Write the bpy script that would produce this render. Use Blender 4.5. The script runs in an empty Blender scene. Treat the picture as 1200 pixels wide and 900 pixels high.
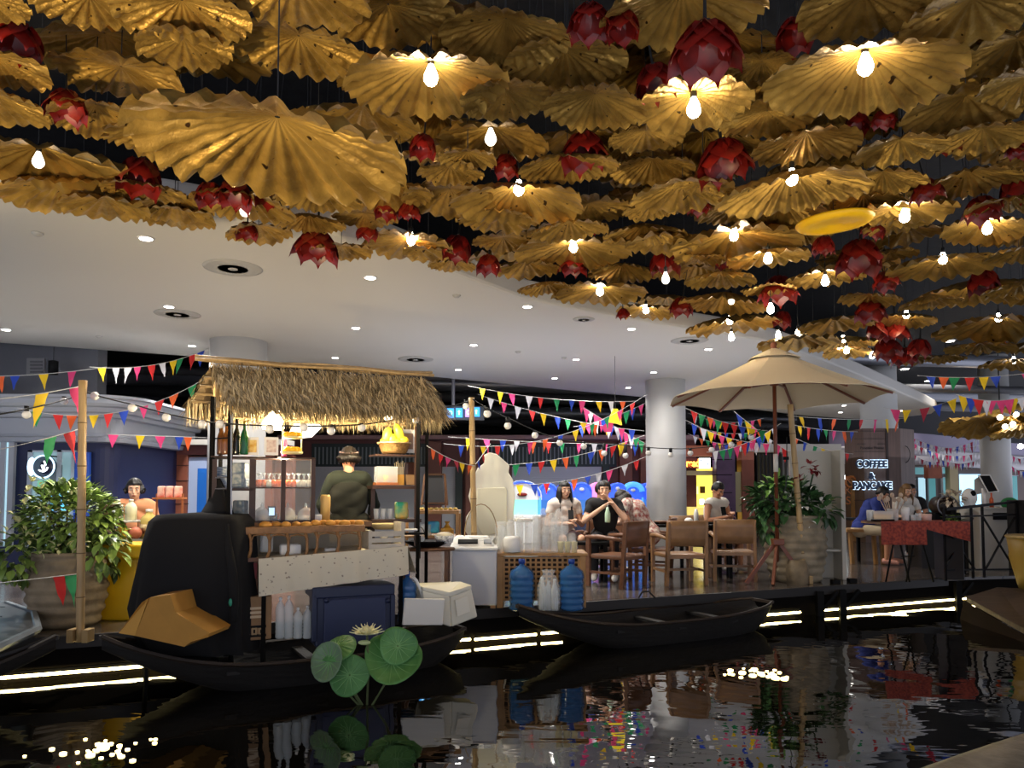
import bpy, bmesh, math, random
from mathutils import Vector, Matrix, Euler
from math import pi, sin, cos, tan, atan2, radians as R
rnd = random.Random(7)
SC = bpy.context.scene
COL = SC.collection

# ---------------------------------------------------------------- camera
F = 873.0; PITCH = R(3.0); CAMZ = 1.5; HY = 578.0
CY = HY - F*tan(PITCH)
cam_d = bpy.data.cameras.new('camera'); cam = bpy.data.objects.new('camera', cam_d); COL.objects.link(cam)
cam_d.sensor_width = 36; cam_d.lens = F/1200*36; cam_d.shift_y = (CY-450)/1200
cam_d.clip_start = .05; cam_d.clip_end = 200
cam.location = (0, 0, CAMZ); cam.rotation_euler = (R(90)+PITCH, 0, 0)
SC.camera = cam
SC.view_settings.view_transform = 'Standard'; SC.view_settings.look = 'None'
SC.view_settings.gamma = 1; SC.view_settings.use_curve_mapping = False
SC.view_settings.exposure = 0.88
SC.cycles.max_bounces = 6; SC.cycles.use_light_tree = True
try: SC.cycles.sample_clamp_indirect = 4.0
except Exception: pass

# ---------------------------------------------------------------- world and large lights
w = bpy.data.worlds.new('hall'); SC.world = w; w.use_nodes = True
bg = w.node_tree.nodes['Background']; bg.inputs[0].default_value = (.80, .84, 1.0, 1); bg.inputs[1].default_value = 0.80

def light(kind, loc, energy, color=(1, 1, 1), target=None, size=.3, spot=60, blend=.6, sy=None):
    d = bpy.data.lights.new(kind.lower()+'_light', kind); d.energy = energy; d.color = color
    if kind == 'AREA':
        d.size = size
        if sy: d.shape = 'RECTANGLE'; d.size_y = sy
    else: d.shadow_soft_size = size
    if kind == 'SPOT': d.spot_size = R(spot); d.spot_blend = blend
    o = bpy.data.objects.new(kind.lower()+'_light', d); COL.objects.link(o); o.location = loc
    if target is not None: o.rotation_euler = (Vector(target)-Vector(loc)).to_track_quat('-Z', 'Y').to_euler()
    return o
WARM = (1, .80, .52); NEUT = (1, .95, .88)
# uplights on the near bank of the pond aimed at the lotus canopy
light('SPOT', (-3.2, .6, .5), 620, (1, .76, .38), (-2.0, 4.2, 3.6), .12, 75, .8)
light('SPOT', (-.6, .8, .4), 35, (1, .84, .6), (-.3, 4.6, 3.6), .12, 75, .8)
light('SPOT', (3.2, 1.2, .4), 55, (1, .86, .62), (2.8, 6.0, 3.7), .12, 75, .8)
light('SPOT', (2.0, 6.2, .2), 60, (1, .82, .45), (1.9, 5.6, 3.7), .10, 60, .8)
# unseen upward area lights added in place of floor bounce on the white ceiling
light('AREA', (-4.5, 9.8, 2.35), 14, (1, .86, .66), (-4.5, 9.8, 4), 7, sy=3)
light('AREA', (1.5, 13.0, 2.35), 34, (.86, .90, 1), (1.5, 13.0, 4), 8, sy=4)
light('AREA', (7.0, 18.0, 2.35), 34, (.84, .88, 1), (7.0, 18.0, 4), 8, sy=4)

# ---------------------------------------------------------------- helpers
def ray(px, py):
    x = (px-600)/F; y = -(py-CY)/F
    return Vector((x, cos(PITCH)-y*sin(PITCH), sin(PITCH)+y*cos(PITCH)))
def P(px, py, D):
    r = ray(px, py); return Vector((0, 0, CAMZ)) + r*(D/r.y)
def G(px, py, z):
    r = ray(px, py); return Vector((0, 0, CAMZ)) + r*((z-CAMZ)/r.z)
def S(px, D): return px*D/F
DECK = .35
WM = {}
def wm(o): return WM.get(o.name, Matrix.Identity(4))
def reg(o, loc, rz=0):
    o.location = loc; o.rotation_euler = (0, 0, rz)
    WM[o.name] = Matrix.Translation(Vector(loc)) @ Matrix.Rotation(rz, 4, 'Z')
def tag(o, label=None, cat=None, group=None, kind=None):
    if label: o['label'] = label
    if cat: o['category'] = cat
    if group: o['group'] = group
    if kind: o['kind'] = kind
    return o
def thing(name, label, cat, loc=(0, 0, 0), rz=0, group=None):
    o = bpy.data.objects.new(name, None); COL.objects.link(o); o.empty_display_size = .1
    reg(o, loc, rz); return tag(o, label, cat, group)
def dup(o, loc=None, rot=None, scale=None, label=None, group=None, parent=None):
    c = o.copy(); COL.objects.link(c)
    if parent: c.parent = parent
    if loc is not None: c.location = loc
    if rot is not None: c.rotation_euler = rot
    if scale is not None: c.scale = scale if hasattr(scale, '__len__') else (scale,)*3
    if label: c['label'] = label
    if group: c['group'] = group
    for ch in o.children: dup(ch, parent=c)
    return c

class MB:
    def __init__(s, smooth=False): s.v = []; s.f = []; s.m = []; s.s = []; s.mi = 0; s.smooth = smooth
    def add(s, vs, fs):
        b = len(s.v); s.v += [tuple(v) for v in vs]
        for f in fs: s.f.append([b+i for i in f]); s.m.append(s.mi); s.s.append(s.smooth)
        return s
    def box(s, c, d, rz=0, rx=0, ry=0):
        M = Matrix.Translation(Vector(c)) @ Euler((rx, ry, rz)).to_matrix().to_4x4()
        vs = [M @ Vector((x*d[0]/2, y*d[1]/2, z*d[2]/2)) for z in (-1, 1) for y in (-1, 1) for x in (-1, 1)]
        return s.add(vs, [(0, 2, 3, 1), (4, 5, 7, 6), (0, 1, 5, 4), (2, 6, 7, 3), (0, 4, 6, 2), (1, 3, 7, 5)])
    def bb(s, a, b):
        a = Vector(a); b = Vector(b); return s.box((a+b)/2, [abs(q) for q in (b-a)])
    def cone(s, a, b, r0, r1=None, n=10, caps=True):
        if r1 is None: r1 = r0
        a = Vector(a); b = Vector(b); d = (b-a).normalized(); q = d.to_track_quat('Z', 'Y').to_matrix()
        vs = []
        for p, r in ((a, r0), (b, r1)):
            for i in range(n):
                t = 2*pi*i/n; vs.append(p+q @ Vector((r*cos(t), r*sin(t), 0)))
        fs = [(i, (i+1) % n, n+(i+1) % n, n+i) for i in range(n)]
        if caps: fs += [tuple(range(n))[::-1], tuple(range(n, 2*n))]
        return s.add(vs, fs)
    def bar(s, a, b, w, h=None):
        h = h or w; a = Vector(a); b = Vector(b); d = b-a
        q = d.to_track_quat('Z', 'Y').to_matrix() if d.length else Matrix.Identity(3)
        if abs(d.normalized().z) < .999:
            z = d.normalized(); x = z.cross(Vector((0, 0, 1))).normalized(); y = x.cross(z)
            q = Matrix((x, y, z)).transposed()
        vs = [p+q @ Vector((sx*w/2, sy*h/2, 0)) for p in (a, b) for sx, sy in ((-1, -1), (1, -1), (1, 1), (-1, 1))]
        return s.add(vs, [(0, 3, 2, 1), (4, 5, 6, 7), (0, 1, 5, 4), (1, 2, 6, 5), (2, 3, 7, 6), (3, 0, 4, 7)])
    def tube(s, pts, r, n=6, closed=False):
        pts = [Vector(p) for p in pts]; N = len(pts); vs = []; rr = r if hasattr(r, '__len__') else [r]*N
        up = None
        for i, p in enumerate(pts):
            if closed: d = pts[(i+1) % N]-pts[i-1]
            else: d = pts[min(i+1, N-1)]-pts[max(i-1, 0)]
            d.normalize()
            if up is None: up = Vector((0, 0, 1)) if abs(d.z) < .9 else Vector((1, 0, 0))
            x = d.cross(up).normalized(); y = x.cross(d).normalized(); up = y
            for k in range(n):
                t = 2*pi*k/n; vs.append(p+x*rr[i]*cos(t)+y*rr[i]*sin(t))
        fs = []
        for i in range(N if closed else N-1):
            j = (i+1) % N
            fs += [(i*n+k, i*n+(k+1) % n, j*n+(k+1) % n, j*n+k) for k in range(n)]
        if not closed: fs += [tuple(range(n))[::-1], tuple((N-1)*n+k for k in range(n))]
        return s.add(vs, fs)
    def lathe(s, c, prof, n=20, sx=1, sy=1):
        c = Vector(c); vs = []
        for r, z in prof:
            for i in range(n):
                t = 2*pi*i/n; vs.append(c+Vector((r*cos(t)*sx, r*sin(t)*sy, z)))
        fs = [(j*n+i, j*n+(i+1) % n, (j+1)*n+(i+1) % n, (j+1)*n+i) for j in range(len(prof)-1) for i in range(n)]
        if prof[0][0] > 1e-4: fs.append(tuple(range(n))[::-1])
        if prof[-1][0] > 1e-4: fs.append(tuple((len(prof)-1)*n+i for i in range(n)))
        return s.add(vs, fs)
    def ball(s, c, r, n=12, m=8):
        if not hasattr(r, '__len__'): r = (r,)*3
        c = Vector(c); vs = [c+Vector((0, 0, -r[2]))]
        for j in range(1, m):
            a = -pi/2+pi*j/m
            for i in range(n):
                t = 2*pi*i/n; vs.append(c+Vector((r[0]*cos(a)*cos(t), r[1]*cos(a)*sin(t), r[2]*sin(a))))
        vs.append(c+Vector((0, 0, r[2]))); L = len(vs)-1
        fs = [(0, 1+(i+1) % n, 1+i) for i in range(n)]
        fs += [(1+j*n+i, 1+j*n+(i+1) % n, 1+(j+1)*n+(i+1) % n, 1+(j+1)*n+i) for j in range(m-2) for i in range(n)]
        fs += [(1+(m-2)*n+i, 1+(m-2)*n+(i+1) % n, L) for i in range(n)]
        return s.add(vs, fs)
    def prism(s, pts, off):
        pts = [Vector(p) for p in pts]; off = Vector(off); n = len(pts)
        return s.add(pts+[p+off for p in pts], [tuple(range(n)), tuple(range(2*n-1, n-1, -1))]+[(i, n+i, n+(i+1) % n, (i+1) % n) for i in range(n)])
    def grid(s, fn, nu, nv, wrap=False):
        vs = [fn(i/nu, j/nv) for j in range(nv+1) for i in range(nu if wrap else nu+1)]
        W_ = nu if wrap else nu+1
        return s.add(vs, [(j*W_+i, j*W_+(i+1) % W_, (j+1)*W_+(i+1) % W_, (j+1)*W_+i) for j in range(nv) for i in range(nu)])
    def sweep(s, path, prof, closed=False):
        # path: plan points (x, y); prof: (outward offset, z)
        N = len(path); vs = []
        for i, p in enumerate(path):
            a = Vector(path[max(i-1, 0)]); b = Vector(path[min(i+1, N-1)]); d = (b-a).normalized(); nrm = Vector((d.y, -d.x))
            for o, z in prof: vs.append((p[0]+nrm.x*o, p[1]+nrm.y*o, z))
        K = len(prof)
        return s.add(vs, [(i*K+k, (i+1)*K+k, (i+1)*K+k+1, i*K+k+1) for i in range(N-1) for k in range(K-1)])
    def build(s, name, mats, parent=None, bevel=0, solid=0, sub=0):
        if not hasattr(mats, '__len__'): mats = [mats]
        me = bpy.data.meshes.new(name)
        o = bpy.data.objects.new(name, me); COL.objects.link(o)
        if parent is None:
            xs = [v[0] for v in s.v]; ys = [v[1] for v in s.v]; zs = [v[2] for v in s.v]
            org = Vector(((min(xs)+max(xs))/2, (min(ys)+max(ys))/2, min(zs))); reg(o, org)
            vs = [(v[0]-org.x, v[1]-org.y, v[2]-org.z) for v in s.v]
        else:
            o.parent = parent; WM[o.name] = wm(parent); Mi = wm(parent).inverted(); vs = [Mi @ Vector(v) for v in s.v]
        me.from_pydata(vs, [], s.f)
        for m in mats: me.materials.append(m)
        me.polygons.foreach_set('material_index', s.m); me.polygons.foreach_set('use_smooth', s.s); me.update()
        if solid: md = o.modifiers.new('solid', 'SOLIDIFY'); md.thickness = solid; md.offset = 0
        if bevel: md = o.modifiers.new('bevel', 'BEVEL'); md.width = bevel; md.segments = 2; md.limit_method = 'ANGLE'
        if sub: md = o.modifiers.new('sub', 'SUBSURF'); md.levels = md.render_levels = sub
        return o
def struct(o): o['kind'] = 'structure'; return o

# ---------------------------------------------------------------- materials
MATS = {}
def mat(name, col, rough=.6, metal=0, em=None, es=1, var=0, vs=8, bump=0, bs=40, trans=0, ior=1.45, alpha=1, stretch=None, island=0, spec=None, col2=None, sss=0):
    if name in MATS: return MATS[name]
    m = bpy.data.materials.new(name); m.use_nodes = True; nt = m.node_tree; N = nt.nodes; L = nt.links
    b = N['Principled BSDF']; MATS[name] = m
    b.inputs['Base Color'].default_value = (*col, 1); b.inputs['Roughness'].default_value = rough; b.inputs['Metallic'].default_value = metal
    b.inputs['IOR'].default_value = ior
    if trans: b.inputs['Transmission Weight'].default_value = trans
    if alpha < 1: b.inputs['Alpha'].default_value = alpha
    if spec is not None: b.inputs['Specular IOR Level'].default_value = spec
    if em: b.inputs['Emission Color'].default_value = (*em, 1); b.inputs['Emission Strength'].default_value = es
    def coords():
        tc = N.new('ShaderNodeTexCoord'); mp = N.new('ShaderNodeMapping'); L.new(tc.outputs['Object'], mp.inputs[0])
        if stretch: mp.inputs['Scale'].default_value = stretch
        return mp.outputs[0]
    if var or col2:
        n = N.new('ShaderNodeTexNoise'); n.inputs['Scale'].default_value = vs; n.inputs['Detail'].default_value = 5; L.new(coords(), n.inputs[0])
        cr = N.new('ShaderNodeValToRGB'); cr.color_ramp.elements[0].position = .35; cr.color_ramp.elements[1].position = .65
        c2 = col2 or [min(1, c*(1+var)) for c in col]
        cr.color_ramp.elements[0].color = (*[c*(1-var) for c in col], 1); cr.color_ramp.elements[1].color = (*c2, 1)
        L.new(n.outputs[0], cr.inputs[0]); L.new(cr.outputs[0], b.inputs['Base Color'])
    if island:
        g = N.new('ShaderNodeNewGeometry'); mx = N.new('ShaderNodeValToRGB')
        mx.color_ramp.elements[0].color = (*[c*(1-island) for c in col], 1); mx.color_ramp.elements[1].color = (*(col2 or [min(1, c*(1+island)) for c in col]), 1)
        L.new(g.outputs['Random Per Island'], mx.inputs[0]); L.new(mx.outputs[0], b.inputs['Base Color'])
    if bump:
        n = N.new('ShaderNodeTexNoise'); n.inputs['Scale'].default_value = bs; n.inputs['Detail'].default_value = 4; L.new(coords(), n.inputs[0])
        bp = N.new('ShaderNodeBump'); bp.inputs['Strength'].default_value = bump; bp.inputs['Distance'].default_value = .02
        L.new(n.outputs[0], bp.inputs['Height']); L.new(bp.outputs[0], b.inputs['Normal'])
    return m
def hexc(h):
    c = [int(h[i:i+2], 16)/255 for i in (0, 2, 4)]; return tuple(x/12.92 if x <= .04045 else ((x+.055)/1.055)**2.4 for x in c)
def M_(name, h, *a, **k): return mat(name, hexc(h), *a, **k)

m_white = M_('white ceiling paint', 'c9c6c0', .55)
m_col = M_('white column paint', 'c8c8c6', .45)
m_dark = M_('black ceiling', '1c1b1c', .8, var=.3)
m_duct = M_('grey duct', '4a4a4e', .5)
m_pipe = M_('silver pipe', '8a8c94', .35, .6)
m_black = M_('black metal', '0d0d0e', .6, spec=.15)
m_glowW = mat('downlight glow', (1, 1, 1), em=(1, .95, .86), es=12)
m_led = mat('led strip glow', (1, .9, .6), em=(1, .80, .34), es=10)
m_socket = M_('black socket', '111111', .5)
m_globe = mat('white festoon globe', (.85, .83, .78), .3)
m_cable = M_('black cable', '151515', .6)

# water with ripples
def water_mat():
    m = bpy.data.materials.new('pond water'); m.use_nodes = True; nt = m.node_tree; N = nt.nodes; L = nt.links
    b = N['Principled BSDF']; b.inputs['Base Color'].default_value = (.0035, .0028, .0018, 1); b.inputs['Roughness'].default_value = .012
    b.inputs['IOR'].default_value = 1.9
    tc = N.new('ShaderNodeTexCoord')
    def noise(sc, sx, sy, det, rz=0):
        mp = N.new('ShaderNodeMapping'); mp.inputs['Scale'].default_value = (sx, sy, 1); mp.inputs['Rotation'].default_value = (0, 0, rz); L.new(tc.outputs['Object'], mp.inputs[0])
        n = N.new('ShaderNodeTexNoise'); n.inputs['Scale'].default_value = sc; n.inputs['Detail'].default_value = det; n.inputs['Roughness'].default_value = .45; L.new(mp.outputs[0], n.inputs[0]); return n.outputs[0]
    def math_(op, a, c):
        n = N.new('ShaderNodeMath'); n.operation = op
        for i, q in enumerate((a, c)):
            if isinstance(q, (int, float)): n.inputs[i].default_value = q
            else: L.new(q, n.inputs[i])
        return n.outputs[0]
    big = noise(1.3, 1, 1, 1.5); mid = noise(4.5, .55, 1.5, 2, .3)
    # circular ripples spreading from the two glint clusters
    rings = None
    for c in ((-2.55, 4.4), (2.0, 6.15)):
        mp = N.new('ShaderNodeMapping'); mp.inputs['Location'].default_value = (-c[0]+WO[0], -c[1]+WO[1], 0); L.new(tc.outputs['Object'], mp.inputs[0])
        ln = N.new('ShaderNodeVectorMath'); ln.operation = 'LENGTH'; L.new(mp.outputs[0], ln.inputs[0]); d = ln.outputs['Value']
        d2 = math_('ADD', d, math_('MULTIPLY', mid, .14))
        wv = math_('SINE', math_('MULTIPLY', d2, 52), 0)
        fade = math_('DIVIDE', .55, math_('ADD', math_('POWER', d, 1.6), .5))
        t = math_('MULTIPLY', wv, fade); rings = t if rings is None else math_('ADD', rings, t)
    h = math_('ADD', math_('ADD', math_('MULTIPLY', big, .7), math_('MULTIPLY', mid, .07)), math_('MULTIPLY', rings, .010))
    bp = N.new('ShaderNodeBump'); bp.inputs['Strength'].default_value = 1; bp.inputs['Distance'].default_value = .022
    L.new(h, bp.inputs['Height']); L.new(bp.outputs[0], b.inputs['Normal'])
    return m
WO = (0, 0)

# deck of dark glossy boards
def deck_mat():
    m = bpy.data.materials.new('dark glossy plank floor'); m.use_nodes = True; nt = m.node_tree; N = nt.nodes; L = nt.links
    b = N['Principled BSDF']; tc = N.new('ShaderNodeTexCoord'); mp = N.new('ShaderNodeMapping'); mp.inputs['Rotation'].default_value = (0, 0, -.4); L.new(tc.outputs['Object'], mp.inputs[0])
    br = N.new('ShaderNodeTexBrick'); br.inputs['Scale'].default_value = 1; br.inputs['Brick Width'].default_value = 1.2; br.inputs['Row Height'].default_value = .2
    br.inputs['Mortar Size'].default_value = .004; br.inputs['Color1'].default_value = (*hexc('6b625c'), 1); br.inputs['Color2'].default_value = (*hexc('514a46'), 1); br.inputs['Mortar'].default_value = (*hexc('141110'), 1)
    L.new(mp.outputs[0], br.inputs[0])
    ns = N.new('ShaderNodeTexNoise'); ns.inputs['Scale'].default_value = 6; ns.inputs['Detail'].default_value = 6
    mp2 = N.new('ShaderNodeMapping'); mp2.inputs['Rotation'].default_value = (0, 0, -.4); mp2.inputs['Scale'].default_value = (.6, 5, 1); L.new(tc.outputs['Object'], mp2.inputs[0]); L.new(mp2.outputs[0], ns.inputs[0])
    mx = N.new('ShaderNodeMixRGB'); mx.blend_type = 'MULTIPLY'; mx.inputs[0].default_value = .6; L.new(br.outputs[0], mx.inputs[1]); L.new(ns.outputs[0], mx.inputs[2]); L.new(mx.outputs[0], b.inputs['Base Color'])
    b.inputs['Roughness'].default_value = .16
    bp = N.new('ShaderNodeBump'); bp.inputs['Strength'].default_value = .15; bp.inputs['Distance'].default_value = .01; L.new(ns.outputs[0], bp.inputs['Height']); L.new(bp.outputs[0], b.inputs['Normal'])
    return m
m_deck = deck_mat()

# ---------------------------------------------------------------- pond, deck
def edgeY(X): return 7.66+.43*X
wb = MB(); wb.grid(lambda u, v: (-9+22*u, 1.0+13*v, 0), 1, 1)
pond = wb.build('pond_water', None or [bpy.data.materials.new('tmp')])
WO = (0.0, 0.0)
WO = (pond.location.x, pond.location.y)
pond.data.materials[0] = water_mat(); struct(pond)
bed = MB().box((2, 7.5, -.72), (22, 13, .1)).build('floor', M_('dark pond bed', '0b0a08', .9)); struct(bed)
fl = MB(); X0, X1 = -9.0, 16.0
fl.prism([(X0, edgeY(X0), DECK-.04), (5.9, edgeY(5.9), DECK-.04), (6.4, 10.35, DECK-.04), (X1, 12.2, DECK-.04), (26, 46, DECK-.04), (-22, 46, DECK-.04), (-22, edgeY(X0), DECK-.04)], (0, 0, .04))
deck = fl.build('floor_deck', m_deck); struct(deck)
fa = MB()
fa.prism([(X0, edgeY(X0)+.05, -.7), (5.9, edgeY(5.9)+.05, -.7), (6.4, 10.40, -.7), (X1, 12.25, -.7), (X1, 12.6, -.7), (5.9, 10.7, -.7), (X0, edgeY(X0)+.5, -.7)], (0, 0, 1.01))
struct(fa.build('trim_1', M_('dark deck fascia', '120f0d', .9, spec=.1)))
# led strips along the foot of the deck edge: (x pixel from, to, y from, to)
def led(pxa, pxb, label, zz=.055):
    pts = []
    for i in range(9):
        px = pxa+(pxb-pxa)*i/8; k = (px-600)/F; Y = 7.66/(1-.43*k); pts.append((k*Y, Y-.02, zz))
    t = thing('led_strip', label, 'light strip', pts[0])
    MB().tube(pts, .013, 6).build('light_tube', m_led, t)
    h = MB()
    h.bar((pts[0][0], pts[0][1]+.02, zz+.03), (pts[-1][0], pts[-1][1]+.02, zz+.03), .03, .02)
    h.build('mounting_rail', m_black, t)
led(-40, 213, 'warm glowing light strip at waterline under leftmost deck edge')
led(517, 552, 'short warm glowing light strip segment just right of the stall boat stern')
led(557, 628, 'warm glowing light strip segment between the two sampans', .05)
led(634, 658, 'shortest warm light strip segment beside left tip of empty sampan')
led(886, 934, 'warm light strip segment beside right end of empty sampan')
led(962, 982, 'tiny warm light strip piece between pier posts below pot')
led(985, 1136, 'long warm glowing light strip below the red table deck edge')
# ---------------------------------------------------------------- ceilings
ZC = 4.0
near = [(-300, 190), (-120, 205), (0, 218), (200, 245), (430, 282), (620, 352), (760, 378), (850, 392), (900, 401), (950, 417), (1000, 437), (1045, 456), (1080, 471), (1098, 480)]
far = [(1092, 485), (1060, 489), (1000, 491), (940, 487), (850, 476), (757, 466), (640, 455), (500, 441), (240, 419), (0, 402), (-200, 388)]
cp = [G(x, y, ZC) for x, y in near+far]
cb = MB().prism([(p.x, p.y, ZC) for p in cp], (0, 0, .28)); wc = struct(cb.build('ceiling', m_white, bevel=.04))
dk = MB().box((2, 20, 6.0), (64, 56, .1)); struct(dk.build('ceiling_atrium', m_dark))
# ducts and pipes above
d_ = MB()
for i, (y, z, r) in enumerate([(16.5, 4.75, .16), (20, 4.6, .12), (24, 5.0, .25), (28, 5.1, .2), (34, 5.2, .3), (39, 5.3, .3)]):
    d_ = MB(True).cone((-20, y-3, z), (26, y+4, z), r, n=12)
    tag(d_.build('ceiling_duct', m_duct if i % 2 else m_pipe), ['silver pipe', 'slim grey duct', 'fat silver duct', 'grey duct', 'wide silver duct', 'wide grey duct'][i]+' running under the black atrium ceiling, '+['nearest', 'second nearest', 'third nearest', 'fourth nearest', 'second farthest', 'farthest'][i]+' of six', 'duct', 'ducts under the black ceiling')
    for k in range(7):
        pass
# ---------------------------------------------------------------- downlights
def downlight_proto():
    t = thing('recessed_downlight', 'x', 'ceiling light')
    MB(True).lathe((0, 0, 0), [(.058, -.008), (.075, -.010), (.082, 0)], 20).build('trim_ring', M_('white light trim', 'dddddd', .4), t)
    MB().lathe((0, 0, 0), [(.058, -.012), (.001, -.014)], 16).build('lens', m_glowW, t)
    return t
dl0 = None
DL = [(171, 279), (198, 359), (434, 325), (618, 359), (7, 386), (225, 405), (417, 384), (555, 404), (740, 385), (393, 419), (537, 433), (675, 421), (650, 443), (766, 436), (736, 454), (830, 409), (935, 478), (989, 475), (985, 483), (1057, 481), (34, 410)]
for px, py in DL:
    z = ZC-.002 if (px, py) != (34, 410) else 4.4
    p = G(px, py, z)
    lab = 'small round lit downlight recessed in the white ceiling'
    if dl0 is None: dl0 = downlight_proto(); dl0['label'] = lab; dl0['group'] = 'downlights in the white ceiling'; t = dl0; t.location = p
    else: t = dup(dl0, p)
    if (px, py) == (34, 410): t['label'] = 'lit downlight under the pipes at far left, beyond the white ceiling'; del t['group']
    light('SPOT', (p.x, p.y, p.z-.03), 50 if px in (766, 736, 740) else 260, NEUT, (p.x, p.y, 0), .05, 150, 1.0)
for px, py in [(1112, 399), (1060, 432), (1088, 446), (1188, 470), (1146, 480), (1091, 489), (1138, 497), ]:
    p = G(px, py, 5.94)
    dup(dl0, p, scale=2.2, label='lit downlight high in the black ceiling above the right-hand tables', group='downlights in the black ceiling')
    if py < 490: light('SPOT', (p.x, p.y, p.z-.05), 350, NEUT, (p.x, p.y, 0), .08, 100, .5)
# round air diffusers
m_dif = M_('diffuser white metal', 'a9a7a2', .5); m_difd = M_('diffuser slot', '3a3835', .8)
t0 = None
for (px, py, wpx), lab in zip([(273, 314, 68), (208, 368, 52), (487, 421, 42), (808, 399, 44), (684, 374, 26)], ['largest round ring air diffuser in the white ceiling at left', 'round ring air diffuser in the ceiling just above the thatched roof left end', 'round ring air diffuser above right end of the thatched roof', 'round ring air diffuser in white ceiling left of the parasol top', 'small flat round diffuser in the middle of the white ceiling']):
    p = G(px, py, ZC-.001); r = S(wpx, p.y)/2
    t = thing('air_diffuser', lab, 'air vent', p)
    MB(True).lathe(p, [(r*.86, -.012), (r, -.004), (r, 0)], 28).build('outer_ring', m_dif, t)
    MB().lathe(p, [(r*.85, -.004), (.001, -.005)], 28).build('dark_slot', M_('diffuser slot grey', '6d6a66', .7), t)
    for q in (.74, .56, .38, .20): MB().lathe(p, [(r*(q-.05), -.014), (r*(q+.06), -.010), (r*(q+.06), -.006)], 28).build('ring', m_dif, t)
    MB(True).lathe(p, [(.001, -.022), (r*.16, -.018), (r*.18, -.006)], 16).build('ring', m_dif, t)
# smoke sensors: tiny
for (px, py), lab in zip([(44, 273), (116, 394), (535, 346), (607, 412), (661, 419)], ['at far left', 'above the left bunting', 'behind the middle lotus leaves', 'in the middle of the white ceiling', 'beside a downlight right of middle']):
    p = G(px, py, ZC)
    tag(MB(True).lathe(p, [(.001, -.035), (.03, -.03), (.05, -.012), (.055, 0)], 16).build('smoke_detector', m_dif), 'small round smoke detector on the white ceiling '+lab, 'smoke detector')
# ---------------------------------------------------------------- columns
def column(name, pxa, pxb, D, ztop, lab):
    a = P(pxa, 500, D); b = P(pxb, 500, D); r = (b.x-a.x)/2; c = Vector(((a.x+b.x)/2, D, 0))
    return struct(MB(True).lathe(c, [(r, DECK), (r, ztop)], 40).build(name, m_col))
column('wall_column', 246, 310, 12.2, ZC+.05, '')
column('wall_column', 757, 803, 16.5, ZC+.05, '')
column('wall_column', 1150, 1181, 24, 5.95, '')
column('wall_column', 1010, 1050, 19, 5.95, '')
# ================================================================ lotus canopy
def gold_mat():
    m = bpy.data.materials.new('gilded leaf'); m.use_nodes = True; nt = m.node_tree; N = nt.nodes; L = nt.links
    b = N['Principled BSDF']; b.inputs['Metallic'].default_value = .65; b.inputs['Roughness'].default_value = .42
    tc = N.new('ShaderNodeTexCoord')
    n1 = N.new('ShaderNodeTexNoise'); n1.inputs['Scale'].default_value = 5; n1.inputs['Detail'].default_value = 6; L.new(tc.outputs['Object'], n1.inputs[0])
    cr = N.new('ShaderNodeValToRGB'); e = cr.color_ramp.elements; e[0].position = .3; e[0].color = (.22, .125, .026, 1); e[1].position = .7; e[1].color = (.60, .37, .085, 1)
    L.new(n1.outputs[0], cr.inputs[0])
    n2 = N.new('ShaderNodeTexNoise'); n2.inputs['Scale'].default_value = 16; n2.inputs['Detail'].default_value = 1; L.new(tc.outputs['Object'], n2.inputs[0])
    c2 = N.new('ShaderNodeValToRGB'); e = c2.color_ramp.elements; e[0].position = .24; e[0].color = (.08, .05, .02, 1); e[1].position = .27; e[1].color = (1, 1, 1, 1); L.new(n2.outputs[0], c2.inputs[0])
    mx = N.new('ShaderNodeMixRGB'); mx.blend_type = 'MULTIPLY'; mx.inputs[0].default_value = 1; L.new(cr.outputs[0], mx.inputs[1]); L.new(c2.outputs[0], mx.inputs[2])
    L.new(mx.outputs[0], b.inputs['Base Color'])
    n3 = N.new('ShaderNodeTexNoise'); n3.inputs['Scale'].default_value = 22; n3.inputs['Detail'].default_value = 4; L.new(tc.outputs['Object'], n3.inputs[0])
    bp = N.new('ShaderNodeBump'); bp.inputs['Strength'].default_value = .5; bp.inputs['Distance'].default_value = .015; L.new(n3.outputs[0], bp.inputs['Height']); L.new(bp.outputs[0], b.inputs['Normal'])
    return m
m_gold = gold_mat()
m_yel = M_('yellow tray paint', 'ffc40a', .55, bump=.2, bs=4)
m_red = M_('red lacquer petal', '62110d', .38, col2=hexc('84190f'), vs=3, var=.15)
m_glass_bulb = mat('lit bulb glass', (1, 1, 1), em=(1, .86, .66), es=44)
m_glass_dim = mat('dim bulb glass', (1, 1, 1), em=(1, .90, .72), es=1.6)
m_wire = M_('thin steel wire', '2a2a2a', .5)

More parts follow.
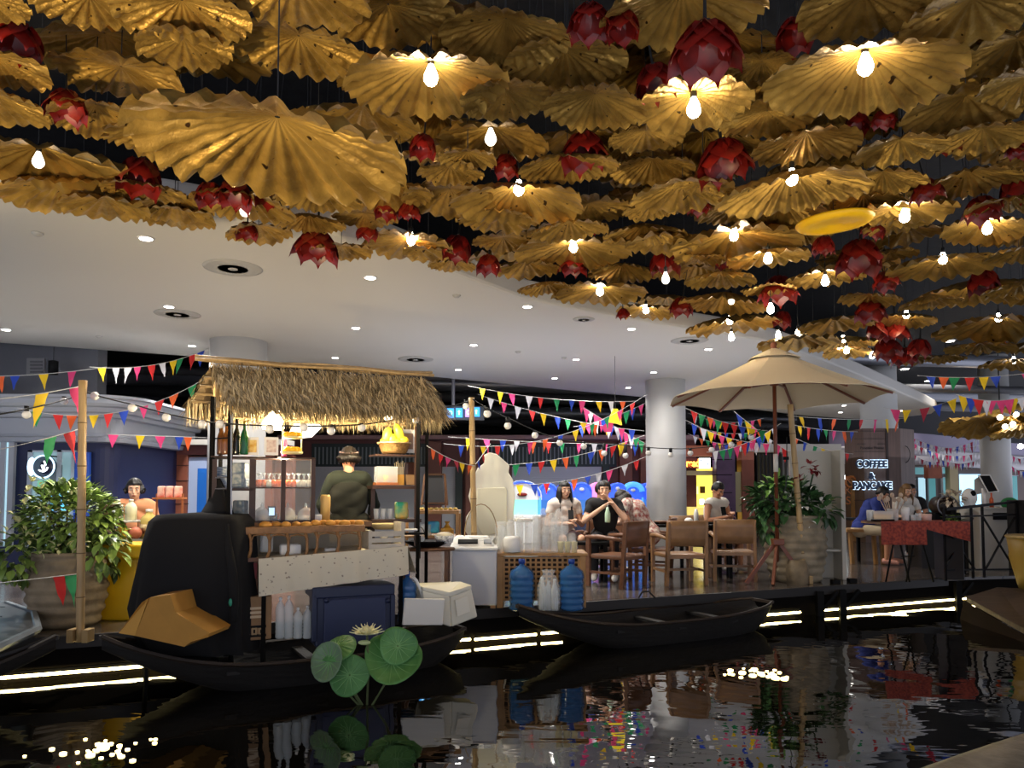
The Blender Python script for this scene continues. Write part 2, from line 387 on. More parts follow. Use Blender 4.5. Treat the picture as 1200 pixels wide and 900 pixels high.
def leaf_mesh(seed, nrib, slope, pleat, wav):
    q = random.Random(seed); mb = MB(True); na = nrib*6; nr = 10
    ph = [q.uniform(0, 6.28) for _ in range(6)]; lob = [q.uniform(.94, 1.04) for _ in range(nrib)]; amp = [q.uniform(.55, 1.25) for _ in range(nrib)]
    notch = q.uniform(0, 6.28)
    def fn(u, v):
        t = 2*pi*u; k = int(u*nrib+1e-6) % nrib; f = u*nrib-int(u*nrib+1e-6)
        tri = abs(2*f-1)                                   # 1 on ribs, 0 between
        rr = v
        edge = lob[k]*(1-f)+lob[(k+1) % nrib]*f
        sc = 1+.025*(1-tri*tri)*(v**6)                     # scalloped rim
        R_ = .5*rr*(1+(edge-1)*v)*sc*(1+.05*sin(2*t+ph[0])*v)
        a_ = amp[k]*(1-f)+amp[(k+1) % nrib]*f
        z = -slope*.5*(rr**1.15)+pleat*.95*a_*(tri-.5)*.5*min(1, rr*1.6)*rr**.5
        z += wav*.38*rr*rr*(sin(3*t+ph[1])*.5+sin(5*t+ph[2])*.35)+.010*sin(9*rr*3+ph[3]+7*t)*rr
        if v > .99: z += -.012*q.random()
        dn = abs((t-notch+pi) % (2*pi)-pi)
        if dn < .06: R_ *= .80+.2*(dn/.06)
        return (R_*cos(t), R_*sin(t), z)
    mb.grid(lambda u, v: fn(u, max(v, .02)), na, nr, wrap=True)
    return mb
LEAFM = []
for sd, nr_, sl, pl, wv in [(1, 22, .24, .10, .05), (2, 26, .30, .085, .07), (3, 20, .20, .11, .08), (4, 28, .34, .075, .05), (5, 24, .16, .09, .10), (6, 18, .27, .12, .06)]:
    o = leaf_mesh(sd, nr_, sl, pl, wv).build('tmp_leaf', m_gold); o.location = (0, 0, 0)
    me = o.data
    # undo recentring so the hub is the origin
    zc = max(v.co.z for v in me.vertices); hub = me.vertices[0].co.copy()
    cx = sum((me.vertices[i].co.x for i in range(nr_*6)))/(nr_*6); cy = sum((me.vertices[i].co.y for i in range(nr_*6)))/(nr_*6); hz = sum((me.vertices[i].co.z for i in range(nr_*6)))/(nr_*6)
    for v in me.vertices: v.co -= Vector((cx, cy, hz))
    LEAFM.append(me); bpy.data.objects.remove(o)
wire_me = None
def wire(parent, p, ztop=5.95):
    o = MB().cone(p, (p[0], p[1], ztop), .003, n=4).build('hanging_wire', m_wire)
    WM.pop(o.name, None)
    o.location = (0, 0, 0)
    return o

# (hub x, hub y, width in px, canopy height above eye, kind)
LV = [(-25, -8, 110, 0), (105, -5, 125, 0), (213, 0, 150, 0), (215, 45, 115, 0), (345, -25, 190, 0), (350, 42, 150, 0), (455, 5, 155, 0), (-8, 65, 125, 0), (142, 78, 152, 0), (-8, 112, 118, 0), (112, 122, 112, 0),
 (325, 137, 325, 2), (190, 150, 130, 0), (45, 172, 182, 0), (75, 208, 140, 0), (168, 214, 90, 0), (122, 231, 100, 0), (205, 231, 95, 0), (208, 248, 92, 0), (288, 226, 116, 0), (372, 218, 98, 0), (303, 264, 80, 0), (362, 250, 80, 0), (400, 288, 72, 0),
 (593, 22, 150, 0), (500, 73, 196, 0), (592, 105, 110, 0), (662, 58, 142, 0), (697, 110, 122, 0), (578, 150, 128, 0), (548, 178, 70, 0), (528, 194, 80, 0), (665, 180, 112, 0), (452, 213, 112, 0), (527, 221, 120, 0), (608, 216, 150, 0), (428, 250, 76, 0),
 (478, 280, 112, 0), (502, 291, 60, 0), (583, 250, 94, 0), (690, 238, 100, 0), (667, 258, 92, 0), (590, 278, 78, 0), (617, 306, 80, 0), (672, 284, 142, 0), (730, 309, 84, 0), (703, 336, 110, 0), (757, 359, 70, 0), (640, 330, 66, 0), (530, 305, 58, 0),
 (812, 110, 136, 0), (757, 153, 92, 0), (765, 185, 96, 0), (800, 214, 135, 0), (765, 238, 72, 0), (755, 262, 92, 0), (778, 274, 92, 0), (800, -12, 190, 0), (893, 72, 78, 0), (1013, 60, 212, 0), (1012, -8, 155, 0), (1140, -2, 165, 0), (1192, 45, 120, 0),
 (1132, 112, 135, 0), (1205, 90, 115, 0), (899, 130, 118, 0), (945, 155, 122, 0), (1054, 163, 102, 0), (1152, 150, 112, 0), (928, 200, 168, 0), (824, 210, 66, 0), (915, 234, 128, 0), (1035, 202, 96, 0), (1012, 228, 104, 0), (1132, 200, 114, 0),
 (1182, 232, 92, 0), (1060, 240, 108, 0), (860, 271, 152, 0), (900, 292, 90, 0), (1155, 257, 100, 0), (1105, 300, 122, 0), (1042, 294, 64, 0), (967, 318, 84, 0), (1140, 328, 116, 0), (1170, 371, 142, 0), (850, 342, 100, 0), (858, 370, 108, 0),
 (845, 318, 84, 0), (978, 372, 80, 0), (1060, 366, 66, 0), (935, 391, 92, 0), (990, 394, 80, 0), (992, 407, 56, 0), (1072, 417, 56, 0), (1108, 416, 44, 0), (1150, 402, 72, 0), (1186, 420, 66, 0), (1050, 258, 70, 0), (900, 335, 60, 0), (1020, 345, 70, 0), (1090, 345, 70, 0), (1195, 330, 80, 0), (1200, 290, 80, 0), (820, 300, 60, 0), (940, 270, 60, 0), (1240, 160, 120, 0), (1240, 390, 110, 0)]
GRID = {}
def region(px, py):
    c = ['far left', 'left', 'centre left', 'centre right', 'right', 'far right'][max(0, min(5, int(px/200)))]
    r = 'top edge' if py < 60 else 'upper rows' if py < 150 else 'middle rows' if py < 225 else 'lower rows' if py < 300 else 'lowest rows'
    return c, r
BULBPX = [(505, 85), (575, 158), (45, 185), (287, 243), (608, 218), (482, 278), (672, 287), (703, 339), (757, 361), (813, 123), (1014, 72), (928, 205), (860, 273), (900, 300), (1060, 250), (1157, 265), (1105, 301), (967, 327), (1139, 334), (1170, 371), (855, 374), (857, 350), (903, 360), (857, 393), (912, 391), (935, 389), (953, 385), (988, 396), (992, 409), (1022, 415), (1062, 367), (1188, 421), (1037, 334), (1202, 407), (780, 324)]
DIMB = {(780, 324), (45, 185), (287, 243), (575, 158), (857, 350), (1037, 334)}
def canopy_z(px, py, wpx, kind):
    if kind == 2: return 1.42
    return 2.12+.25*random.Random(int(px*7+py*13)).random()
leafinfo = []
seen_reg = {}
for i, (px, py, wpx, kind) in enumerate(LV):
    h = canopy_z(px, py, wpx, kind); p = G(px, py, CAMZ+h); q = random.Random(i*31+5)
    diam = S(wpx, p.y)*1.0; elev = atan2(HY-py, F)
    reg_ = region(px, py); hasb = [b for b in BULBPX if abs(b[0]-px) < 10 and -8 < b[1]-py < 25]
    me = LEAFM[q.randrange(6)] if kind != 2 else LEAFM[1]
    o = bpy.data.objects.new('golden_lotus_leaf', me); COL.objects.link(o); o.location = p
    se = .43 if (py < 118 and px > 740) or (px, py) in ((662, 58), (697, 110)) else .215+.42*max(0, 340-py)/600; tilt = max(0, elev-math.asin(se))
    o.rotation_euler = Euler((-tilt*.9+q.uniform(-.07, .07), q.uniform(-.10, .10), q.uniform(0, 6.28)), 'ZYX')
    # tilt in world axes, spin first
    o.rotation_euler = (Matrix.Rotation(tilt+q.uniform(-.04, .04), 3, 'X') @ Matrix.Rotation(q.uniform(-.09, .09), 3, 'Y') @ Matrix.Rotation(q.uniform(0, 6.28), 3, 'Z')).to_euler()
    o.scale = (diam,)*3
    if kind == 2: lab = 'largest golden lotus leaf of the whole canopy, hanging low at upper left'; g = None
    elif hasb:
        lab = 'golden lotus leaf with bulb beneath, %s of canopy %s' % reg_; g = 'lotus leaves with bulbs, %s %s' % reg_
    else:
        sz = 'wide' if diam > 1.0 else 'medium' if diam > .72 else 'small'
        lab = '%s plain golden lotus leaf, %s of canopy %s' % (sz, reg_[0], reg_[1]); g = '%s plain lotus leaves, %s %s' % (sz, reg_[0], reg_[1])
    tag(o, lab, 'lotus leaf', g); leafinfo.append((px, py, p, diam))
    wo = wire(o, (p.x, p.y, p.z)); WMo = Matrix.Translation(p) @ o.rotation_euler.to_matrix().to_4x4() @ Matrix.Diagonal((diam, diam, diam, 1))
    wo.data.transform(Matrix.Translation(Vector((p.x, p.y, p.z)))) if False else None
    for v, c in zip(wo.data.vertices, [(p.x+.003*sin(k*1.57), p.y+.003*cos(k*1.57), (p.z-.0 if k < 4 else 5.95)) for k in range(8)]): v.co = WMo.inverted() @ Vector(c)
    wo.parent = o
# filler leaves higher up and behind, dim rows
cnt = 0
for k in range(85):
    q = random.Random(900+k); px = q.uniform(-20, 1220); py = q.uniform(20, 405)
    lim = 225+max(0, px-200)*.20 if px < 760 else 370+(px-760)*.12
    if py > lim-12: continue
    p = G(px, py, CAMZ+q.uniform(2.55, 2.95)); diam = q.uniform(.75, 1.0); elev = atan2(HY-py, F)
    if (p-G(px, py, CAMZ+2.7)).length > 9: continue
    o = bpy.data.objects.new('golden_lotus_leaf', LEAFM[q.randrange(6)]); COL.objects.link(o); o.location = p
    o.rotation_euler = (Matrix.Rotation(elev*.45+q.uniform(-.08, .08), 3, 'X') @ Matrix.Rotation(q.uniform(-.12, .12), 3, 'Y') @ Matrix.Rotation(q.uniform(0, 6.28), 3, 'Z')).to_euler(); o.scale = (diam,)*3
    r_ = region(px, py)
    tag(o, 'dim golden leaf behind the lit ones, %s of canopy %s' % r_, 'lotus leaf', 'dim upper lotus leaves, %s %s' % r_)
    wo = wire(o, p); WMo = Matrix.Translation(p) @ o.rotation_euler.to_matrix().to_4x4() @ Matrix.Diagonal((diam, diam, diam, 1))
    for v, c in zip(wo.data.vertices, [(p.x+.003*sin(j*1.57), p.y+.003*cos(j*1.57), (p.z if j < 4 else 5.95)) for j in range(8)]): v.co = WMo.inverted() @ Vector(c)
    wo.parent = o
# yellow flat tray shaped leaf
p = G(978, 263, CAMZ+2.05); r = S(88, p.y)/2
ty = thing('yellow_disc', 'flat bright yellow round disc hanging among golden leaves at right', 'hanging disc', p)
yb = MB(True)
yb.lathe(p, [(.001, 0), (r*.2, .004), (r*.22, -.006), (r*.4, .0), (r*.42, -.01), (r*.62, -.002), (r*.64, -.012), (r*.92, -.006), (r, .02), (r*.98, .035), (.001, .03)], 40)
yo = yb.build('disc', m_yel, ty); ty.rotation_euler = (.05, -.07, 0)
MB().cone(p, (p.x, p.y, 5.95), .003, n=4).build('hanging_wire', m_wire, ty)
# bulbs
def bulb_proto():
    t = thing('pendant_bulb', 'x', 'light bulb')
    prof = [(.001, -.062), (.018, -.058), (.030, -.044), (.034, -.028), (.030, -.008), (.020, .016), (.013, .034), (.012, .042)]
    MB(True).lathe((0, 0, 0), prof, 10).build('glass', m_glass_bulb, t)
    MB(True).lathe((0, 0, 0), [(.013, .036), (.016, .04), (.016, .075), (.008, .085)], 10).build('socket', m_socket, t)
    MB().cone((0, 0, .08), (0, 0, .14), .004, n=5).build('cord', m_cable, t)
    return t
bp0 = None; dimp = None
for b in BULBPX:
    near_ = sorted(leafinfo, key=lambda l: abs(l[0]-b[0])+abs(l[1]-b[1]))[0]
    D = near_[2].y if abs(near_[0]-b[0])+abs(near_[1]-b[1]) < 40 else G(b[0], b[1], CAMZ+2.0).y
    p = P(b[0], b[1], D-.03); r_ = region(*b)
    dim = b in DIMB
    lab = ('unlit pale' if dim else 'glowing')+' filament bulb under the golden leaves, %s of %s' % r_
    if bp0 is None:
        bp0 = bulb_proto(); t = bp0; t.location = p
        t['label'] = lab; t['group'] = ('pale' if dim else 'glowing')+' bulbs %s %s' % r_
    else: t = dup(bp0, p, label=lab, group=('pale' if dim else 'glowing')+' bulbs %s %s' % r_)
    t.scale = (1.12,)*3
    if dim:
        for c in t.children:
            if c.name.startswith('glass'): c.data = c.data.copy(); c.data.materials[0] = m_glass_dim
    MBw = MB().cone((0, 0, .13), (0, 0, 5.9-p.z), .003, n=4)
    wo = MBw.build('hanging_wire', m_wire); wo.location = (0, 0, 0)
    for v in wo.data.vertices: v.co.z += .13
    wo.parent = t
# red lotus flowers, opening downward
def flower_mesh(seed, n1, n2, openness):
    q = random.Random(seed); out = []
    for ring, n, op, ln, w_ in ((0, n1, openness, 1.0, .30), (1, n2, openness*.55, .86, .27)):
        mb = MB(True)
        for i in range(n):
            a = 2*pi*(i+.5*ring)/n+q.uniform(-.1, .1); ll = ln*q.uniform(.88, 1.08); o_ = op*q.uniform(.85, 1.15)
            ca, sa = cos(a), sin(a)
            def fn(u, v):
                s_ = v; rad = .10+.34*sin(min(1, s_*1.25)*pi/2)*(.6+.4*o_)+(.22*(o_-.8)*s_*s_); z = -.78*ll*s_
                wd = w_*sin(min(1, s_*1.1+.18)*pi)**.7*(1 if s_ < .55 else max(0, 1-((s_-.55)/.45)**1.5))
                x = (u-.5)*2*wd; cup = -.25*(x/w_)**2*.25
                rr = rad+cup
                return (rr*ca-x*sa, rr*sa+x*ca, z)
            mb.grid(fn, 4, 7)
        out.append(mb)
    return out
FLW = []
for sd, n1, n2, op in [(1, 7, 5, 1.0), (2, 8, 6, 1.25), (3, 6, 5, .75)]:
    pair = []
    for mb in flower_mesh(sd, n1, n2, op):
        o = mb.build('tmpf', m_red); me = o.data
        off = o.location.copy()
        for v in me.vertices: v.co += off
        pair.append(me); bpy.data.objects.remove(o)
    FLW.append(pair)
FL = [(25, 30, 62), (78, 108, 50), (165, 190, 62), (245, 216, 40), (278, 214, 46), (318, 214, 46), (290, 262, 30), (372, 272, 54), (497, 160, 40), (595, 183, 38), (683, 158, 60), (826, 30, 88), (765, 78, 58), (690, 8, 56), (728, 15, 52), (932, 24, 54), (845, 166, 68), (455, 234, 36), (478, 238, 32), (430, 262, 30), (537, 278, 44), (573, 300, 34), (672, 300, 34), (780, 293, 46), (1005, 133, 36), (1035, 130, 30), (1108, 152, 42), (820, 230, 33), (1083, 212, 38), (1190, 205, 52), (1195, 166, 32), (1150, 232, 44), (965, 278, 34), (1008, 284, 60), (1026, 258, 30), (848, 298, 28), (1035, 320, 34), (912, 326, 46), (1150, 318, 44), (1020, 352, 40), (800, 350, 30), (918, 366, 28), (1048, 376, 40), (1038, 398, 36), (1078, 398, 34), (1060, 408, 34), (620, 240, 22), (1025, 378, 30), (700, 262, 18), (730, 362, 18)]
for i, (px, py, wpx) in enumerate(FL):
    h = 2.18+.2*random.Random(i).random()
    if i == 11: h = 1.75
    p = G(px, py, CAMZ+h); s_ = S(wpx, p.y)/1.0; q = random.Random(i+50); r_ = region(px, py)
    pr = FLW[i % 3 if i != 11 else 1]
    rw = {0: 'tallest ', 11: 'largest '}.get(i, '')
    big = 'largest' if i == 11 else 'large' if s_*.88 > .40 else 'small'
    t = thing('red_lotus_flower', '%s dark red lotus flower facing down, %s of %s' % (big, r_[0], r_[1]), 'hanging flower', p, 0, '%s red flowers %s %s' % (big, r_[0], r_[1]))
    for nm, me in zip(('outer_petals', 'inner_petals'), pr):
        o = bpy.data.objects.new(nm, me); COL.objects.link(o); o.parent = t
    t.scale = (s_,)*3; t.rotation_euler = (q.uniform(-.15, .15), q.uniform(-.2, .2), q.uniform(0, 6))
    MB(True).lathe(p, [(.001, -.01*1), (.12, -.02), (.14, .02), (.03, .06), (.012, 1.0), (.01, 2.0/s_ if s_ > 0 else 1)], 8).build('stem', m_red if False else m_wire, t)
# ================================================================ background shops
m_navy = M_('navy wall paint', '1c2348', .5); m_bluew = M_('blue wall paint', '2a55b8', .5)
m_cream = M_('cream moulding', 'a3a9b4', .5); m_greyw = M_('grey upper wall', '55565c', .7)
m_lglass = mat('lit pale window', (.5, .72, .8), .25, em=(.50, .80, .92), es=.38)
m_brick = M_('terracotta cladding', '7d4634', .6, var=.18, vs=2); m_bframe = M_('pale blue frame paint', '9fb0d2', .5, em=None)
m_bpanel = M_('bright blue panel', '1763bd', .5); m_rail = M_('white cap moulding', 'b9b6b0', .5)
m_beam = M_('red brown beam', '5e3230', .55); m_louv = M_('dark green louvre', '16282a', .5); m_louvl = M_('louvre slat grey', '6c757a', .5)
m_shut = M_('grey roller shutter', 'a0a3ac', .5, bump=.3, bs=6, stretch=(.01, .01, 4)); m_purp = M_('purple pillar tiles', '4f3052', .4, var=.2, vs=3)
m_bronze = M_('brown pillar', '6a3c30', .5)
def T(s, size, c, mat_, parent, name='lettering', ext=.01, rz=0, sx=1, bold=0):
    cu = bpy.data.curves.new(name, 'FONT'); cu.body = s; cu.size = size; cu.align_x = 'CENTER'; cu.align_y = 'CENTER'; cu.extrude = ext; cu.offset = bold
    o = bpy.data.objects.new(name, cu); COL.objects.link(o); dg = bpy.context.evaluated_depsgraph_get()
    me = bpy.data.meshes.new_from_object(o.evaluated_get(dg)); bpy.data.objects.remove(o)
    o = bpy.data.objects.new(name, me); COL.objects.link(o); me.materials.clear(); me.materials.append(mat_)
    Mx = Matrix.Translation(Vector(c)) @ Matrix.Rotation(rz, 4, 'Z') @ Matrix.Rotation(pi/2, 4, 'X') @ Matrix.Diagonal((sx, 1, 1, 1))
    if parent is not None: Mx = wm(parent).inverted() @ Mx; o.parent = parent
    me.transform(Mx); return o
# -- rounded corner building at far left
D = 11.6
a = P(-260, 500, D).x; b = P(112, 500, D).x
path = [(a, D)]+[(a+(b-a)*k/6, D) for k in range(1, 7)]+[(b+.28*sin(k*pi/12), D+.28*(1-cos(k*pi/12))) for k in range(1, 7)]+[(b+.28, D+3)]
z = lambda y, dd=D: P(0, y, dd).z
t = thing('corner_shop', 'rounded grey and navy corner shop with stepped cornice at far left', 'shop', (a, D, DECK))
MB().sweep(path, [(0, z(519)), (.10, z(518)), (.12, z(513)), (.02, z(511)), (0, z(508)), (0, z(490)), (.10, z(489)), (.12, z(485)), (.20, z(484)), (.22, z(479)), (.34, z(478)), (.38, z(475)), (.38, z(470)), (.44, z(469)), (.44, z(466)), (0, z(466))]).build('cornice', m_cream, t)
MB().sweep(path, [(-.02, DECK), (-.02, z(517))]).build('wall', m_navy, t)
def pan(mb, x0, y0, x1, y1, D, th=.05, off=0):
    p0 = P(x0, y0, D-off); p1 = P(x1, y1, D-off); return mb.bb((p0.x, D-off-th, p1.z), (p1.x, D-off, p0.z))
def panel(name, m, parent, x0, y0, x1, y1, D, th=.05, off=0, bevel=0): return pan(MB(), x0, y0, x1, y1, D, th, off).build(name, m, parent, bevel=bevel)
wv = panel('window', m_lglass, t, -200, 517, 14, 640, D, .04)
f = MB()
for x in (4, 14): pan(f, x, 516, x+1.8, 640, D, .07)
pan(f, -200, 515, 15, 517, D, .07); f.build('window_frame', m_cream, wv)
dr = panel('window', mat('window glass dim', (.22, .33, .36), .15, em=(.25, .42, .46), es=.3), t, 37, 529, 88, 640, D, .04)
f = MB()
for x in (36, 70, 87): pan(f, x, 528, x+1.6, 640, D, .07)
pan(f, 36, 528, 88, 530, D, .07); pan(f, 70, 570, 88, 572, D, .07); f.build('window_frame', M_('pale window frame', 'aeb9c6', .4), dr)
panel('door_panel', M_('grey inner door', '6f7f86', .5), dr, 60, 545, 71, 640, D, .03, .03)
panel('sign_band', mat('green poster', (.2, .5, .3), em=(.2, .55, .3), es=.3), dr, 45, 563, 56, 575, D, .02, .05)
panel('pilaster', m_bluew, t, 91, 530, 104, 655, D, .08, bevel=.01)
# round hanging sign
c = P(52.5, 547, D-.35); r = S(13, c.y)
t = thing('round_sign', 'round lit shop sign, blue and black with white swoosh strokes, above the potted plant', 'sign', c)
MB(True).add([], []).cone((c.x, c.y-.03, c.z), (c.x, c.y+.03, c.z), r, n=32).build('disc', mat('sign black', (.01, .012, .03), .3), t)
ring = MB(True).tube([(c.x+r*cos(k*pi/16), c.y-.04, c.z+r*sin(k*pi/16)) for k in range(32)], .012, 6, True).build('ring', mat('sign light blue', (.5, .75, 1), em=(.55, .8, 1), es=1.2), t)
MB(True).tube([(c.x-r*.9+r*.35*cos(1.7+k*.35), c.y-.04, c.z+r*.75*sin(1.7+k*.35)) for k in range(9)], .03, 5).build('crescent', mat('sign light blue', (1, 1, 1)), t)
for k, (x0, z0, x1, z1) in enumerate([(-.1, .15, .05, -.5), (.15, .2, .0, -.4), (.45, -.05, .1, -.45), (-.35, -.3, .1, -.42), (.1, .5, .25, .1)]):
    MB(True).tube([(c.x+r*x0, c.y-.05, c.z+r*z0), (c.x+r*(x0+x1)/2+.01, c.y-.05, c.z+r*(z0+z1)/2-.01), (c.x+r*x1, c.y-.05, c.z+r*z1)], .012, 5).build('white_stroke', mat('sign white', (1, 1, 1), em=(.9, .95, 1), es=1.2), t)
MB().bar((c.x, c.y, c.z+r), (c.x, D+.02, c.z+r), .02).build('bracket', m_black, t)
c = P(70, 585, D-.25)
t = thing('lit_poster', 'small cyan lit poster with a dark figure drawing, beside the round sign', 'poster', c)
MB().box(c, (S(19, c.y), .03, S(26, c.y))).build('panel', mat('cyan poster', (.1, .5, .8), em=(.12, .55, .9), es=.8), t)
MB(True).tube([(c.x-.04, c.y-.02, c.z+.1), (c.x+.03, c.y-.02, c.z+.12), (c.x+.05, c.y-.02, c.z+.04), (c.x-.02, c.y-.02, c.z-.02), (c.x+.05, c.y-.02, c.z-.08)], .012, 5).build('figure_outline', m_navy, t)
MB().bar((c.x, c.y, c.z-S(13, c.y)), (c.x, c.y, DECK), .02).build('pole', m_black, t)
# upper grey wall with little vent and black cylinder lamp
D2 = 13.2
wl = MB(); pan(wl, -300, 398, 124, 480, D2, .3); ww = struct(wl.build('wall_left_upper', m_greyw))
t = thing('wall_grille', 'square ribbed grille on the grey upper wall at far left', 'vent', P(43, 428, D2-.32))
panel('frame', M_('grille frame', '6b6a6c', .5), t, 33, 420, 53, 440, D2-.3, .04)
f = MB()
for k in range(4): pan(f, 36, 423+k*4, 50, 425+k*4, D2-.34, .02)
f.build('slats', m_duct, t)
c = P(62.5, 430, 12.6); t = thing('cylinder_lamp', 'black cylinder downlight hanging by the grey upper wall at far left', 'ceiling light', c)
MB(True).lathe(c, [(.055, -.12), (.075, -.13), (.078, .1), (.001, .12)], 18).build('shade', m_black, t)
MB().lathe(c, [(.055, -.115), (.001, -.117)], 16).build('lens', m_glowW, t); MB().cone((c.x, c.y, c.z+.1), (c.x, c.y, 5.95), .006, n=5).build('rod', m_black, t)
# -- shop with blue framed panels
D = 14.2; t = thing('blue_panel_shop', 'terracotta shopfront with pale blue framed bright blue panels, left of the thatched stall', 'shop', P(180, 620, D))
panel('wall', m_brick, t, 100, 535, 345, 655, D, .2)
f = MB(); pan(f, 98, 517, 345, 523, D, .5); f.build('cap_moulding', m_rail, t)
f = MB(); pan(f, 98, 523, 345, 534, D, .36); f.build('beam', m_beam, t)
for x in (103, 201, 300): panel('pillar', m_brick, t, x, 530, x+20, 655, D-.2, .14, bevel=.01)
for x0, x1 in ((124, 200), (222, 298)):
    fr = MB(); pan(fr, x0, 536, x1, 655, D-.2, .08); fo = fr.build('panel_frame', m_bframe, t, bevel=.01)
    panel('blue_panel', m_bpanel, fo, x0+10, 549, x1-15, 655, D-.28, .015)
j = MB()
for y in (545, 563, 590, 615): pan(j, 103, y, 123, y+.8, D-.34, .01); pan(j, 201, y, 221, y+.8, D-.34, .01)
j.build('joint_lines', M_('dark joint', '2c1712', .8), t)
# -- long facade in the middle
D = 20; t = thing('arcade_facade', 'long red brown mall facade with dark green louvres and grey shutters behind the diners', 'facade', P(560, 630, D))
panel('wall', m_beam, t, 330, 512, 815, 640, D, .2)
panel('cap_moulding', M_('pinkish cap', '8b6a6a', .5), t, 330, 511, 815, 516, D-.2, .4, bevel=.02)
for (x0, x1) in ((366, 500), (568, 722)):
    lv = panel('louvre_band', m_louv, t, x0, 520, x1, 547, D-.2, .06)
    s_ = MB()
    n = int((x1-x0)/4.6)
    for k in range(n): pan(s_, x0+3+k*4.6, 524, x0+4.3+k*4.6, 544, D-.26, .03)
    s_.build('louvre_slats', m_louvl, lv)
for (x0, x1) in ((366, 500), (508, 540), (600, 705)):
    panel('roller_shutter', m_shut, t, x0, 547, x1, 640, D-.2, .05)
for x0 in (502, 546, 724, 748): panel('pillar', m_bronze, t, x0, 518, x0+16, 640, D-.2, .3, bevel=.02)
for x0 in (534, 706): panel('green_post', m_louv, t, x0, 547, x0+8, 640, D-.2, .15)
# overhead direction sign
D = 16.5; c = P(530, 484, D); t = thing('direction_sign', 'long hanging blue directional sign with white pictogram squares, right of thatched roof', 'sign', c)
MB().box(c, (S(75, D), .10, S(17, D)), rz=.15).build('box', M_('sign grey box', '4a5058', .5), t, bevel=.01)
e1 = mat('sign blue glow', (.05, .3, .8), em=(.05, .35, .9), es=.9); e2 = mat('sign cyan glow', (.4, .8, 1), em=(.45, .85, 1), es=1.3)
for i, x in enumerate((496, 503, 518, 528, 538, 549, 558)):
    q = P(x, 484-(x-530)*.06, D-.07-(530-x)*S(1, D)*.0); w_ = S(8 if i != 1 else 9, D)
    pg = MB().box((q.x, q.y+(x-530)*S(1, D)*.15, q.z), (w_, .02, S(11, D)), rz=.15).build('pictogram', e1 if i != 5 else mat('sign violet', (.3, .2, .9), em=(.4, .25, 1), es=1), t)
    yy = q.y+(x-530)*S(1, D)*.15-.02
    if i % 2 == 0: MB().bar((q.x, yy, q.z-.05), (q.x, yy, q.z+.05), .03, .01).bar((q.x-.03, yy, q.z+.02), (q.x+.03, yy, q.z+.02), .02, .01).build('mark', e2, pg)
    else: MB(True).tube([(q.x+.035*cos(k*pi/5), yy, q.z+.045*sin(k*pi/5)) for k in range(10)], .009, 4, True).build('mark', e2, pg)
for x in (531,): q = P(x, 480, D); MB().cone((q.x, D+(x-530)*S(1, D)*.15, q.z), (q.x, D+(x-530)*S(1, D)*.15, 5.95), (.04), n=8).build('hanger', m_pipe, t)
# -- arcade machines
AR = [(612, 566, 46, 1), (642, 572, 22, 0), (664, 571, 22, 0), (682, 571, 24, 0), (700, 572, 16, 2), (724, 572, 20, 0), (742, 572, 24, 3), (758, 573, 14, 0)]
m_ab = mat('arcade blue', (.05, .12, .75), .3, em=(.03, .10, .9), es=.55); m_ac = mat('arcade cyan', (.06, .25, .6), .3, em=(.10, .42, 1), es=.55); m_ap = mat('arcade pink', (.9, .2, .5), .3, em=(1, .25, .55), es=.7)
m_aw = M_('arcade white', 'd6dade', .4); m_scr = mat('arcade screen', (.1, .5, .3), .2, em=(.25, .8, .5), es=.9)
for i, (px, py, wpx, kd) in enumerate(AR):
    D = 17.2+.1*i; c = P(px, 600, D); w_ = S(wpx, D); zt = P(px, py-8, D).z
    words = ['white arcade cabinet with green lit screen', 'blue domed arcade machine', 'blue domed arcade machine', 'blue domed arcade machine', 'pink domed arcade machine', 'blue domed arcade machine', 'cyan lit arch arcade machine', 'blue domed arcade machine'][i]
    plc = ['right of the white figure cutout', 'left of the seated woman in black', 'behind the seated woman in black', 'behind the dark capped head', 'left of the man drinking', 'right of the man drinking', 'behind the floral dress diner', 'against the white column'][i]
    t = thing('arcade_machine', words+' '+plc, 'arcade machine', (c.x, D, DECK))
    body = m_aw if kd == 1 else m_ap if kd == 2 else m_ab
    zc = zt-w_/2
    pts = [(c.x-w_/2, D, 1.35), (c.x+w_/2, D, 1.35)]+[(c.x+w_/2*cos(k*pi/10), D, zc+w_/2*sin(k*pi/10)*.8) for k in range(11)]
    MB().prism(pts, (0, .5, 0)).build('domed_top', body if kd != 3 else m_ab, t)
    MB(True).tube([(c.x+w_*.44*cos(k*pi/10), D-.02, zc+w_*.36*sin(k*pi/10)) for k in range(11)], .03 if kd != 3 else .07, 6).build('light_arch', m_ac if kd == 3 else m_ab if kd != 2 else m_ap, t)
    MB().bb((c.x-w_*.48, D-.05, DECK), (c.x+w_*.48, D+.5, 1.0)).build('cabinet', m_aw if kd == 1 else M_('dark blue cabinet', '26304e', .5), t, bevel=.02)
    MB().bb((c.x-w_*.4, D+.1, 1.0), (c.x+w_*.4, D+.45, 1.4)).build('screen', m_scr if kd == 1 else mat('arcade window', (.03, .10, .3), .2, em=(.08, .3, .8), es=.35), t)
    for s_ in (-1, 1): MB().bb((c.x+s_*w_*.46-.02, D-.03, 1.0), (c.x+s_*w_*.46+.02, D+.02, 1.4)).build('side_light', m_ac, t)
    MB(True).ball((c.x, D-.03, zc+.03), (w_*.13, .03, .045), 10, 6).build('badge', m_aw if kd != 1 else m_red, t)
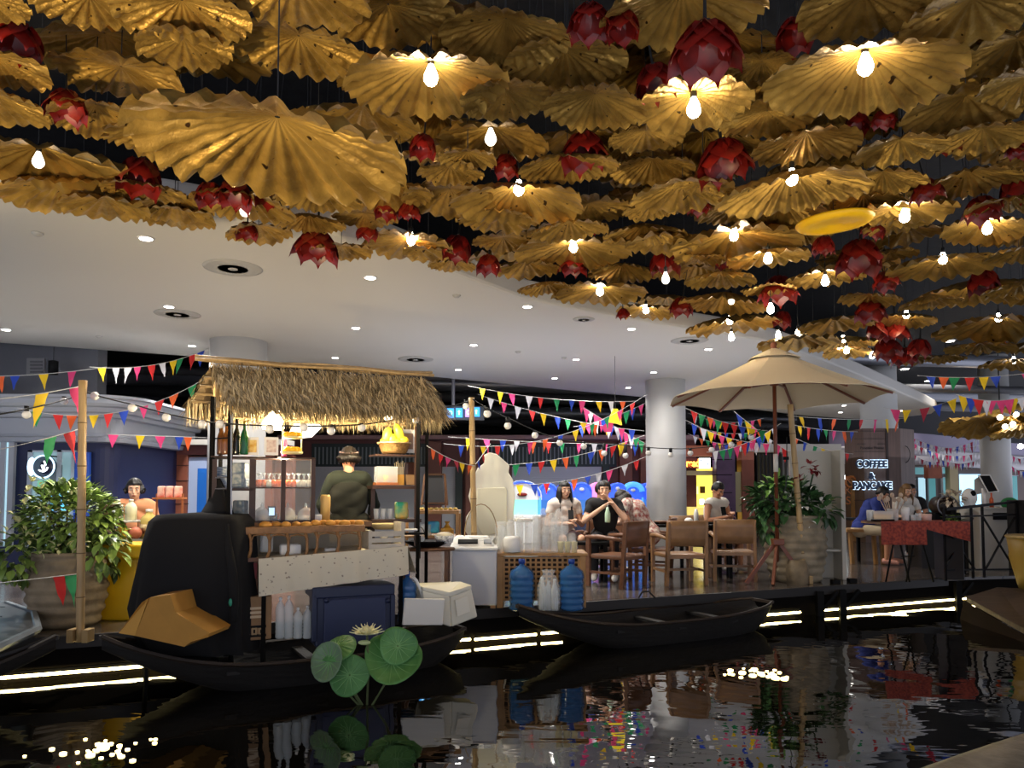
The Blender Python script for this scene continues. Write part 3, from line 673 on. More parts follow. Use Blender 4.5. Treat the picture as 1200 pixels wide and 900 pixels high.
# -- bread shop and pillars
D = 19.5; t = thing('bread_shop', 'yellow lit bread shop with orange and white glowing sign right of the white column', 'shop', P(815, 620, D))
panel('back_wall', mat('yellow lit wall', (.9, .65, .1), .5, em=(1, .75, .12), es=.75), t, 800, 548, 860, 640, D+.6, .1)
panel('fascia', M_('terracotta fascia', 'a4583a', .5), t, 798, 523, 834, 535, D, .3)
panel('counter_front', M_('cream counter', 'c9b98a', .5), t, 802, 552, 832, 557, D, .25)
panel('counter', mat('yellow counter', (.9, .7, .15), .4, em=(1, .8, .2), es=.4), t, 802, 594, 834, 640, D-.1, .4)
panel('menu_board', M_('brown menu board', '6b5420', .5), t, 820, 570, 826, 578, D+.4, .03)
panel('lit_menu', mat('lit menu', (1, .8, .2), em=(1, .85, .3), es=1.2), t, 803, 570, 818, 579, D+.4, .03)
panel('lamp', mat('shop lamp', (1, 1, .9), em=(1, .98, .85), es=3), t, 820, 585, 824, 591, D+.3, .1)
ob = panel('sign_backing', M_('sign maroon', '5a2418', .5), t, 801, 537, 832, 549, D-.3, .06)
c = P(809.5, 543, D-.38); T('Bread', S(12.5, c.y), c, mat('orange sign letters', (1, .35, .05), em=(1, .36, .06), es=2), ob, 'lettering', .01, sx=.68, bold=.01)
bx = panel('white_sign_block', mat('white sign block', (1, 1, 1), em=(.9, .95, 1), es=1.6), t, 819, 537, 832, 549, D-.36, .04)
c = P(825.5, 543, D-.43); T('Talk', S(11.5, c.y), c, mat('sign letter grey', (.12, .2, .32)), bx, 'lettering', .005, sx=.55)  # letters set darker than the white block to read against it
panel('pillar', m_purp, t, 834, 520, 858, 650, D-.3, .4, bevel=.02)
panel('pillar', M_('orange brown pillar', '8a4a34', .5, var=.2, vs=2), t, 863, 530, 880, 650, D-.1, .4, bevel=.02)
j = MB()
for y in (538, 556, 577, 596): pan(j, 834, y, 858, y+.8, D-.7, .01)
j.build('joint_lines', m_black, t)
panel('cream_board', M_('cream menu board', 'b8ad84', .6), t, 858, 553, 872, 600, D-.4, .05)
D = 21; t = thing('curtain_shop', 'shopfront with white cap and grey pleated curtain behind the parasol pole', 'shop', P(890, 620, D))
panel('cap', m_rail, t, 862, 522, 975, 531, D, .6)
cb2 = MB(True); x0 = P(876, 0, D).x; x1 = P(916, 0, D).x
cb2.grid(lambda u, v: (x0+(x1-x0)*u, D-.1+.04*sin(u*60), 2.6-2.2*v), 60, 2); cb2.build('curtain', M_('grey pleated curtain', '4b4d50', .8), t)
panel('wall', M_('light grey wall', '94979c', .6), t, 914, 531, 978, 640, D, .1)
# -- right hand mall with balcony
D = 30; t = thing('balcony_block', 'two storey mall wing with curved white balcony band and glazed shops at right', 'building', P(1080, 600, D))
pb = [(P(-0+960, 0, 27).x, 27)]+[(P(x, 0, d).x, d) for x, d in ((1000, 27), (1050, 27.5), (1080, 28.5), (1110, 30), (1150, 32.5), (1200, 35), (1280, 38))]
zz = lambda y, d=28: P(0, y, d).z
MB(True).sweep(pb, [(0, 2.55), (.06, 2.55), (.08, 2.85), (.02, 2.9), (.02, 3.05), (.06, 3.08), (.04, 3.2), (-.5, 3.2)]).build('balcony_band', M_('balcony white', 'b3aeb2', .5), t)
MB(True).sweep(pb, [(-.02, 3.2), (-.02, 3.75)]).build('balustrade', M_('lilac balustrade', '7f7690', .5), t)
MB().sweep([(x, y+1.0) for x, y in pb], [(0, DECK), (0, 2.6)]).build('shop_wall', M_('brown shop wall', '4d3a34', .6), t)
MB().sweep([(x, y+3) for x, y in pb], [(0, 3.0), (0, 5.9)]).build('upper_wall', M_('dark upper wall', '25242a', .7), t)
m_tg = mat('teal glass', (.08, .22, .24), .15, em=(.1, .3, .33), es=.35); m_cg = mat('cyan shop light', (.4, .7, .9), em=(.4, .75, 1), es=1.0)
for x0, x1, y0, y1, m in [(976, 1000, 546, 600, m_tg), (1062, 1072, 562, 600, m_tg), (1074, 1084, 560, 600, m_lglass), (1086, 1096, 560, 600, m_tg), (1103, 1110, 560, 598, m_tg), (1111, 1117, 558, 600, m_tg), (1122, 1152, 556, 600, m_cg), (1183, 1192, 558, 600, m_tg), (1060, 1098, 548, 556, m_tg), (1102, 1118, 548, 555, m_tg)]:
    d_ = 28+max(0, x0-1060)*.045
    w1 = panel('shop_window', m, t, x0, y0, x1, y1, d_+.6, .08); 
    f = MB(); pan(f, x0, y0-1, x1, y0, d_+.6, .12); pan(f, x0, y0, x0+.8, y1, d_+.6, .12); f.build('frame', m_cream, w1)
MB().box((P(1098, 0, 29).x, 29, 1.4), (.32, .32, 2.3)).build('cream_pillar', M_('cream pillar', 'c9b98f', .5), t)
MB().box((P(1195, 0, 33).x, 33, 1.4), (.4, .3, 2.3)).build('cream_pillar', M_('cream pillar', 'c9b98f', .5), t)
MB().box((P(1070, 0, 28).x, 27.6, 2.3), (.5, .3, .5)).build('red_bracket', m_brick, t)
c = P(1067, 516, 29); MB().box((c.x, 29, c.z), (.45, .1, .35)).build('cyan_sign', m_cg, t)
# cloud lamp and wooden sign behind white partition
c = P(983, 560, 24); t = thing('cloud_lamp', 'white glowing cloud shaped wall lamp right of the white partition', 'lamp', c)
cl = MB(True)
for dx, dz, r in ((-.14, 0, .1), (0, .05, .14), (.15, 0, .1), (0, -.06, .1)): cl.ball((c.x+dx, 24, c.z+dz), (r, .05, r), 10, 6)
cl.build('cloud', mat('cloud glow', (1, 1, 1), em=(.85, .97, 1), es=2.5), t); MB().bar((c.x, 24, c.z), (c.x, 24, DECK), .05).build('stand', m_black, t)
c = P(991, 590, 18); t = thing('wooden_letter_board', 'tall light wooden board with orange letter shapes, left of the coffee sign column', 'sign', (c.x, 18, DECK))
MB().bb((P(984, 0, 18).x, 18, DECK), (P(998, 0, 18).x, 18.05, P(0, 557, 18).z)).build('board', M_('light plywood', '9a6f3c', .6, var=.2, vs=5), t)
MB(True).tube([(P(983, 0, 18).x+.13*cos(k*pi/8), 17.96, P(0, 565, 18).z+.13*sin(k*pi/8)) for k in range(16)], .03, 5, True).build('round_motif', M_('orange motif', 'b0642c', .5), t)
for yy, s_ in ((563, 'R'), (575, 'K'), (587, 'S')): T(s_, .28, P(994, yy, 17.96), M_('orange motif', 'b0642c', .5), t, 'letter', .005)
# -- coffee sign column
D = 17.5; x0, x1, x2 = P(999, 0, D).x, P(1041, 0, D).x, P(1058, 0, D+.3).x
m_kw = M_('brown wood laminate', '5f4a41', .5, var=.18, vs=2, stretch=(8, 8, .6))
t = thing('coffee_sign_column', 'square brown wooden column with backlit blue coffee and pancake lettering', 'sign column', ((x0+x1)/2, D, DECK))
zt = P(0, 502, D).z
MB().prism([(x0, D, DECK), (x1, D, DECK), (x2, D+.35, DECK), (x2, D+1, DECK), (x0, D+1, DECK)], (0, 0, zt-DECK)).build('column_body', m_kw, t)
f = MB()
for y, h in ((505, 1), (514, 1), (529, 1), (586, 1)): pan(f, 1001, y, 1040, y+h*.5, D, .015)
pan(f, 1040, 503, 1040.8, 640, D, .02); f.build('joint_lines', M_('dark wood joint', '2f221d', .6), t)
mk = M_('faded dark letters', '2c2220', .6)
T('Pancake House', S(4.6, D), P(1022, 525, D-.02), mk, t, 'small_lettering', .004)
f = MB()
pan(f, 1004, 520, 1014, 520.6, D, .02); pan(f, 1028, 520, 1037, 520.6, D, .02); f.build('rule_lines', mk, t)
m_hal = mat('letter backlight', (.7, .85, 1), em=(.60, .80, 1), es=1.0); m_lt = mat('letter face navy', (.015, .045, .12), .4)
for s_, y, sz, sx, xx in (('COFFEE', 544, 11.5, .92, 1021), ('&', 558, 10, .9, 1021), ('PANCAKE', 569.5, 11.5, .88, 1022)):
    T(s_, S(sz, D), P(xx+.5, y, D-.06), m_hal, t, 'letter_backlight', .004, sx=sx, bold=.020)
    T(s_, S(sz, D), P(xx, y, D-.09), m_lt, t, 'lettering', .02, sx=sx, bold=.009)
f = MB(True)
MB(True).tube([(P(1049, 0, D).x+.12*cos(k*pi/6), D+.12, P(0, 532, D).z+.2*sin(k*pi/6)) for k in range(12)], .01, 4, True).build('side_motif', mk, t)
# second dark leaf clump on the far right column
c = P(1172, 495, 22); t = thing('brown_leaf_cluster', 'drooping cluster of brown and gold lotus leaves around the far right column', 'hanging decoration', (c.x, 22, c.z))
for i, (dx, dy, dz, s_) in enumerate([(-.6, 0, .1, 2.2), (.4, -.6, .25, 2.0), (.9, .2, -.15, 1.8), (0, -.9, -.1, 1.5), (.3, .1, .5, 2.2)]):
    o = bpy.data.objects.new('leaf_blade', LEAFM[i % 6]); COL.objects.link(o); o.parent = t; o.location = (dx, dy, dz); o.scale = (s_,)*3; o.rotation_euler = (.1*i-.2, .1, i)
for i, (px, py) in enumerate([(1172, 489), (1178, 500), (1187, 497), (1191, 486), (1196, 523)]):
    q = P(px, py, 21); MB(True).ball(q, .075, 10, 8).build('bulb', m_glass_bulb if False else mat('cluster bulb', (1, 1, 1), em=(1, .93, .8), es=12), t)
MB().cone((c.x, 22, c.z), (c.x, 22, 5.95), .02, n=6).build('hanging_wire', m_wire, t)
# outer walls closing the hall
struct(MB().bb((-22, 44, 0), (38, 44.3, 6)).build('wall_back', m_dark))
struct(MB().bb((-16.3, 8, 0), (-16, 44, 6)).build('wall_left', m_greyw))
# ================================================================ sampans
m_hull = M_('black hull paint', '14110f', .7, bump=.3, bs=9, stretch=(1, 1, 4)); m_hull2 = M_('dark hull wood', '2a211b', .5, var=.3, vs=3)
def sampan(name, label, A, B, wd, zg, bowA, bowB, m_out=m_hull, tipA=.04, tipB=.30, zbot=-.12, n=22, thwarts=3):
    A = Vector(A); B = Vector(B); d = (B-A); L = d.length; d.normalize(); nr = Vector((-d.y, d.x))
    t = thing(name, label, 'boat', ((A.x+B.x)/2, (A.y+B.y)/2, 0))
    def W_(u): return wd/2*max((1-abs(2*u-1)**2.4), 0)**.75+(tipA*(1-u)+tipB*u)/2
    def Z_(u): return zg+bowA*max(0, (.42-u)/.42)**2.2+bowB*max(0, (u-.65)/.35)**2
    def B_(u): return zbot+(zg+bowA-zbot-.09)*max(0, (.44-u)/.44)**1.4+(zg+bowB-zbot-.10)*max(0, (u-.78)/.22)**1.8
    def fn(off):
        def g(u, v):
            a = (v-.5)*2; k = abs(a); w_ = max(.008, W_(u)-off); zb, zg_ = B_(u)+off, Z_(u)
            prof = min(1, k*1.55)**.8; y = (1 if a > 0 else -1)*w_*(.72*min(1, k*2)+.28*max(0, k*2-1)) if k < 1 else a*w_
            z = zb+(zg_-zb)*max(0, (k-.38)/.62)**1.15
            p = A+d*(u*L)+nr*y
            return (p.x, p.y, z)
        return g
    mb = MB(True); mb.grid(fn(0), n, 12); mb.grid(fn(.022), n, 12); mb.build('hull', m_out, t)
    g = MB()
    for sgn in (-1, 1):
        pts = []
        for i in range(n+1):
            u = i/n; w_ = W_(u); p = A+d*(u*L)+nr*(sgn*(w_-.005)); pts.append((p.x, p.y, Z_(u)+.008))
        g.tube(pts, .018, 5)
    for u, w_ in ((0, W_(0)), (1, W_(1))):
        p = A+d*(u*L); q = nr*w_; g.bar((p.x-q.x, p.y-q.y, Z_(u)), (p.x+q.x, p.y+q.y, Z_(u)), .04, .03)
    g.build('gunwale', m_hull2 if m_out is m_hull else m_hull, t)
    for i in range(thwarts):
        u = .3+.45*i/max(1, thwarts-1); p = A+d*(u*L); q = nr*(W_(u)-.02)
        MB().bar((p.x-q.x, p.y-q.y, Z_(u)-.06), (p.x+q.x, p.y+q.y, Z_(u)-.06), .09, .025).build('thwart', m_hull, t)
    for u in (.05, .95):
        pass
    return t
b1 = sampan('sampan', 'black wooden sampan carrying the thatched food stall, boxes and crates', (-3.02, 5.55), (-.50, 6.95), .74, .20, .24, .07)
b2 = sampan('sampan', 'empty black wooden sampan moored in the middle with pointed left bow', (.06, 7.05), (2.85, 8.55), .62, .22, .22, .06)
# sampan tip poking in at the left edge
b3 = sampan('sampan', 'dark pointed sampan bow reaching in from the left edge below the pots', (-3.36, 5.55), (-6.2, 4.2), .5, .16, .28, .1)
# right sampan with broad board deck
A = G(1145, 703, .30); 
t = thing('wooden_landing_board', 'weathered brown wooden board deck sloping into pond at right edge', 'boat', (A.x, A.y, 0))
m_board = M_('weathered brown board', '4a3b30', .45, var=.3, vs=2, stretch=(1, 8, 1), bump=.3, bs=12)
a_ = G(1132, 699, .30); b_ = G(1168, 688, .34); c_ = G(1215, 690, .34); d_ = G(1300, 720, .3); e_ = G(1300, 775, .12); f_ = G(1210, 742, .12)
MB().prism([a_, b_, c_, d_, e_, f_], (0, 0, -.06)).build('top_board', m_board, t, bevel=.01)
MB().prism([a_+Vector((0, .02, -.06)), f_+Vector((0, .02, -.06)), e_+Vector((0, 0, -.06)), e_+Vector((0, .25, -.4)), f_+Vector((0, .25, -.4)), a_+Vector((.1, .3, -.4))], (.02, .1, -.1)).build('side_board', M_('dark weathered side', '241b14', .85, spec=.1), t)
# wooden piles
for (px, py, w_, h_, lab) in [(256, 792, .10, .10, 'short square dark pile in the water in front of the stall sampan'), (713, 748, .12, .06, 'short dark block pile under left part of the empty sampan'), (659, 742, .05, .2, 'thin dark pile by the left tip of the empty sampan')]:
    p = G(px, py, 0); tag(MB().bb((p.x-w_/2, p.y-.05, -.72), (p.x+w_/2, p.y+.05, h_)).build('wooden_pile', M_('grey brown pile wood', '3a332b', .7, var=.3), bevel=.008), lab, 'pile')
for (px, lab) in [(955, 'dark pier post with bracket under deck below the striped pot'), (981, 'second dark pier post under the deck, right of the pot'), (1115, 'dark angled pier post under the deck by the railing')]:
    k = (px-600)/F; Y = 7.66/(1-.43*k); t = thing('pier_post', lab, 'post', (k*Y, Y-.06, -.7))
    MB().bb((k*Y-.04, Y-.10, -.7), (k*Y+.04, Y-.02, .30)).build('upright', m_black, t)
    MB().bar((k*Y, Y-.06, .05), (k*Y+.25, Y+.02, .28), .04).build('brace', m_black, t)
# deck edge board line in front (dark beams at water)
bm = MB(); k0 = edgeY(X0)
bm.bar((X0, edgeY(X0)-.02, .30), (5.9, edgeY(5.9)-.02, .30), .04, .10)
tag(bm.build('deck_edge_beam', M_('dark edge beam', '1e1a17', .5)), 'long dark timber edge beam running along the deck front above the light strips', 'beam')
# near stone kerb at the lower right
kb = MB(True); A = G(1040, 912, .34); B = G(1205, 858, .34); Bn = B+(B-A)*1.0; An = A-(B-A)*.6
path = [(An.x+(Bn.x-An.x)*i/10, An.y+(Bn.y-An.y)*i/10+.05*sin(i/10*pi)) for i in range(11)]
kb.sweep(path, [(-.02, -.7), (-.02, .28), (0, .31), (.03, .335), (.07, .345), (.12, .34), (.8, .30), (.8, -.7)])
kb2 = kb.build('pond_kerb', M_('grey brown stone', '7b7468', .35, var=.25, vs=12, bump=.2)); tag(kb2, 'curved grey stone kerb of the pond in the lower right corner', 'kerb')
# raised grey tiled platform corner at left edge
pl = MB(); pts = [G(-160, 700, .55), G(8, 700, .55), G(40, 715, .52), G(44, 742, .46), G(-10, 768, .46), G(-200, 800, .46)]
t = thing('tiled_platform', 'corner of raised dark tiled platform with pale metal rim at left edge', 'platform', (pts[3].x, pts[3].y, 0))
MB().prism([(p.x, p.y, .50) for p in pts], (0, 0, -.05)).build('tile_top', M_('grey slate tiles', '35373b', .3, var=.2), t)
MB().tube([(p.x, p.y-.0, .49) for p in pts[1:]], .03, 6).build('metal_rim', M_('pale metal rim', '8b949c', .35, .5), t)
j = MB()
for k in range(4):
    a = pts[1].lerp(pts[4], (k+.5)/4); b = pts[0].lerp(pts[5], (k+.5)/4); j.bar((a.x, a.y, .503), (b.x, b.y, .503), .012, .004)
j.build('tile_joints', M_('pale joint', '5d6064', .6), t)
MB().bb((pts[0].x-.5, pts[3].y+.1, -.7), (pts[1].x, pts[1].y, .45)).build('base', m_black, t)

# ================================================================ bamboo posts
m_bam = M_('bamboo', 'a98c5d', .45, var=.15, vs=4, stretch=(6, 6, .7)); m_bamd = M_('bamboo node', '6d5433', .6)
def bamboo(label, foot, top, r, nodes=6, block=True):
    foot = Vector(foot); top = Vector(top); t = thing('bamboo_post', label, 'post', foot)
    mb = MB(True); N = nodes*4; mb.tube([foot.lerp(top, i/N) for i in range(N+1)], [r*(1.08 if i % 4 == 0 else .97) for i in range(N+1)], 12); mb.build('culm', m_bam, t)
    nd = MB(True)
    for i in range(1, nodes):
        p = foot.lerp(top, i/nodes); q = foot.lerp(top, i/nodes+.004); nd.cone(p, q, r*1.13, n=12)
    nd.build('nodes', m_bamd, t)
    if block:
        for s_ in (-1, 1): MB().bb((foot.x+s_*r*1.1-(.05 if s_ < 0 else 0), foot.y-.05, foot.z), (foot.x+s_*r*1.1+(.05 if s_ > 0 else 0), foot.y+.05, foot.z+.10)).build('foot_block', m_bam, t, bevel=.006)
    return t
f0 = G(94, 752, DECK); f0.z = DECK
bamboo('slim bamboo post carrying bunting in front of potted plant at left', f0, P(97, 446, f0.y), .030)
f1 = G(557, 706, DECK); bamboo('slim bamboo post right of the thatched stall, beside white freezer', f1, P(552.5, 466, f1.y), .030)
f2 = G(943, 684, DECK); bamboo('leaning bamboo post at the right of parasol and striped pot', f2, P(926, 474, f2.y), .036)

# ================================================================ left plants, bin, side table
def foliage(mb, c, rx, ry, rz, n, size, q, down=.2, fold=.3):
    for _ in range(n):
        while True:
            x, y, z = q.uniform(-1, 1), q.uniform(-1, 1), q.uniform(-1, 1)
            if .35 < x*x+y*y+z*z < 1: break
        p = Vector((c[0]+x*rx, c[1]+y*ry, c[2]+z*rz)); o = Vector((x, y, z+.3)).normalized()
        s_ = size*q.uniform(.6, 1.2); d = (o+Vector((q.uniform(-.6, .6), q.uniform(-.6, .6), q.uniform(-.7, .3)-down))).normalized(); sd = d.cross(Vector((0, 0, 1))).normalized(); up = sd.cross(d)
        a = p; m1 = p+d*s_*.35; m2 = p+d*s_*.7-up*s_*.06; e = p+d*s_-up*s_*.16; w_ = s_*.28
        mb.add([a, m1+sd*w_+up*w_*fold, m1, m1-sd*w_+up*w_*fold, m2+sd*w_*.8+up*w_*fold, m2, m2-sd*w_*.8+up*w_*fold, e], [(0, 2, 1), (0, 3, 2), (1, 2, 5, 4), (2, 3, 6, 5), (4, 5, 7), (5, 6, 7)])
m_leafg = M_('dark green leaf', '33521f', .35, island=.6, col2=hexc('9dba5a')); m_leafd = M_('deep green leaf', '1c3420', .35, island=.6, col2=hexc('4f7a45'))
m_stone = M_('weathered pot', '83735a', .7, var=.3, vs=5, bump=.4, bs=14)
def ribbed_pot(t, c, r, h, bands, m=m_stone):
    prof = []; N = bands*4
    for i in range(N+1):
        u = i/N; rr = r*(.74+.30*sin(min(1, u*1.15+.12)*pi*.62)) * (1-.10*max(0, u-.75)/.25)
        rr += .018*(1 if i % 4 in (1, 2) else 0); prof.append((rr, h*u))
    MB(True).lathe(c, prof+[(prof[-1][0]+.02, h+.01), (prof[-1][0]+.02, h+.04), (prof[-1][0]-.03, h+.04), (prof[-1][0]-.03, h-.06)], 28).build('pot', m, t)
    MB().lathe(c, [(r*.85, h-.06), (.001, h-.05)], 20).build('soil', M_('dark soil', '1c140e', .9), t)
q = random.Random(11)
c = Vector((P(77, 748, 6.6).x, 6.6, DECK)); t = thing('potted_shrub', 'leafy green and yellow shrub in large weathered ribbed tub at left', 'potted plant', c)
ribbed_pot(t, c, .30, .60, 6)
fb = MB(); foliage(fb, (c.x, c.y, DECK+.93), .38, .34, .31, 1300, .10, q); foliage(fb, (c.x-.28, c.y-.2, DECK+.62), .22, .22, .2, 160, .12, q, .6); foliage(fb, (c.x+.3, c.y, DECK+.72), .18, .2, .28, 160, .12, q, .6)
tag(fb.build('foliage', m_leafg, t), kind=None)
st = MB(True)
for k in range(14): a = q.uniform(0, 6.28); st.tube([c+Vector((.05*cos(a), .05*sin(a), .55)), c+Vector((.2*cos(a), .2*sin(a), .85)), c+Vector((.38*cos(a), .33*sin(a), 1.05))], .008, 5)
st.build('stems', M_('brown stem', '4a3a22', .7), t)
fw = MB()
for k in range(16): foliage(fw, (c.x+q.uniform(-.35, .35), c.y-.36, c.z+q.uniform(.65, 1.25)), .03, .02, .03, 5, .07, q)
fw.build('pale_leaves', M_('cream leaf', 'c9c78a', .4), t)
# yellow bin
D = 6.75; p0 = P(120, 643, D); p1 = P(182, 643, D); zt = P(0, 638, D).z; xb0, xb1 = P(124, 0, D).x, P(178, 0, D).x
t = thing('yellow_bin', 'bright yellow plastic bin with rimmed lid beside the black cloth', 'bin', ((p0.x+p1.x)/2, D, DECK))
def frustum(mb, x0, x1, y0, y1, z0, X0_, X1_, Y0_, Y1_, z1):
    return mb.add([(x0, y0, z0), (x1, y0, z0), (x1, y1, z0), (x0, y1, z0), (X0_, Y0_, z1), (X1_, Y0_, z1), (X1_, Y1_, z1), (X0_, Y1_, z1)], [(3, 2, 1, 0), (4, 5, 6, 7), (0, 1, 5, 4), (1, 2, 6, 5), (2, 3, 7, 6), (3, 0, 4, 7)])
m_yb = M_('yellow plastic', 'd8a90c', .35)
frustum(MB(), xb0+.03, xb1-.03, D+.03, D+.37, DECK, xb0, xb1, D, D+.40, zt-.12).build('body', m_yb, t, bevel=.02)
frustum(MB(), p0.x, p1.x, D-.03, D+.43, zt-.13, p0.x-.01, p1.x+.01, D-.04, D+.44, zt).build('lid', m_yb, t, bevel=.02)
MB().bb((p0.x+.07, D-.055, zt-.09), (p0.x+.13, D-.02, zt-.05)).build('latch', M_('dark yellow plastic', 'a37c06', .4), t)
# black side table with jars
D = 7.35; zt = P(0, 633, D).z; x0 = P(122, 0, D).x; x1 = P(216, 0, D).x
t = thing('side_table', 'black side table with white tray edge behind the yellow bin', 'table', ((x0+x1)/2, D, DECK))
MB().bb((x0, D, zt-.05), (x1, D+.5, zt)).build('tabletop', m_black, t, bevel=.004); MB().bb((x0+.02, D-.01, zt-.012), (x1, D+.0, zt+.012)).build('pale_edge', m_dif, t)
for x in (x0+.03, x1-.03):
    for y in (D+.04, D+.46): MB().cone((x, y, DECK), (x, y, zt-.04), .018, n=8).build('leg', m_black, t)
TZ = zt
m_milk = M_('milky plastic', 'd9d8b8', .3); m_cap = M_('white cap', 'e8e6e0', .4)
m_clear = mat('clear plastic', (.82, .86, .86), .08, alpha=.34); m_juice = M_('pale juice', 'c8b46a', .2); m_amb = M_('amber juice', 'b0802c', .2)
def jug(name, label, cat, base, r, h, m, capm=m_cap, group=None, lab_m=None, handle=False):
    t = thing(name, label, cat, base, 0, group)
    MB(True).lathe(base, [(r*.9, 0), (r, .01), (r, h*.62), (r*.8, h*.74), (r*.36, h*.86), (r*.34, h*.92), (.001, h*.93)], 16).build('body', m, t)
    MB(True).lathe(base, [(r*.40, h*.90), (r*.40, h), (.001, h)], 12).build('cap', capm, t)
    if lab_m: MB(True).lathe(base, [(r*1.01, h*.18), (r*1.01, h*.5)], 16).build('paper_label', lab_m, t)
    if handle: MB(True).tube([base+Vector((-r*.9, -.0, h*.6)), base+Vector((-r*1.5, 0, h*.5)), base+Vector((-r*.95, 0, h*.28))], .008, 5).build('handle', m, t)
    return t
st_ = P(148, 609, D+.15)
rk = thing('wire_riser', 'small round riser shelf holding the milky jugs behind the yellow bin', 'stand', (st_.x, st_.y, TZ))
MB(True).lathe((st_.x, st_.y, TZ), [(.001, .17), (.15, .17), (.15, .19), (.001, .19)], 24).build('shelf', m_dif, rk)
for a in (0, 2.1, 4.2): MB().cone((st_.x+.12*cos(a), st_.y+.12*sin(a), TZ), (st_.x+.12*cos(a), st_.y+.12*sin(a), TZ+.17), .006, n=6).build('leg', m_black, rk)
for dx, lab, lm in ((-.075, 'milky yellow plastic jug with dark label, left on the round riser', M_('dark label', '2b2b30', .5)), (.06, 'milky yellow plastic jug without label, right on the round riser', None)):
    jug('plastic_jug', lab, 'jug', Vector((st_.x+dx, st_.y-.03, TZ+.19)), .055, .21, m_milk, lab_m=lm, handle=dx < 0)
for (px, py, lab, m, lm, r, h) in [(175, 632, 'large printed jar of pale drink on side table right of the milky jugs', m_juice, M_('teal red label', '8f4f3a', .5, col2=hexc('c9b98a'), var=.3, vs=30), .085, .30), (192, 622, 'printed white and blue jar on side table below the snack packs', m_clear, M_('white blue label', 'c8d8e0', .5, col2=hexc('e0b060'), var=.2, vs=25), .07, .22)]:
    p = P(px, 600, D+.2); jug('drink_jar', lab, 'jar', Vector((p.x, p.y, TZ)), r, h, m, lab_m=lm)
for i, (px, lab, m) in enumerate([(143, 'leaning clear bag of snacks at left end of the side table', m_amb), (158, 'clear bag of red and white snacks under the round riser', M_('red snack', 'b86a50', .5))]):
    p = P(px, 625, D+.08); tag(MB(True).ball((p.x, p.y, TZ+.065), (.07, .05, .065), 12, 8).build('snack_bag', m), lab, 'bag')
p = P(199, 583, D+.25); rk = thing('snack_shelf', 'small wooden shelf stand holding three snack packs before the terracotta pillar', 'stand', (p.x, p.y, TZ))
MB().box((p.x, p.y, p.z-.01), (.30, .14, .02)).build('shelf', M_('warm wood', '9a5a32', .5), rk, bevel=.004)
for s_ in (-1, 1): MB().bb((p.x+s_*.13-.008, p.y-.008, TZ), (p.x+s_*.13+.008, p.y+.008, p.z+.04)).build('post', M_('warm wood', '9a5a32', .5), rk)
for i, nm in enumerate(('left', 'middle', 'right')):
    tag(MB().box((p.x-.085+i*.085, p.y, p.z+.058), (.075, .05, .115)).build('snack_pack', M_('pink white pack', 'e8c4b4', .4, col2=hexc('c95a4a'), var=.1, vs=14), bevel=.012), '%s of three pink and white snack packs on the small wooden shelf' % nm, 'packet', 'snack packs on the small shelf')
for i, (px, lab) in enumerate([(206, 'crumpled white plastic bag beside the black cloth peak'), ]):
    p = P(px, 603, D+.1); tag(MB(True).ball((p.x, p.y, TZ+.17), (.06, .05, .05), 9, 6).ball((p.x+.06, p.y, TZ+.20), (.05, .04, .03), 9, 6).ball((p.x, p.y, TZ+.07), (.05, .05, .075), 9, 6).build('plastic_bag', m_cap), lab, 'bag')
# ================================================================ black draped cart and cardboard
m_cloth = M_('black cloth', '0f0e0f', .95, bump=.25, bs=9)
def pt(px, py, D): return P(px, py, D)
D = 5.75
t = thing('covered_cart', 'tall cart shrouded in black cloth with a pointed peak, on the stall sampan', 'covered cart', P(220, 780, D))
# cloth as a draped sheet: rings of silhouette (front, back offset) from top to bottom
rows = [(604, 172, 272, .20), (612, 163, 279, .22), (640, 156, 281, .24), (665, 152, 282, .25), (690, 147, 283, .26), (715, 143, 284, .27), (745, 150, 284, .26), (770, 160, 283, .2)]
def ring(row, k, n=40):
    y, xl, xr, dp = row; a = P(xl, y, D); b = P(xr, y, D); cx = (a.x+b.x)/2; hw = (b.x-a.x)/2; out = []
    for i in range(n):
        t_ = 2*pi*i/n; cx_, sx_ = cos(t_), sin(t_); e = .55
        x = abs(cx_)**e*(1 if cx_ > 0 else -1); yy = abs(sx_)**e*(1 if sx_ > 0 else -1)
        f_ = 1+(.03+.012*k)*sin(i*2*pi/n*9+1.3)*(k/7)
        out.append(Vector((cx+hw*x*f_, D+.28+(dp+.06)*yy*f_, a.z)))
    return out
RS = [ring(r_, k) for k, r_ in enumerate(rows)]
mb = MB(True); n = 40
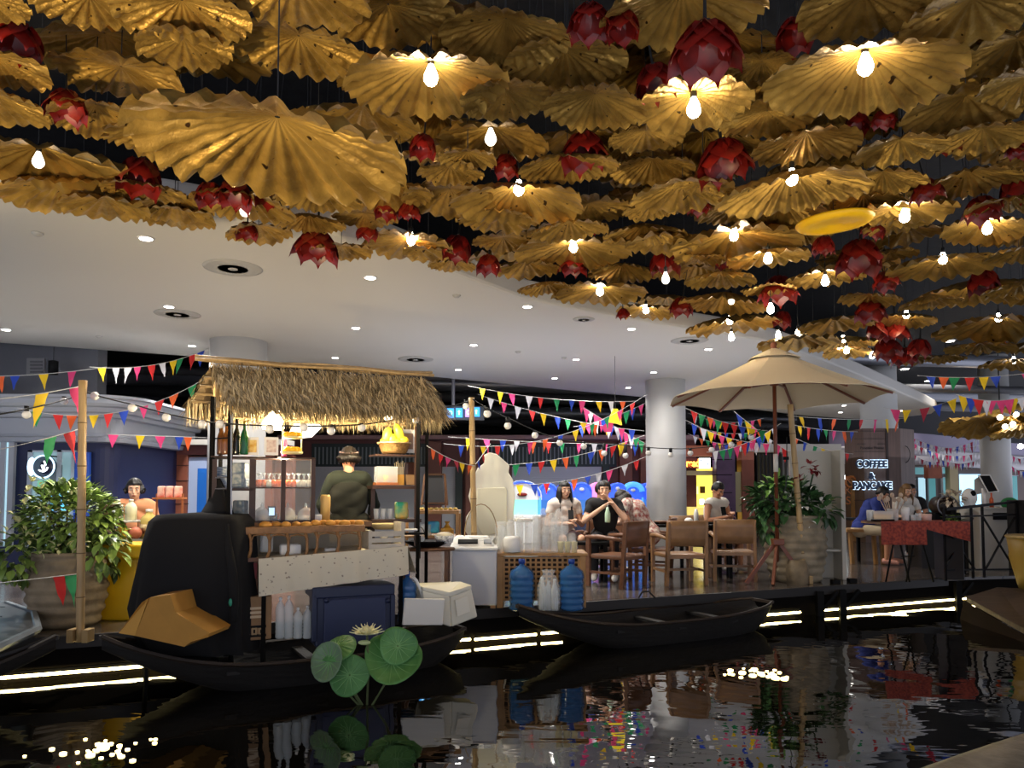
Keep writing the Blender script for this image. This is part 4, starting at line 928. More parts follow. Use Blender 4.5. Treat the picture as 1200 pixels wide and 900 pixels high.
# jagged hem: lift bottom ring where the cardboard shows
vs = [v for r_ in RS for v in r_]
for i in range(n):
    v = RS[-1][i]; fx = (v.x-P(160, 0, D).x)/(P(283, 0, D).x-P(160, 0, D).x)
mb.add([Vector((RS[0][0].x*.5+RS[0][n//2].x*.5, D+.28, RS[0][0].z+.02))]+vs, [(0, 1+(i+1) % n, 1+i) for i in range(n)]+[(1+j*n+i, 1+j*n+(i+1) % n, 1+(j+1)*n+(i+1) % n, 1+(j+1)*n+i) for j in range(len(RS)-1) for i in range(n)])
mb.build('cloth_drape', m_cloth, t)
pk = MB(True)
pr = [(609, 232, 276), (600, 236, 273), (590, 242, 271), (578, 247, 267), (568, 251, 262), (560, 254, 258)]
pk.grid(lambda u, v: (lambda k, f_: (lambda xl, xr, y: tuple(P((xl+xr)/2+(xr-xl)/2*cos(2*pi*u)*(1+.1*sin(6*pi*u)), y, D+.3+S((xr-xl)/2, D)*sin(2*pi*u))))(pr[k][1]*(1-f_)+pr[min(k+1, 5)][1]*f_, pr[k][2]*(1-f_)+pr[min(k+1, 5)][2]*f_, pr[k][0]*(1-f_)+pr[min(k+1, 5)][0]*f_))(min(5, int(v*5)), v*5-min(5, int(v*5))), 20, 10, wrap=True)
pk.build('cloth_peak', m_cloth, t)
fold = MB(True)
for x, w_ in ((205, 3), (225, 2), (250, 3), (268, 2), (190, 2)):
    fold.tube([P(x+.02*k*(x-215)+2*sin(k+x), 614+k*19, D+.028-.004*k) for k in range(7)], [.012, .022, .03, .034, .036, .036, .03], 10)
fold.build('cloth_fold', m_cloth, t)
fr = MB()
for x in (170, 270): fr.cone(P(x, 700, D+.3), (P(x, 0, D).x, D+.3, .0), .02, n=6)
fr.build('cart_frame', m_black, t)
tag(MB(True).ball(P(270, 706, D-.06), (.014, .01, .03), 8, 6).build('green_tag', M_('green tag', '2f8f70', .4), t))
# tan cardboard at the hem
D2 = 5.36; m_card = M_('tan cardboard', 'a5772f', .75, var=.06, vs=6); m_card2 = M_('brown cardboard', '8a6a48', .75, var=.08, vs=6)
t = thing('cardboard_box', 'crumpled tan cardboard box poking out under the black cloth', 'box', P(190, 757, D2))
o1 = [P(139, 742, D2), P(158, 745, D2), P(174, 701, D2+.04), P(166, 706, D2)]
MB().prism(o1, (.02, .3, 0)).build('side_flap', M_('tan cardboard light', 'b98a3c', .75), t)
o2 = [P(158, 745, D2), P(216, 758, D2), P(224, 752, D2), P(243, 747, D2), P(246, 742, D2+.02), P(206, 718, D2+.02), P(199, 697, D2+.02), P(176, 700, D2+.04)]
MB().prism(o2, (.02, .34, 0)).build('front_flap', m_card, t)
# ================================================================ stall on the boat
SA = R(24); SO = Vector((-2.05, 6.05, 0)); su = Vector((cos(SA), sin(SA), 0)); sv = Vector((-sin(SA), cos(SA), 0))
def SL(px, py, yl):
    """point on the stall plane lying yl behind the stall front line"""
    r = ray(px, py); o = Vector((0, 0, CAMZ)); n_ = sv; p0 = SO+sv*yl; k = (p0-o).dot(n_)/r.dot(n_); return o+r*k
def sbox(mb, px0, py0, px1, py1, yl, dp):
    a = SL(px0, py0, yl); b = SL(px1, py1, yl); c0 = (a+b)/2+sv*dp/2
    wd = abs((b-a).dot(su)); h = abs(a.z-b.z); return mb.box(c0, (max(wd, .003), dp, max(h, .003)), rz=SA)
def spanel(name, m, parent, *a, bevel=0): return sbox(MB(), *a).build(name, m, parent, bevel=bevel)
m_thatch = M_('straw thatch', '8a744c', .85, island=.5, col2=hexc('dcc596')); m_thd = M_('old straw thatch', '5c4a30', .9)
m_pole = M_('dark iron post', '0c0b0a', .8, spec=.15)
# --- roof
RY0, RYM, RY1 = -.15, .42, 1.05     # front eave, ridge, rear eave (stall depth)
t = thing('market_stall', 'food stall with shaggy straw thatched roof on dark iron posts', 'stall', SO+Vector((0, 0, 0)))
rl = SL(246, 431, RYM); rr_ = SL(497, 441, RYM); zr = (rl.z+rr_.z)/2; el = SL(268, 486, RY0); er = SL(520, 482, RY0); ze = (el.z+er.z)/2
def xs(p): return (p-SO).dot(su)
rel = SL(219, 489, RY1); rer = SL(512, 494, RY1); xlr, xrr, zer = xs(rel), xs(rer), (rel.z+rer.z)/2
xl0, xr0, xl1, xr1 = xs(rl), xs(rr_), xs(el), xs(er)
def RP(x, y, z): v = SO+su*x+sv*y; return Vector((v.x, v.y, z))
def slope(u, v, side):
    # u along, v from ridge (0) to eave (1)
    a_, b_, ze_ = (xl1, xr1, ze) if side < 0 else (xlr, xrr, zer)
    x = (xl0+(xr0-xl0)*u)*(1-v)+(a_+(b_-a_)*u)*v; y = RYM+((RY0 if side < 0 else RY1)-RYM)*v
    z = zr-.0+(ze_+.03-zr)*(v**.92); return RP(x, y, z)
base = MB(True)
for sd in (-1, 1): base.grid(lambda u, v: slope(u, v*.97, sd)-Vector((0, 0, .02)), 20, 6)
base.build('thatch_base', m_thd, t)
q = random.Random(5); stw = MB()
def strand(mb, a, d, ln, w_, q, droop=.25):
    sd = d.cross(Vector((0, 0, 1))).normalized()*w_; a = Vector(a); b = a+d*ln*.5; c = a+d*ln+Vector((0, 0, -ln*droop*.5))
    mb.add([a-sd*.6, a+sd*.6, b+sd, b-sd, c], [(0, 1, 2, 3), (3, 2, 4)])
for sd in (-1, 1):
    for k in range(9500 if sd < 0 else 4000):
        u, v = q.random(), q.random()**.8*.98; a = slope(u, v, sd); b = slope(min(1, u), min(1.2, v+.05), sd); d = (b-a).normalized()
        nrm = Vector((0, 0, 1)); a = a+Vector((0, 0, q.uniform(0, .05)))
        d = (d+su*q.uniform(-.35, .45)+Vector((0, 0, q.uniform(-.12, .16)))+sv*q.uniform(-.1, .1)*1).normalized()
        strand(stw, a, d, q.uniform(.12, .26)*(1.15 if v > .8 else 1), q.uniform(.003, .006), q)
tag(stw.build('straw', m_thatch, t), kind='stuff')
# underside straw hanging at rear eave, left hip end
un = MB()
for k in range(1600):
    u = q.random(); a = RP(xlr+(xrr-xlr)*u, RY1-.05-q.random()*.12, zer+.10+q.uniform(-.02, .04)); strand(un, a, (Vector((0, 0, -1))+sv*q.uniform(-.2, .3)+su*q.uniform(-.15, .15)).normalized(), q.uniform(.12, .22), .006, q)
tag(un.build('rear_fringe', m_thatch, t), kind='stuff')
for i, (dy, dz) in enumerate(((-.05, .035), (.0, .06), (.05, .04))):
    MB(True).tube([RP(xl0-.12+(xr0-xl0+.2)*k/6, RYM+dy, zr+dz+.01*sin(k*2+i)) for k in range(7)], .014, 6).build('ridge_pole', m_bam, t)
for i in range(5):
    v = .15+i*.17; MB(True).cone(slope(-.01, v, 1)-Vector((0, 0, .04)), slope(1, v, 1)-Vector((0, 0, .04)), .012, n=6).build('purlin', m_bam, t)
for x in (xl0+.05, (xl0+xr0)/2, xr0-.05):
    for yy in (RY0+.03, RY1-.05): MB().bar(RP(x, RYM, zr-.06), RP(x, yy, ze-.01), .025).build('rafter', m_bam, t)
for yy in (RY0+.12, RY1-.14): MB().cone(RP(xl1+.02, yy, ze+.02), RP(xr1-.04, yy, ze+.02), .018, n=8).build('eave_pole', m_bam, t)
# --- frame posts
fr = t
for px, yl, yb in ((248, .15, .9), (269, -.02, 1.3), (490, .35, 1), (500, .95, 1)):
    a = SL(px, 560, yl); MB().bb((a.x-.016, a.y-.016, .22 if yl < .3 else DECK), (a.x+.016, a.y+.016, ze+.12 if px < 400 else ze+.10)).build('post', m_pole, fr)
a = SL(258, 560, .95); MB().bb((a.x-.014, a.y-.014, DECK), (a.x+.014, a.y+.014, ze+.1)).build('post', m_pole, fr)
for py in (514, 560, 573, 598): a = SL(250, py, .12); b = SL(272, py-1, -.02); MB().cone(a, b, .006, n=6).build('rail', m_pipe if py != 514 else m_pole, fr)
MB().cone(SL(271, 486, -.04), SL(271, 612, -.04), .006, n=6).build('rail', m_pipe, fr)
# --- cabinet
m_lampg = mat('stall lamp glow', (1, .95, .75), em=(1, .88, .58), es=7)
m_cab = M_('dark brown cabinet wood', '3d271a', .45, var=.15, vs=6)
cb_ = thing('display_cabinet', 'dark brown glazed display cabinet filled with bagged food under the thatch', 'cabinet', SL(310, 615, .15))
CY0, CD = .10, .34
spanel('top_board', m_cab, cb_, 247, 534, 370, 538, CY0-.01, CD+.02, bevel=.004)
spanel('base_board', m_cab, cb_, 250, 611, 369, 615, CY0, CD)
for x0, x1 in ((249, 253), (293, 299), (330, 334), (365, 369)):
    spanel('upright', m_cab, cb_, x0, 538, x1, 613, CY0, .03)
for x0, x1 in ((250, 253), (366, 369)): spanel('upright', m_cab, cb_, x0, 538, x1, 613, CY0+CD-.03, .03)
spanel('shelf', m_cab, cb_, 252, 572, 298, 575, CY0, CD); spanel('shelf', m_cab, cb_, 298, 571, 367, 572.5, CY0, CD)
for x0, x1 in ((299, 330), (334, 365)):
    spanel('glass_pane', mat('cabinet glass', (.9, .95, .95), .03, alpha=.10), cb_, x0, 538, x1, 611, CY0+.005, .004)
    spanel('pane_frame', M_('warm cabinet trim', '8a5a3a', .5), cb_, x0, 538, x1, 539.2, CY0-.005, .012)
qq = random.Random(3)
bagm = [M_('clear bag whitish', 'cfcabc', .25), M_('orange curry', 'e0601a', .4), M_('yellow noodles', 'd8a838', .4)]
for i, px in enumerate((303, 309, 315, 321, 327, 338, 344, 350, 356, 362)):
    m = bagm[(1, 1, 0, 1, 1, 1, 1, 0, 0, 0)[i]]; c = SL(px, 567, CY0+.14); b = thing('food_bag', 'tied clear food bag, %s from left on the upper cabinet shelf, %s filling' % (['first', 'second', 'third', 'fourth', 'fifth', 'sixth', 'seventh', 'eighth', 'ninth', 'tenth'][i], 'orange' if m is bagm[1] else 'pale'), 'bag', (c.x, c.y, SL(0+px, 571, CY0+.14).z), 0, 'food bags in the cabinet')
    z0 = SL(px, 571, CY0+.14).z; MB(True).lathe((c.x, c.y, z0), [(.018, 0), (.031, .012), (.031, .045), (.022, .062), (.001, .066)], 10).build('filling', m, b)
    MB(True).lathe((c.x, c.y, z0), [(.012, .072), (.006, .09), (.02, .118)], 8).build('plastic', m_clear, b)
for i, (px, py, r) in enumerate([(262, 553, .05), (281, 548, .06), (284, 566, .05), (262, 566, .035), (262, 590, .04), (282, 592, .05)]):
    c = SL(px, py, CY0+.12); zb = SL(px, 572 if py < 573 else 611, CY0+.12).z
    hh = max(.04, c.z-zb+.04)
    if i in (0, 1): MB(); 
    tag(MB().bb((c.x-r, c.y-.05, zb), (c.x+r, c.y+.05, zb+hh)).build('packet_stack', [M_('blue grey packets', '5a7896', .4, col2=hexc('dfe4e8'), var=.1, vs=22, stretch=(1, 1, 5)), M_('white packets', 'c9c9c0', .4, col2=hexc('7a8a90'), var=.1, vs=26)][i % 2], bevel=.012), 'stack of pale and blue packets, %s in the cabinet left section' % ['upper left', 'upper right', 'tall middle', 'lower part', 'bottom left', 'bottom right'][i], 'packets')
for i, (px, m, h_) in enumerate([(340, bagm[2], .08), (350, bagm[0], .05), (359, M_('toast brown', 'a8673a', .6), .12), (306, M_('grey blue tub', '7d8894', .4), .10), (320, M_('grey blue tub', '7d8894', .4), .07)]):
    c = SL(px, 611, CY0+.15); tag(MB(True).lathe(c, [(.032, 0), (.036, h_*.8), (.03, h_), (.001, h_)], 12).build('food_tub', m), '%s tub, %s from right on the cabinet floor' % (('yellow', 'white', 'brown', 'tall grey', 'low grey')[i], ('third', 'second', 'first', 'fifth', 'fourth')[i]), 'tub')
light('POINT', SL(332, 545, CY0+.17), 9, (1, .86, .6), size=.03)  # added fill light that brightens the inside of the cabinet
cl_ = thing('cabinet_fill_lamp', 'small lamp added under the top board to brighten the display cabinet inside', 'lamp', SL(332, 541, CY0+.17)); MB(True).ball(SL(332, 541, CY0+.17), .014, 8, 6).build('bulb', m_lampg, cl_)
# --- on top of the cabinet
zt = SL(300, 534, .25).z+.001
def ontop(px, yl=.22): v = SL(px, 534, yl); return Vector((v.x, v.y, zt+.0))
def bottle(label, base, r, h, m, cat='bottle', group=None, capm=m_black, name='glass_bottle'):
    t = thing(name, label, cat, base, 0, group)
    MB(True).lathe(base, [(r*.9, 0), (r, .01), (r, h*.5), (r*.75, h*.62), (r*.34, h*.76), (r*.30, h*.93), (.001, h*.94)], 14).build('body', m, t)
    MB(True).lathe(base, [(r*.36, h*.92), (r*.36, h), (.001, h)], 10).build('cap', capm, t); return t
m_brn = M_('amber bottle glass', '7a4a20', .12); m_grn = M_('green bottle glass', '0d5a2a', .12); m_blk = M_('black bottle glass', '101512', .12)
bottle('amber sauce bottle at the left end on top of display cabinet', ontop(259), .035, .27, m_brn); bottle('amber sauce bottle second from left on top of display cabinet', ontop(265, .15), .035, .25, m_brn)
bottle('black bottle between amber and green bottles on display cabinet', ontop(277), .034, .30, m_blk); bottle('green glass bottle on top of the display cabinet', ontop(286, .15), .034, .28, m_grn, capm=M_('gold cap', 'c9a640', .3, .6))
def card(name, label, cat, px0, py0, px1, py1, yl, m, inner, frame=m_cap):
    t = thing(name, label, cat, SL((px0+px1)/2, py1, yl)); spanel('board', frame, t, px0, py0, px1, py1, yl, .012)
    dx, dy = (px1-px0)*.16, (py1-py0)*.16; spanel('picture', inner, t, px0+dx, py0+dy, px1-dx, py1-dy, yl-.006, .008); return t
card('menu_card', 'square cream card with yellow fruit picture on the display cabinet', 'card', 288, 512, 303, 533.6, .16, None, M_('yellow fruit print', 'e0a010', .5, col2=hexc('f0dc90'), var=.2, vs=18))
card('framed_sign', 'white framed card with pale pink square on the display cabinet', 'card', 310, 512, 326, 533.6, .14, None, M_('pink square print', 'd8b8a8', .5, col2=hexc('e8d8c8'), var=.1, vs=40))
b = ontop(333, .3); bottle('pink bottle with dark red base behind the framed card on cabinet', b, .024, .22, M_('pink plastic', 'c04a88', .4), capm=M_('maroon', '5a1a2a', .5))
# tall glowing table lamp
lb = ontop(320, .34); m_lampg = mat('stall lamp glow', (1, .95, .75), em=(1, .88, .58), es=7)
tl = thing('stall_lamp', 'glowing bell shaped white lamp shade hanging under thatch behind framed card', 'lamp', SL(320, 500, .34))
lc = SL(320, 503, .34); r = S(12.5, lc.y)
MB(True).lathe(lc, [(r*.93, 0), (r, .01), (r*.98, .05), (r*.75, .10), (r*.35, .135), (.02, .16)], 20).build('shade', m_lampg, tl)
MB().lathe(lc, [(r*.93, 0), (.001, .002)], 16).build('diffuser', m_lampg, tl); MB().cone(lc+Vector((0, 0, .15)), (lc.x, lc.y, zr-.1), .005, n=5).build('cord', m_cable, tl)
light('POINT', lc-Vector((0, 0, .12)), 48, (1, .84, .58), size=.08)
# white rear lampshade panel (umbrella like white shade right of the stand)
c = SL(370, 505, .9); t = thing('hanging_cloth', 'wide white cloth shade hanging behind the fruit stand under thatch', 'cloth', c)
pts = [SL(345, 496, .9), SL(374, 497, .9), SL(378, 500, .9), SL(366, 512, .9), SL(350, 514, .9), SL(340, 506, .9)]
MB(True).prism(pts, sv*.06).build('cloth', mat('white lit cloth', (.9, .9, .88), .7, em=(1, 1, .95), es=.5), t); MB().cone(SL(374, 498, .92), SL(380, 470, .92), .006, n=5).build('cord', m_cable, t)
# two tier fruit stand
b = ontop(342, .2); ts = thing('tiered_stand', 'two tier pale wire stand with arched handle holding yellow fruit', 'stand', b)
m_cw = M_('cream wire', 'e3d79a', .4)
h1, h2 = SL(342, 532, .2).z, SL(342, 514, .2).z
for z_, r_ in ((h1, .085), (h2, .075)):
    MB(True).lathe((b.x, b.y, z_), [(.001, .0), (r_, 0), (r_+.008, .018), (r_, .018)], 20).build('tray', m_cw, ts)
za = SL(342, 498, .2).z
MB(True).tube([Vector((b.x, b.y, 0))+su*.078*x+Vector((0, 0, z_)) for x, z_ in [(-1, h1), (-1, h2), (-1, za-.01), (-.8, za+.035), (-.4, za+.06), (0, za+.068), (.4, za+.06), (.8, za+.035), (1, za-.01), (1, h2), (1, h1)]], .007, 6).build('handle_arch', m_cw, ts)
m_mango = mat('mango', hexc('efb616'), .35)
for z_, nm, nn in ((h1+.035, 'lower', 6), (h2+.033, 'upper', 5)):
    for k in range(nn):
        a = 2*pi*k/nn; tag(MB(True).ball((b.x+.043*cos(a), b.y+.043*sin(a), z_), (.040, .03, .026), 10, 7).build('mango', m_mango), 'ripe yellow mango piled on the %s tier of the wire stand' % nm, 'fruit', 'mangoes on the %s tier' % nm)
# --- right shelf of the stall with basket of mangoes
rs = thing('wooden_rack', 'dark wooden rack with shelves at the right end of the stall', 'shelf', SL(465, 640, .55))
YL = .45
for x0 in (435, 487): spanel('post', m_cab, rs, x0, 530 if x0 > 440 else 570, x0+4, 640, YL+.2, .03)
spanel('post', m_cab, rs, 487, 500, 491, 640, YL, .03)
spanel('shelf', m_cab, rs, 440, 532, 492, 535, YL, .26); spanel('shelf', m_cab, rs, 436, 569, 492, 573, YL, .26); spanel('shelf', m_cab, rs, 436, 609, 494, 612, YL, .3)
c = SL(462, 531.5, YL+.13); bk = thing('fruit_basket', 'woven brown basket of big yellow mangoes at top right of stall', 'basket', c)
m_wick = M_('woven wicker', '9a7440', .7, var=.25, vs=40, bump=.6, bs=60)
MB(True).lathe(c, [(.001, .0), (.11, 0), (.125, .02), (.15, .09), (.158, .095), (.15, .10), (.13, .04), (.001, .03)], 24).build('basket_body', m_wick, bk)
MB(True).tube([c+Vector((.155*cos(k*pi/12), .155*sin(k*pi/12), .097+.004*sin(k*3))) for k in range(24)], .009, 6, True).build('woven_rim', m_bam, bk)
for i, (dx, dz, sx, sz, ang, nm) in enumerate([(-.07, .17, .045, .085, .25, 'tall left upright'), (.045, .20, .045, .09, -.35, 'tallest pale right upright'), (-.02, .13, .05, .06, 0, 'front centre'), (.09, .13, .055, .035, 0, 'right lying'), (.02, .12, .05, .035, 0, 'low middle'), (-.10, .11, .04, .035, 0, 'low left')]):
    p = c+su*dx+Vector((0, 0, dz)); o = MB(True).ball((0, 0, 0), (sx, sx*.8, sz), 14, 9).build('mango', mat('mango yellow green', hexc('d8d020'), .3, var=.15, vs=4, col2=hexc('f5e038'))); o.location = p; o.rotation_euler = (0, ang, SA); WM.pop(o.name, None)
    for v in o.data.vertices: v.co.z -= sz
    tag(o, '%s yellow green mango in the woven basket' % nm, 'fruit', 'mangoes in the woven basket')
light('POINT', SL(440, 497, .3), 26, (1, .86, .55), size=.06)
lb2 = SL(455, 489, .25); tl2 = thing('hanging_lamp', 'small bright lamp under the right end of thatched roof above mangoes', 'lamp', lb2)
MB(True).lathe(lb2, [(.001, -.03), (.03, -.02), (.035, .0), (.02, .03), (.012, .04)], 12).build('bulb', m_lampg, tl2); MB().cone(lb2+Vector((0, 0, .03)), (lb2.x, lb2.y, ze+.2), .005, n=5).build('cord', m_cable, tl2)
# clear box with cups, brown boxes on the middle shelf
c = SL(452, 568.5, YL+.1); t = thing('clear_box', 'clear plastic box of brown and yellow sweets on the rack middle shelf', 'box', c)
MB().box(c+Vector((0, 0, .09)), (.20, .12, .17), rz=SA).build('box', m_clear, t, bevel=.006)
for i in range(3): MB(True).lathe(c+su*(-.06+.06*i), [(.022, .02), (.026, .09), (.001, .09)], 10).build('sweets', [M_('terracotta', 'a05a34', .6), m_mango][i == 1], t)
MB().box(c+Vector((0, 0, .012)), (.22, .13, .024), rz=SA).build('tray', M_('warm wood', '9a5a32', .5), t)
c = SL(468, 568.5, YL+.1); tag(MB().box(c+Vector((0, 0, .05)), (.07, .07, .10), rz=SA).build('small_box', m_card), 'small yellow brown box of chopsticks on rack middle shelf', 'box')
st_ = MB()
for k in range(7): st_.cone(c+Vector((-.02+.007*k, 0, .02)), c+Vector((-.05+.016*k, .01, .21+.01*(k % 3))), .003, n=5)
tag(st_.build('chopsticks', M_('pale sticks', 'cdbd93', .6)), 'bunch of pale chopsticks standing in the small box on rack', 'sticks')
c = SL(480, 568.5, YL+.12); tag(MB().box(c+Vector((0, 0, .05)), (.09, .09, .10), rz=SA).build('brown_box', m_card2, bevel=.004), 'square brown box at right of rack middle shelf', 'box')
c = SL(480, 552, YL+.15); tag(MB().box(c, (.10, .1, .17), rz=SA).build('coffee_canister', M_('dark brown canister', '3a2016', .35), bevel=.015), 'dark brown canister standing on the square brown box', 'canister')
c = SL(478, 518, YL+.14); t = card('stool_panel', 'tilted pale framed panel behind the mango basket', 'panel', 468, 503, 487, 531, YL+.23, None, M_('taupe print', '8a7260', .6))
# --- counter behind (vendor's worktop)
ct = thing('stall_counter', 'pale worktop counter crossing behind the pastry trays', 'counter', SL(380, 640, .3))
c1 = SL(300, 615, .35); spanel('worktop', M_('brown worktop', '7a5a38', .5), ct, 285, 613, 436, 617, .08, .36); 
spanel('front_board', M_('pale counter board', 'b9ad98', .6), ct, 288, 622, 430, 652, .40, .03)
# glass domes with food
for i, (px, m, lab) in enumerate([(307, m_amb, 'clear glass dome jar of amber sweets, leftmost on the counter'), (337, M_('pale cream food', 'd8c890', .5), 'clear glass dome jar of cream food in counter middle'), (358, M_('white food', 'e8dcc0', .5), 'clear glass dome jar of white food nearest the vendor')]):
    c = SL(px, 612.5, .18); t = thing('glass_dome', lab, 'jar', c)
    MB(True).lathe(c, [(.001, 0), (.062, .005), (.06, .06 if i < 2 else .05), (.001, .065)], 16).build('food', m, t)
    MB(True).lathe(c, [(.068, 0), (.068, .06), (.058, .10), (.03, .125), (.012, .13), (.014, .15), (.001, .152)], 18).build('dome', m_clear, t)
    MB(True).ball(c+Vector((0, 0, .155)), .012, 8, 6).build('knob', m_clear, t)
card('price_card', 'small white price card on the counter left of the vendor', 'card', 369, 603, 377, 613.5, .12, None, M_('card grey text', 'b8bcc0', .5))
card('phone_card', 'small blue lit phone screen between two glass domes', 'phone', 314, 593, 323, 606, .14, None, mat('phone screen', (.3, .5, .9), .2, em=(.4, .6, 1), es=.8), m_black)
c = SL(381, 612, .25); tag(MB(True).lathe(c, [(.04, 0), (.045, .22), (.035, .24), (.001, .24)], 14).build('juice_carton', M_('orange yellow carton', 'd9b46a', .4), None), 'tall orange yellow drink dispenser left of the vendor', 'drink dispenser')
c = SL(374, 560, .55)
# pastry racks
for i, (x0, x1, yt, yb, lab) in enumerate([(286, 366, 618, 657, 'long wooden pastry rack with curved legs, left of two on the cloth'), (364, 428, 616, 652, 'wooden pastry rack piled with golden buns, right of two on the cloth')]):
    t = thing('pastry_rack', lab, 'rack', SL((x0+x1)/2, yb, -.05)); m_rk = M_('brown rattan', '86603a', .55, var=.25, vs=20)
    YF = -.10
    spanel('tray', m_rk, t, x0, yt, x1, yt+7, YF, .24, bevel=.006)
    spanel('bottom_rail', M_('dark rattan', '5c3a22', .5), t, x0+4, yb-3, x1, yb-1, YF, .02)
    n = 4 if i == 0 else 3
    for k in range(n):
        px = x0+8+(x1-x0-14)*k/(n-1)
        for yy in (YF+.01, YF+.22):
            MB(True).tube([SL(px-2, yt+7, yy), SL(px, yt+14, yy), SL(px, yb-12, yy), SL(px-3, yb-3, yy)], [.016, .012, .012, .016], 6).build('leg', m_rk, t)
        if k < n-1:
            pe = x0+8+(x1-x0-14)*(k+1)/(n-1)
            MB(True).tube([SL(px+1, yt+15, YF), SL(px+3, yt+10, YF), SL((px+pe)/2, yt+8.5, YF), SL(pe-3, yt+10, YF), SL(pe-1, yt+15, YF)], .006, 5).build('arch', m_rk, t)
    qb = random.Random(i+2); m_bun = M_('golden bun', 'c58c38', .5, var=.2, vs=15)
    for k in range(5 if i == 0 else 7):
        px = (x0+25+k*12) if i == 0 else (x0+6+k*8.5); c = SL(px, yt-.5, YF+.08+.06*(k % 2)); r_ = qb.uniform(.042, .055)
        tag(MB(True).ball(c+Vector((0, 0, .016)), (r_, r_*.8, .03), 12, 7).build('bun', m_bun), 'golden baked bun on the %s wooden rack' % ('left' if i == 0 else 'right'), 'bun', 'buns on the %s rack' % ('left' if i == 0 else 'right'))
# white bags and tubs between rack legs
for i, (px, py, sx, sz, m, lab) in enumerate([(340, 645, .085, .045, m_cap, 'white bag with yellow patch under the left pastry rack'), (312, 642, .05, .08, m_clear, 'clear ribbed tub under the left rack beside black cloth'), (388, 648, .06, .04, m_cap, 'small white packet under the right pastry rack'), (279, 648, .05, .07, m_cap, 'white foam container left of the racks beside black cloth'), (405, 648, .05, .03, m_cap, 'flat white box under right rack near crate')]):
    c = SL(px, py+5, .08); tag(MB(True).box(c+Vector((0, 0, sz)), (sx*2, .1, sz*2), rz=SA).build('food_container', m, bevel=.02), lab, 'container')
# cloth covered front table
tb = thing('cloth_covered_table', 'stall table under a cream printed cloth hanging over its front', 'table', SL(390, 740, 0))
A, B, Cc, Dd = SL(303, 655, -.14), SL(478, 640, -.14), SL(480, 673, -.14), SL(303, 699, -.14)
m_print = bpy.data.materials.new('cream printed cloth'); m_print.use_nodes = True; nt = m_print.node_tree
tc = nt.nodes.new('ShaderNodeTexCoord'); vo = nt.nodes.new('ShaderNodeTexVoronoi'); vo.inputs['Scale'].default_value = 24; nt.links.new(tc.outputs['Object'], vo.inputs[0])
ns = nt.nodes.new('ShaderNodeTexNoise'); ns.inputs['Scale'].default_value = 55; nt.links.new(tc.outputs['Object'], ns.inputs[0])
ad = nt.nodes.new('ShaderNodeMath'); ad.operation = 'MULTIPLY_ADD'; nt.links.new(ns.outputs[0], ad.inputs[0]); ad.inputs[1].default_value = .45; nt.links.new(vo.outputs['Distance'], ad.inputs[2])
cr = nt.nodes.new('ShaderNodeValToRGB'); e = cr.color_ramp.elements; e[0].position = .36; e[0].color = (.30, .24, .18, 1); e[1].position = .43; e[1].color = (*hexc('d4c9b0'), 1); nt.links.new(ad.outputs[0], cr.inputs[0]); nt.links.new(cr.outputs[0], nt.nodes['Principled BSDF'].inputs['Base Color']); nt.nodes['Principled BSDF'].inputs['Roughness'].default_value = .85
cl = MB(True)
cl.grid(lambda u, v: (A.lerp(B, u)).lerp(Dd.lerp(Cc, u), v)-sv*(.012*sin(u*23)+.010*sin(u*41+1))*v, 60, 8)
cl.grid(lambda u, v: A.lerp(B, u)+sv*v*.62+Vector((0, 0, .0)), 20, 4)
cl.grid(lambda u, v: (B+sv*u*.5).lerp(Cc+sv*u*.5+su*.06, v)+su*.02*sin(u*9)*v, 12, 6)
cl.build('tablecloth', m_print, tb)
for px, yl in ((310, -.1), (470, -.1), (310, .4), (470, .4)): a = SL(px, 660, yl); MB().bb((a.x-.015, a.y-.015, .12), (a.x+.015, a.y+.015, (A.z+B.z)/2-.03)).build('leg', m_pole, tb)
# slatted white crate
t = thing('slatted_crate', 'small whitewashed slatted crate at right end of the cloth table', 'crate', SL(450, 645, -.1)); m_ww = M_('whitewashed wood', 'b8b0a2', .6, var=.1, vs=10)
for k, (y0, y1) in enumerate(((623, 628), (631, 635), (638, 643))):
    for yy in (-.12, .14): spanel('slat', m_ww, t, 432, y0, 474, y1, yy, .012)
for x0 in (432, 470): spanel('corner_post', m_ww, t, x0, 612 if x0 > 450 else 622, x0+4, 645, -.10, .24)
c = SL(450, 628, -.02); tag(MB(True).ball(c, (.04, .03, .02), 9, 6).build('tissue', m_cap), 'crumpled white tissue on the slatted crate', 'tissue')
# --- below the table
def sthing(name, label, cat, px0, py0, px1, py1, yl, dp, m, bevel=.01):
    o = sbox(MB(), px0, py0, px1, py1, yl, dp).build(name, m, bevel=bevel); return tag(o, label, cat)
m_redt = M_('dark red print', '7a1f24', .5)
o = sthing('carton', 'printed brown carton with large black letter E, leaning right of black cloth', 'box', 281, 655, 302, 702, -.02, .3, M_('dark brown carton', '6a4c38', .7))
c = SL(293, 694, -.03); 
mm = T('E', .085, c-sv*.01, m_black, None, 'letter', .002, rz=SA); mm.parent = o; mm.data.transform(wm(o).inverted())
r_ = sbox(MB(), 295, 660, 301, 678, -.028, .004).build('red_print', m_redt, o)
o = sthing('carton', 'open brown cardboard carton with shipping icons under the left table end', 'box', 278, 700, 318, 749, -.10, .3, m_card2)
for k in range(4): sbox(MB(), 279+k*8, 736, 285+k*8, 744, -.108, .003).build('handling_icon', M_('icon tan', 'a88a62', .6), o); sbox(MB(), 281+k*8, 738, 283+k*8, 742, -.112, .003).build('icon_mark', m_black, o)
sbox(MB(), 279, 734.5, 312, 735.2, -.108, .003).build('icon_frame', m_black, o); sbox(MB(), 279, 745, 312, 745.6, -.108, .003).build('icon_frame', m_black, o)
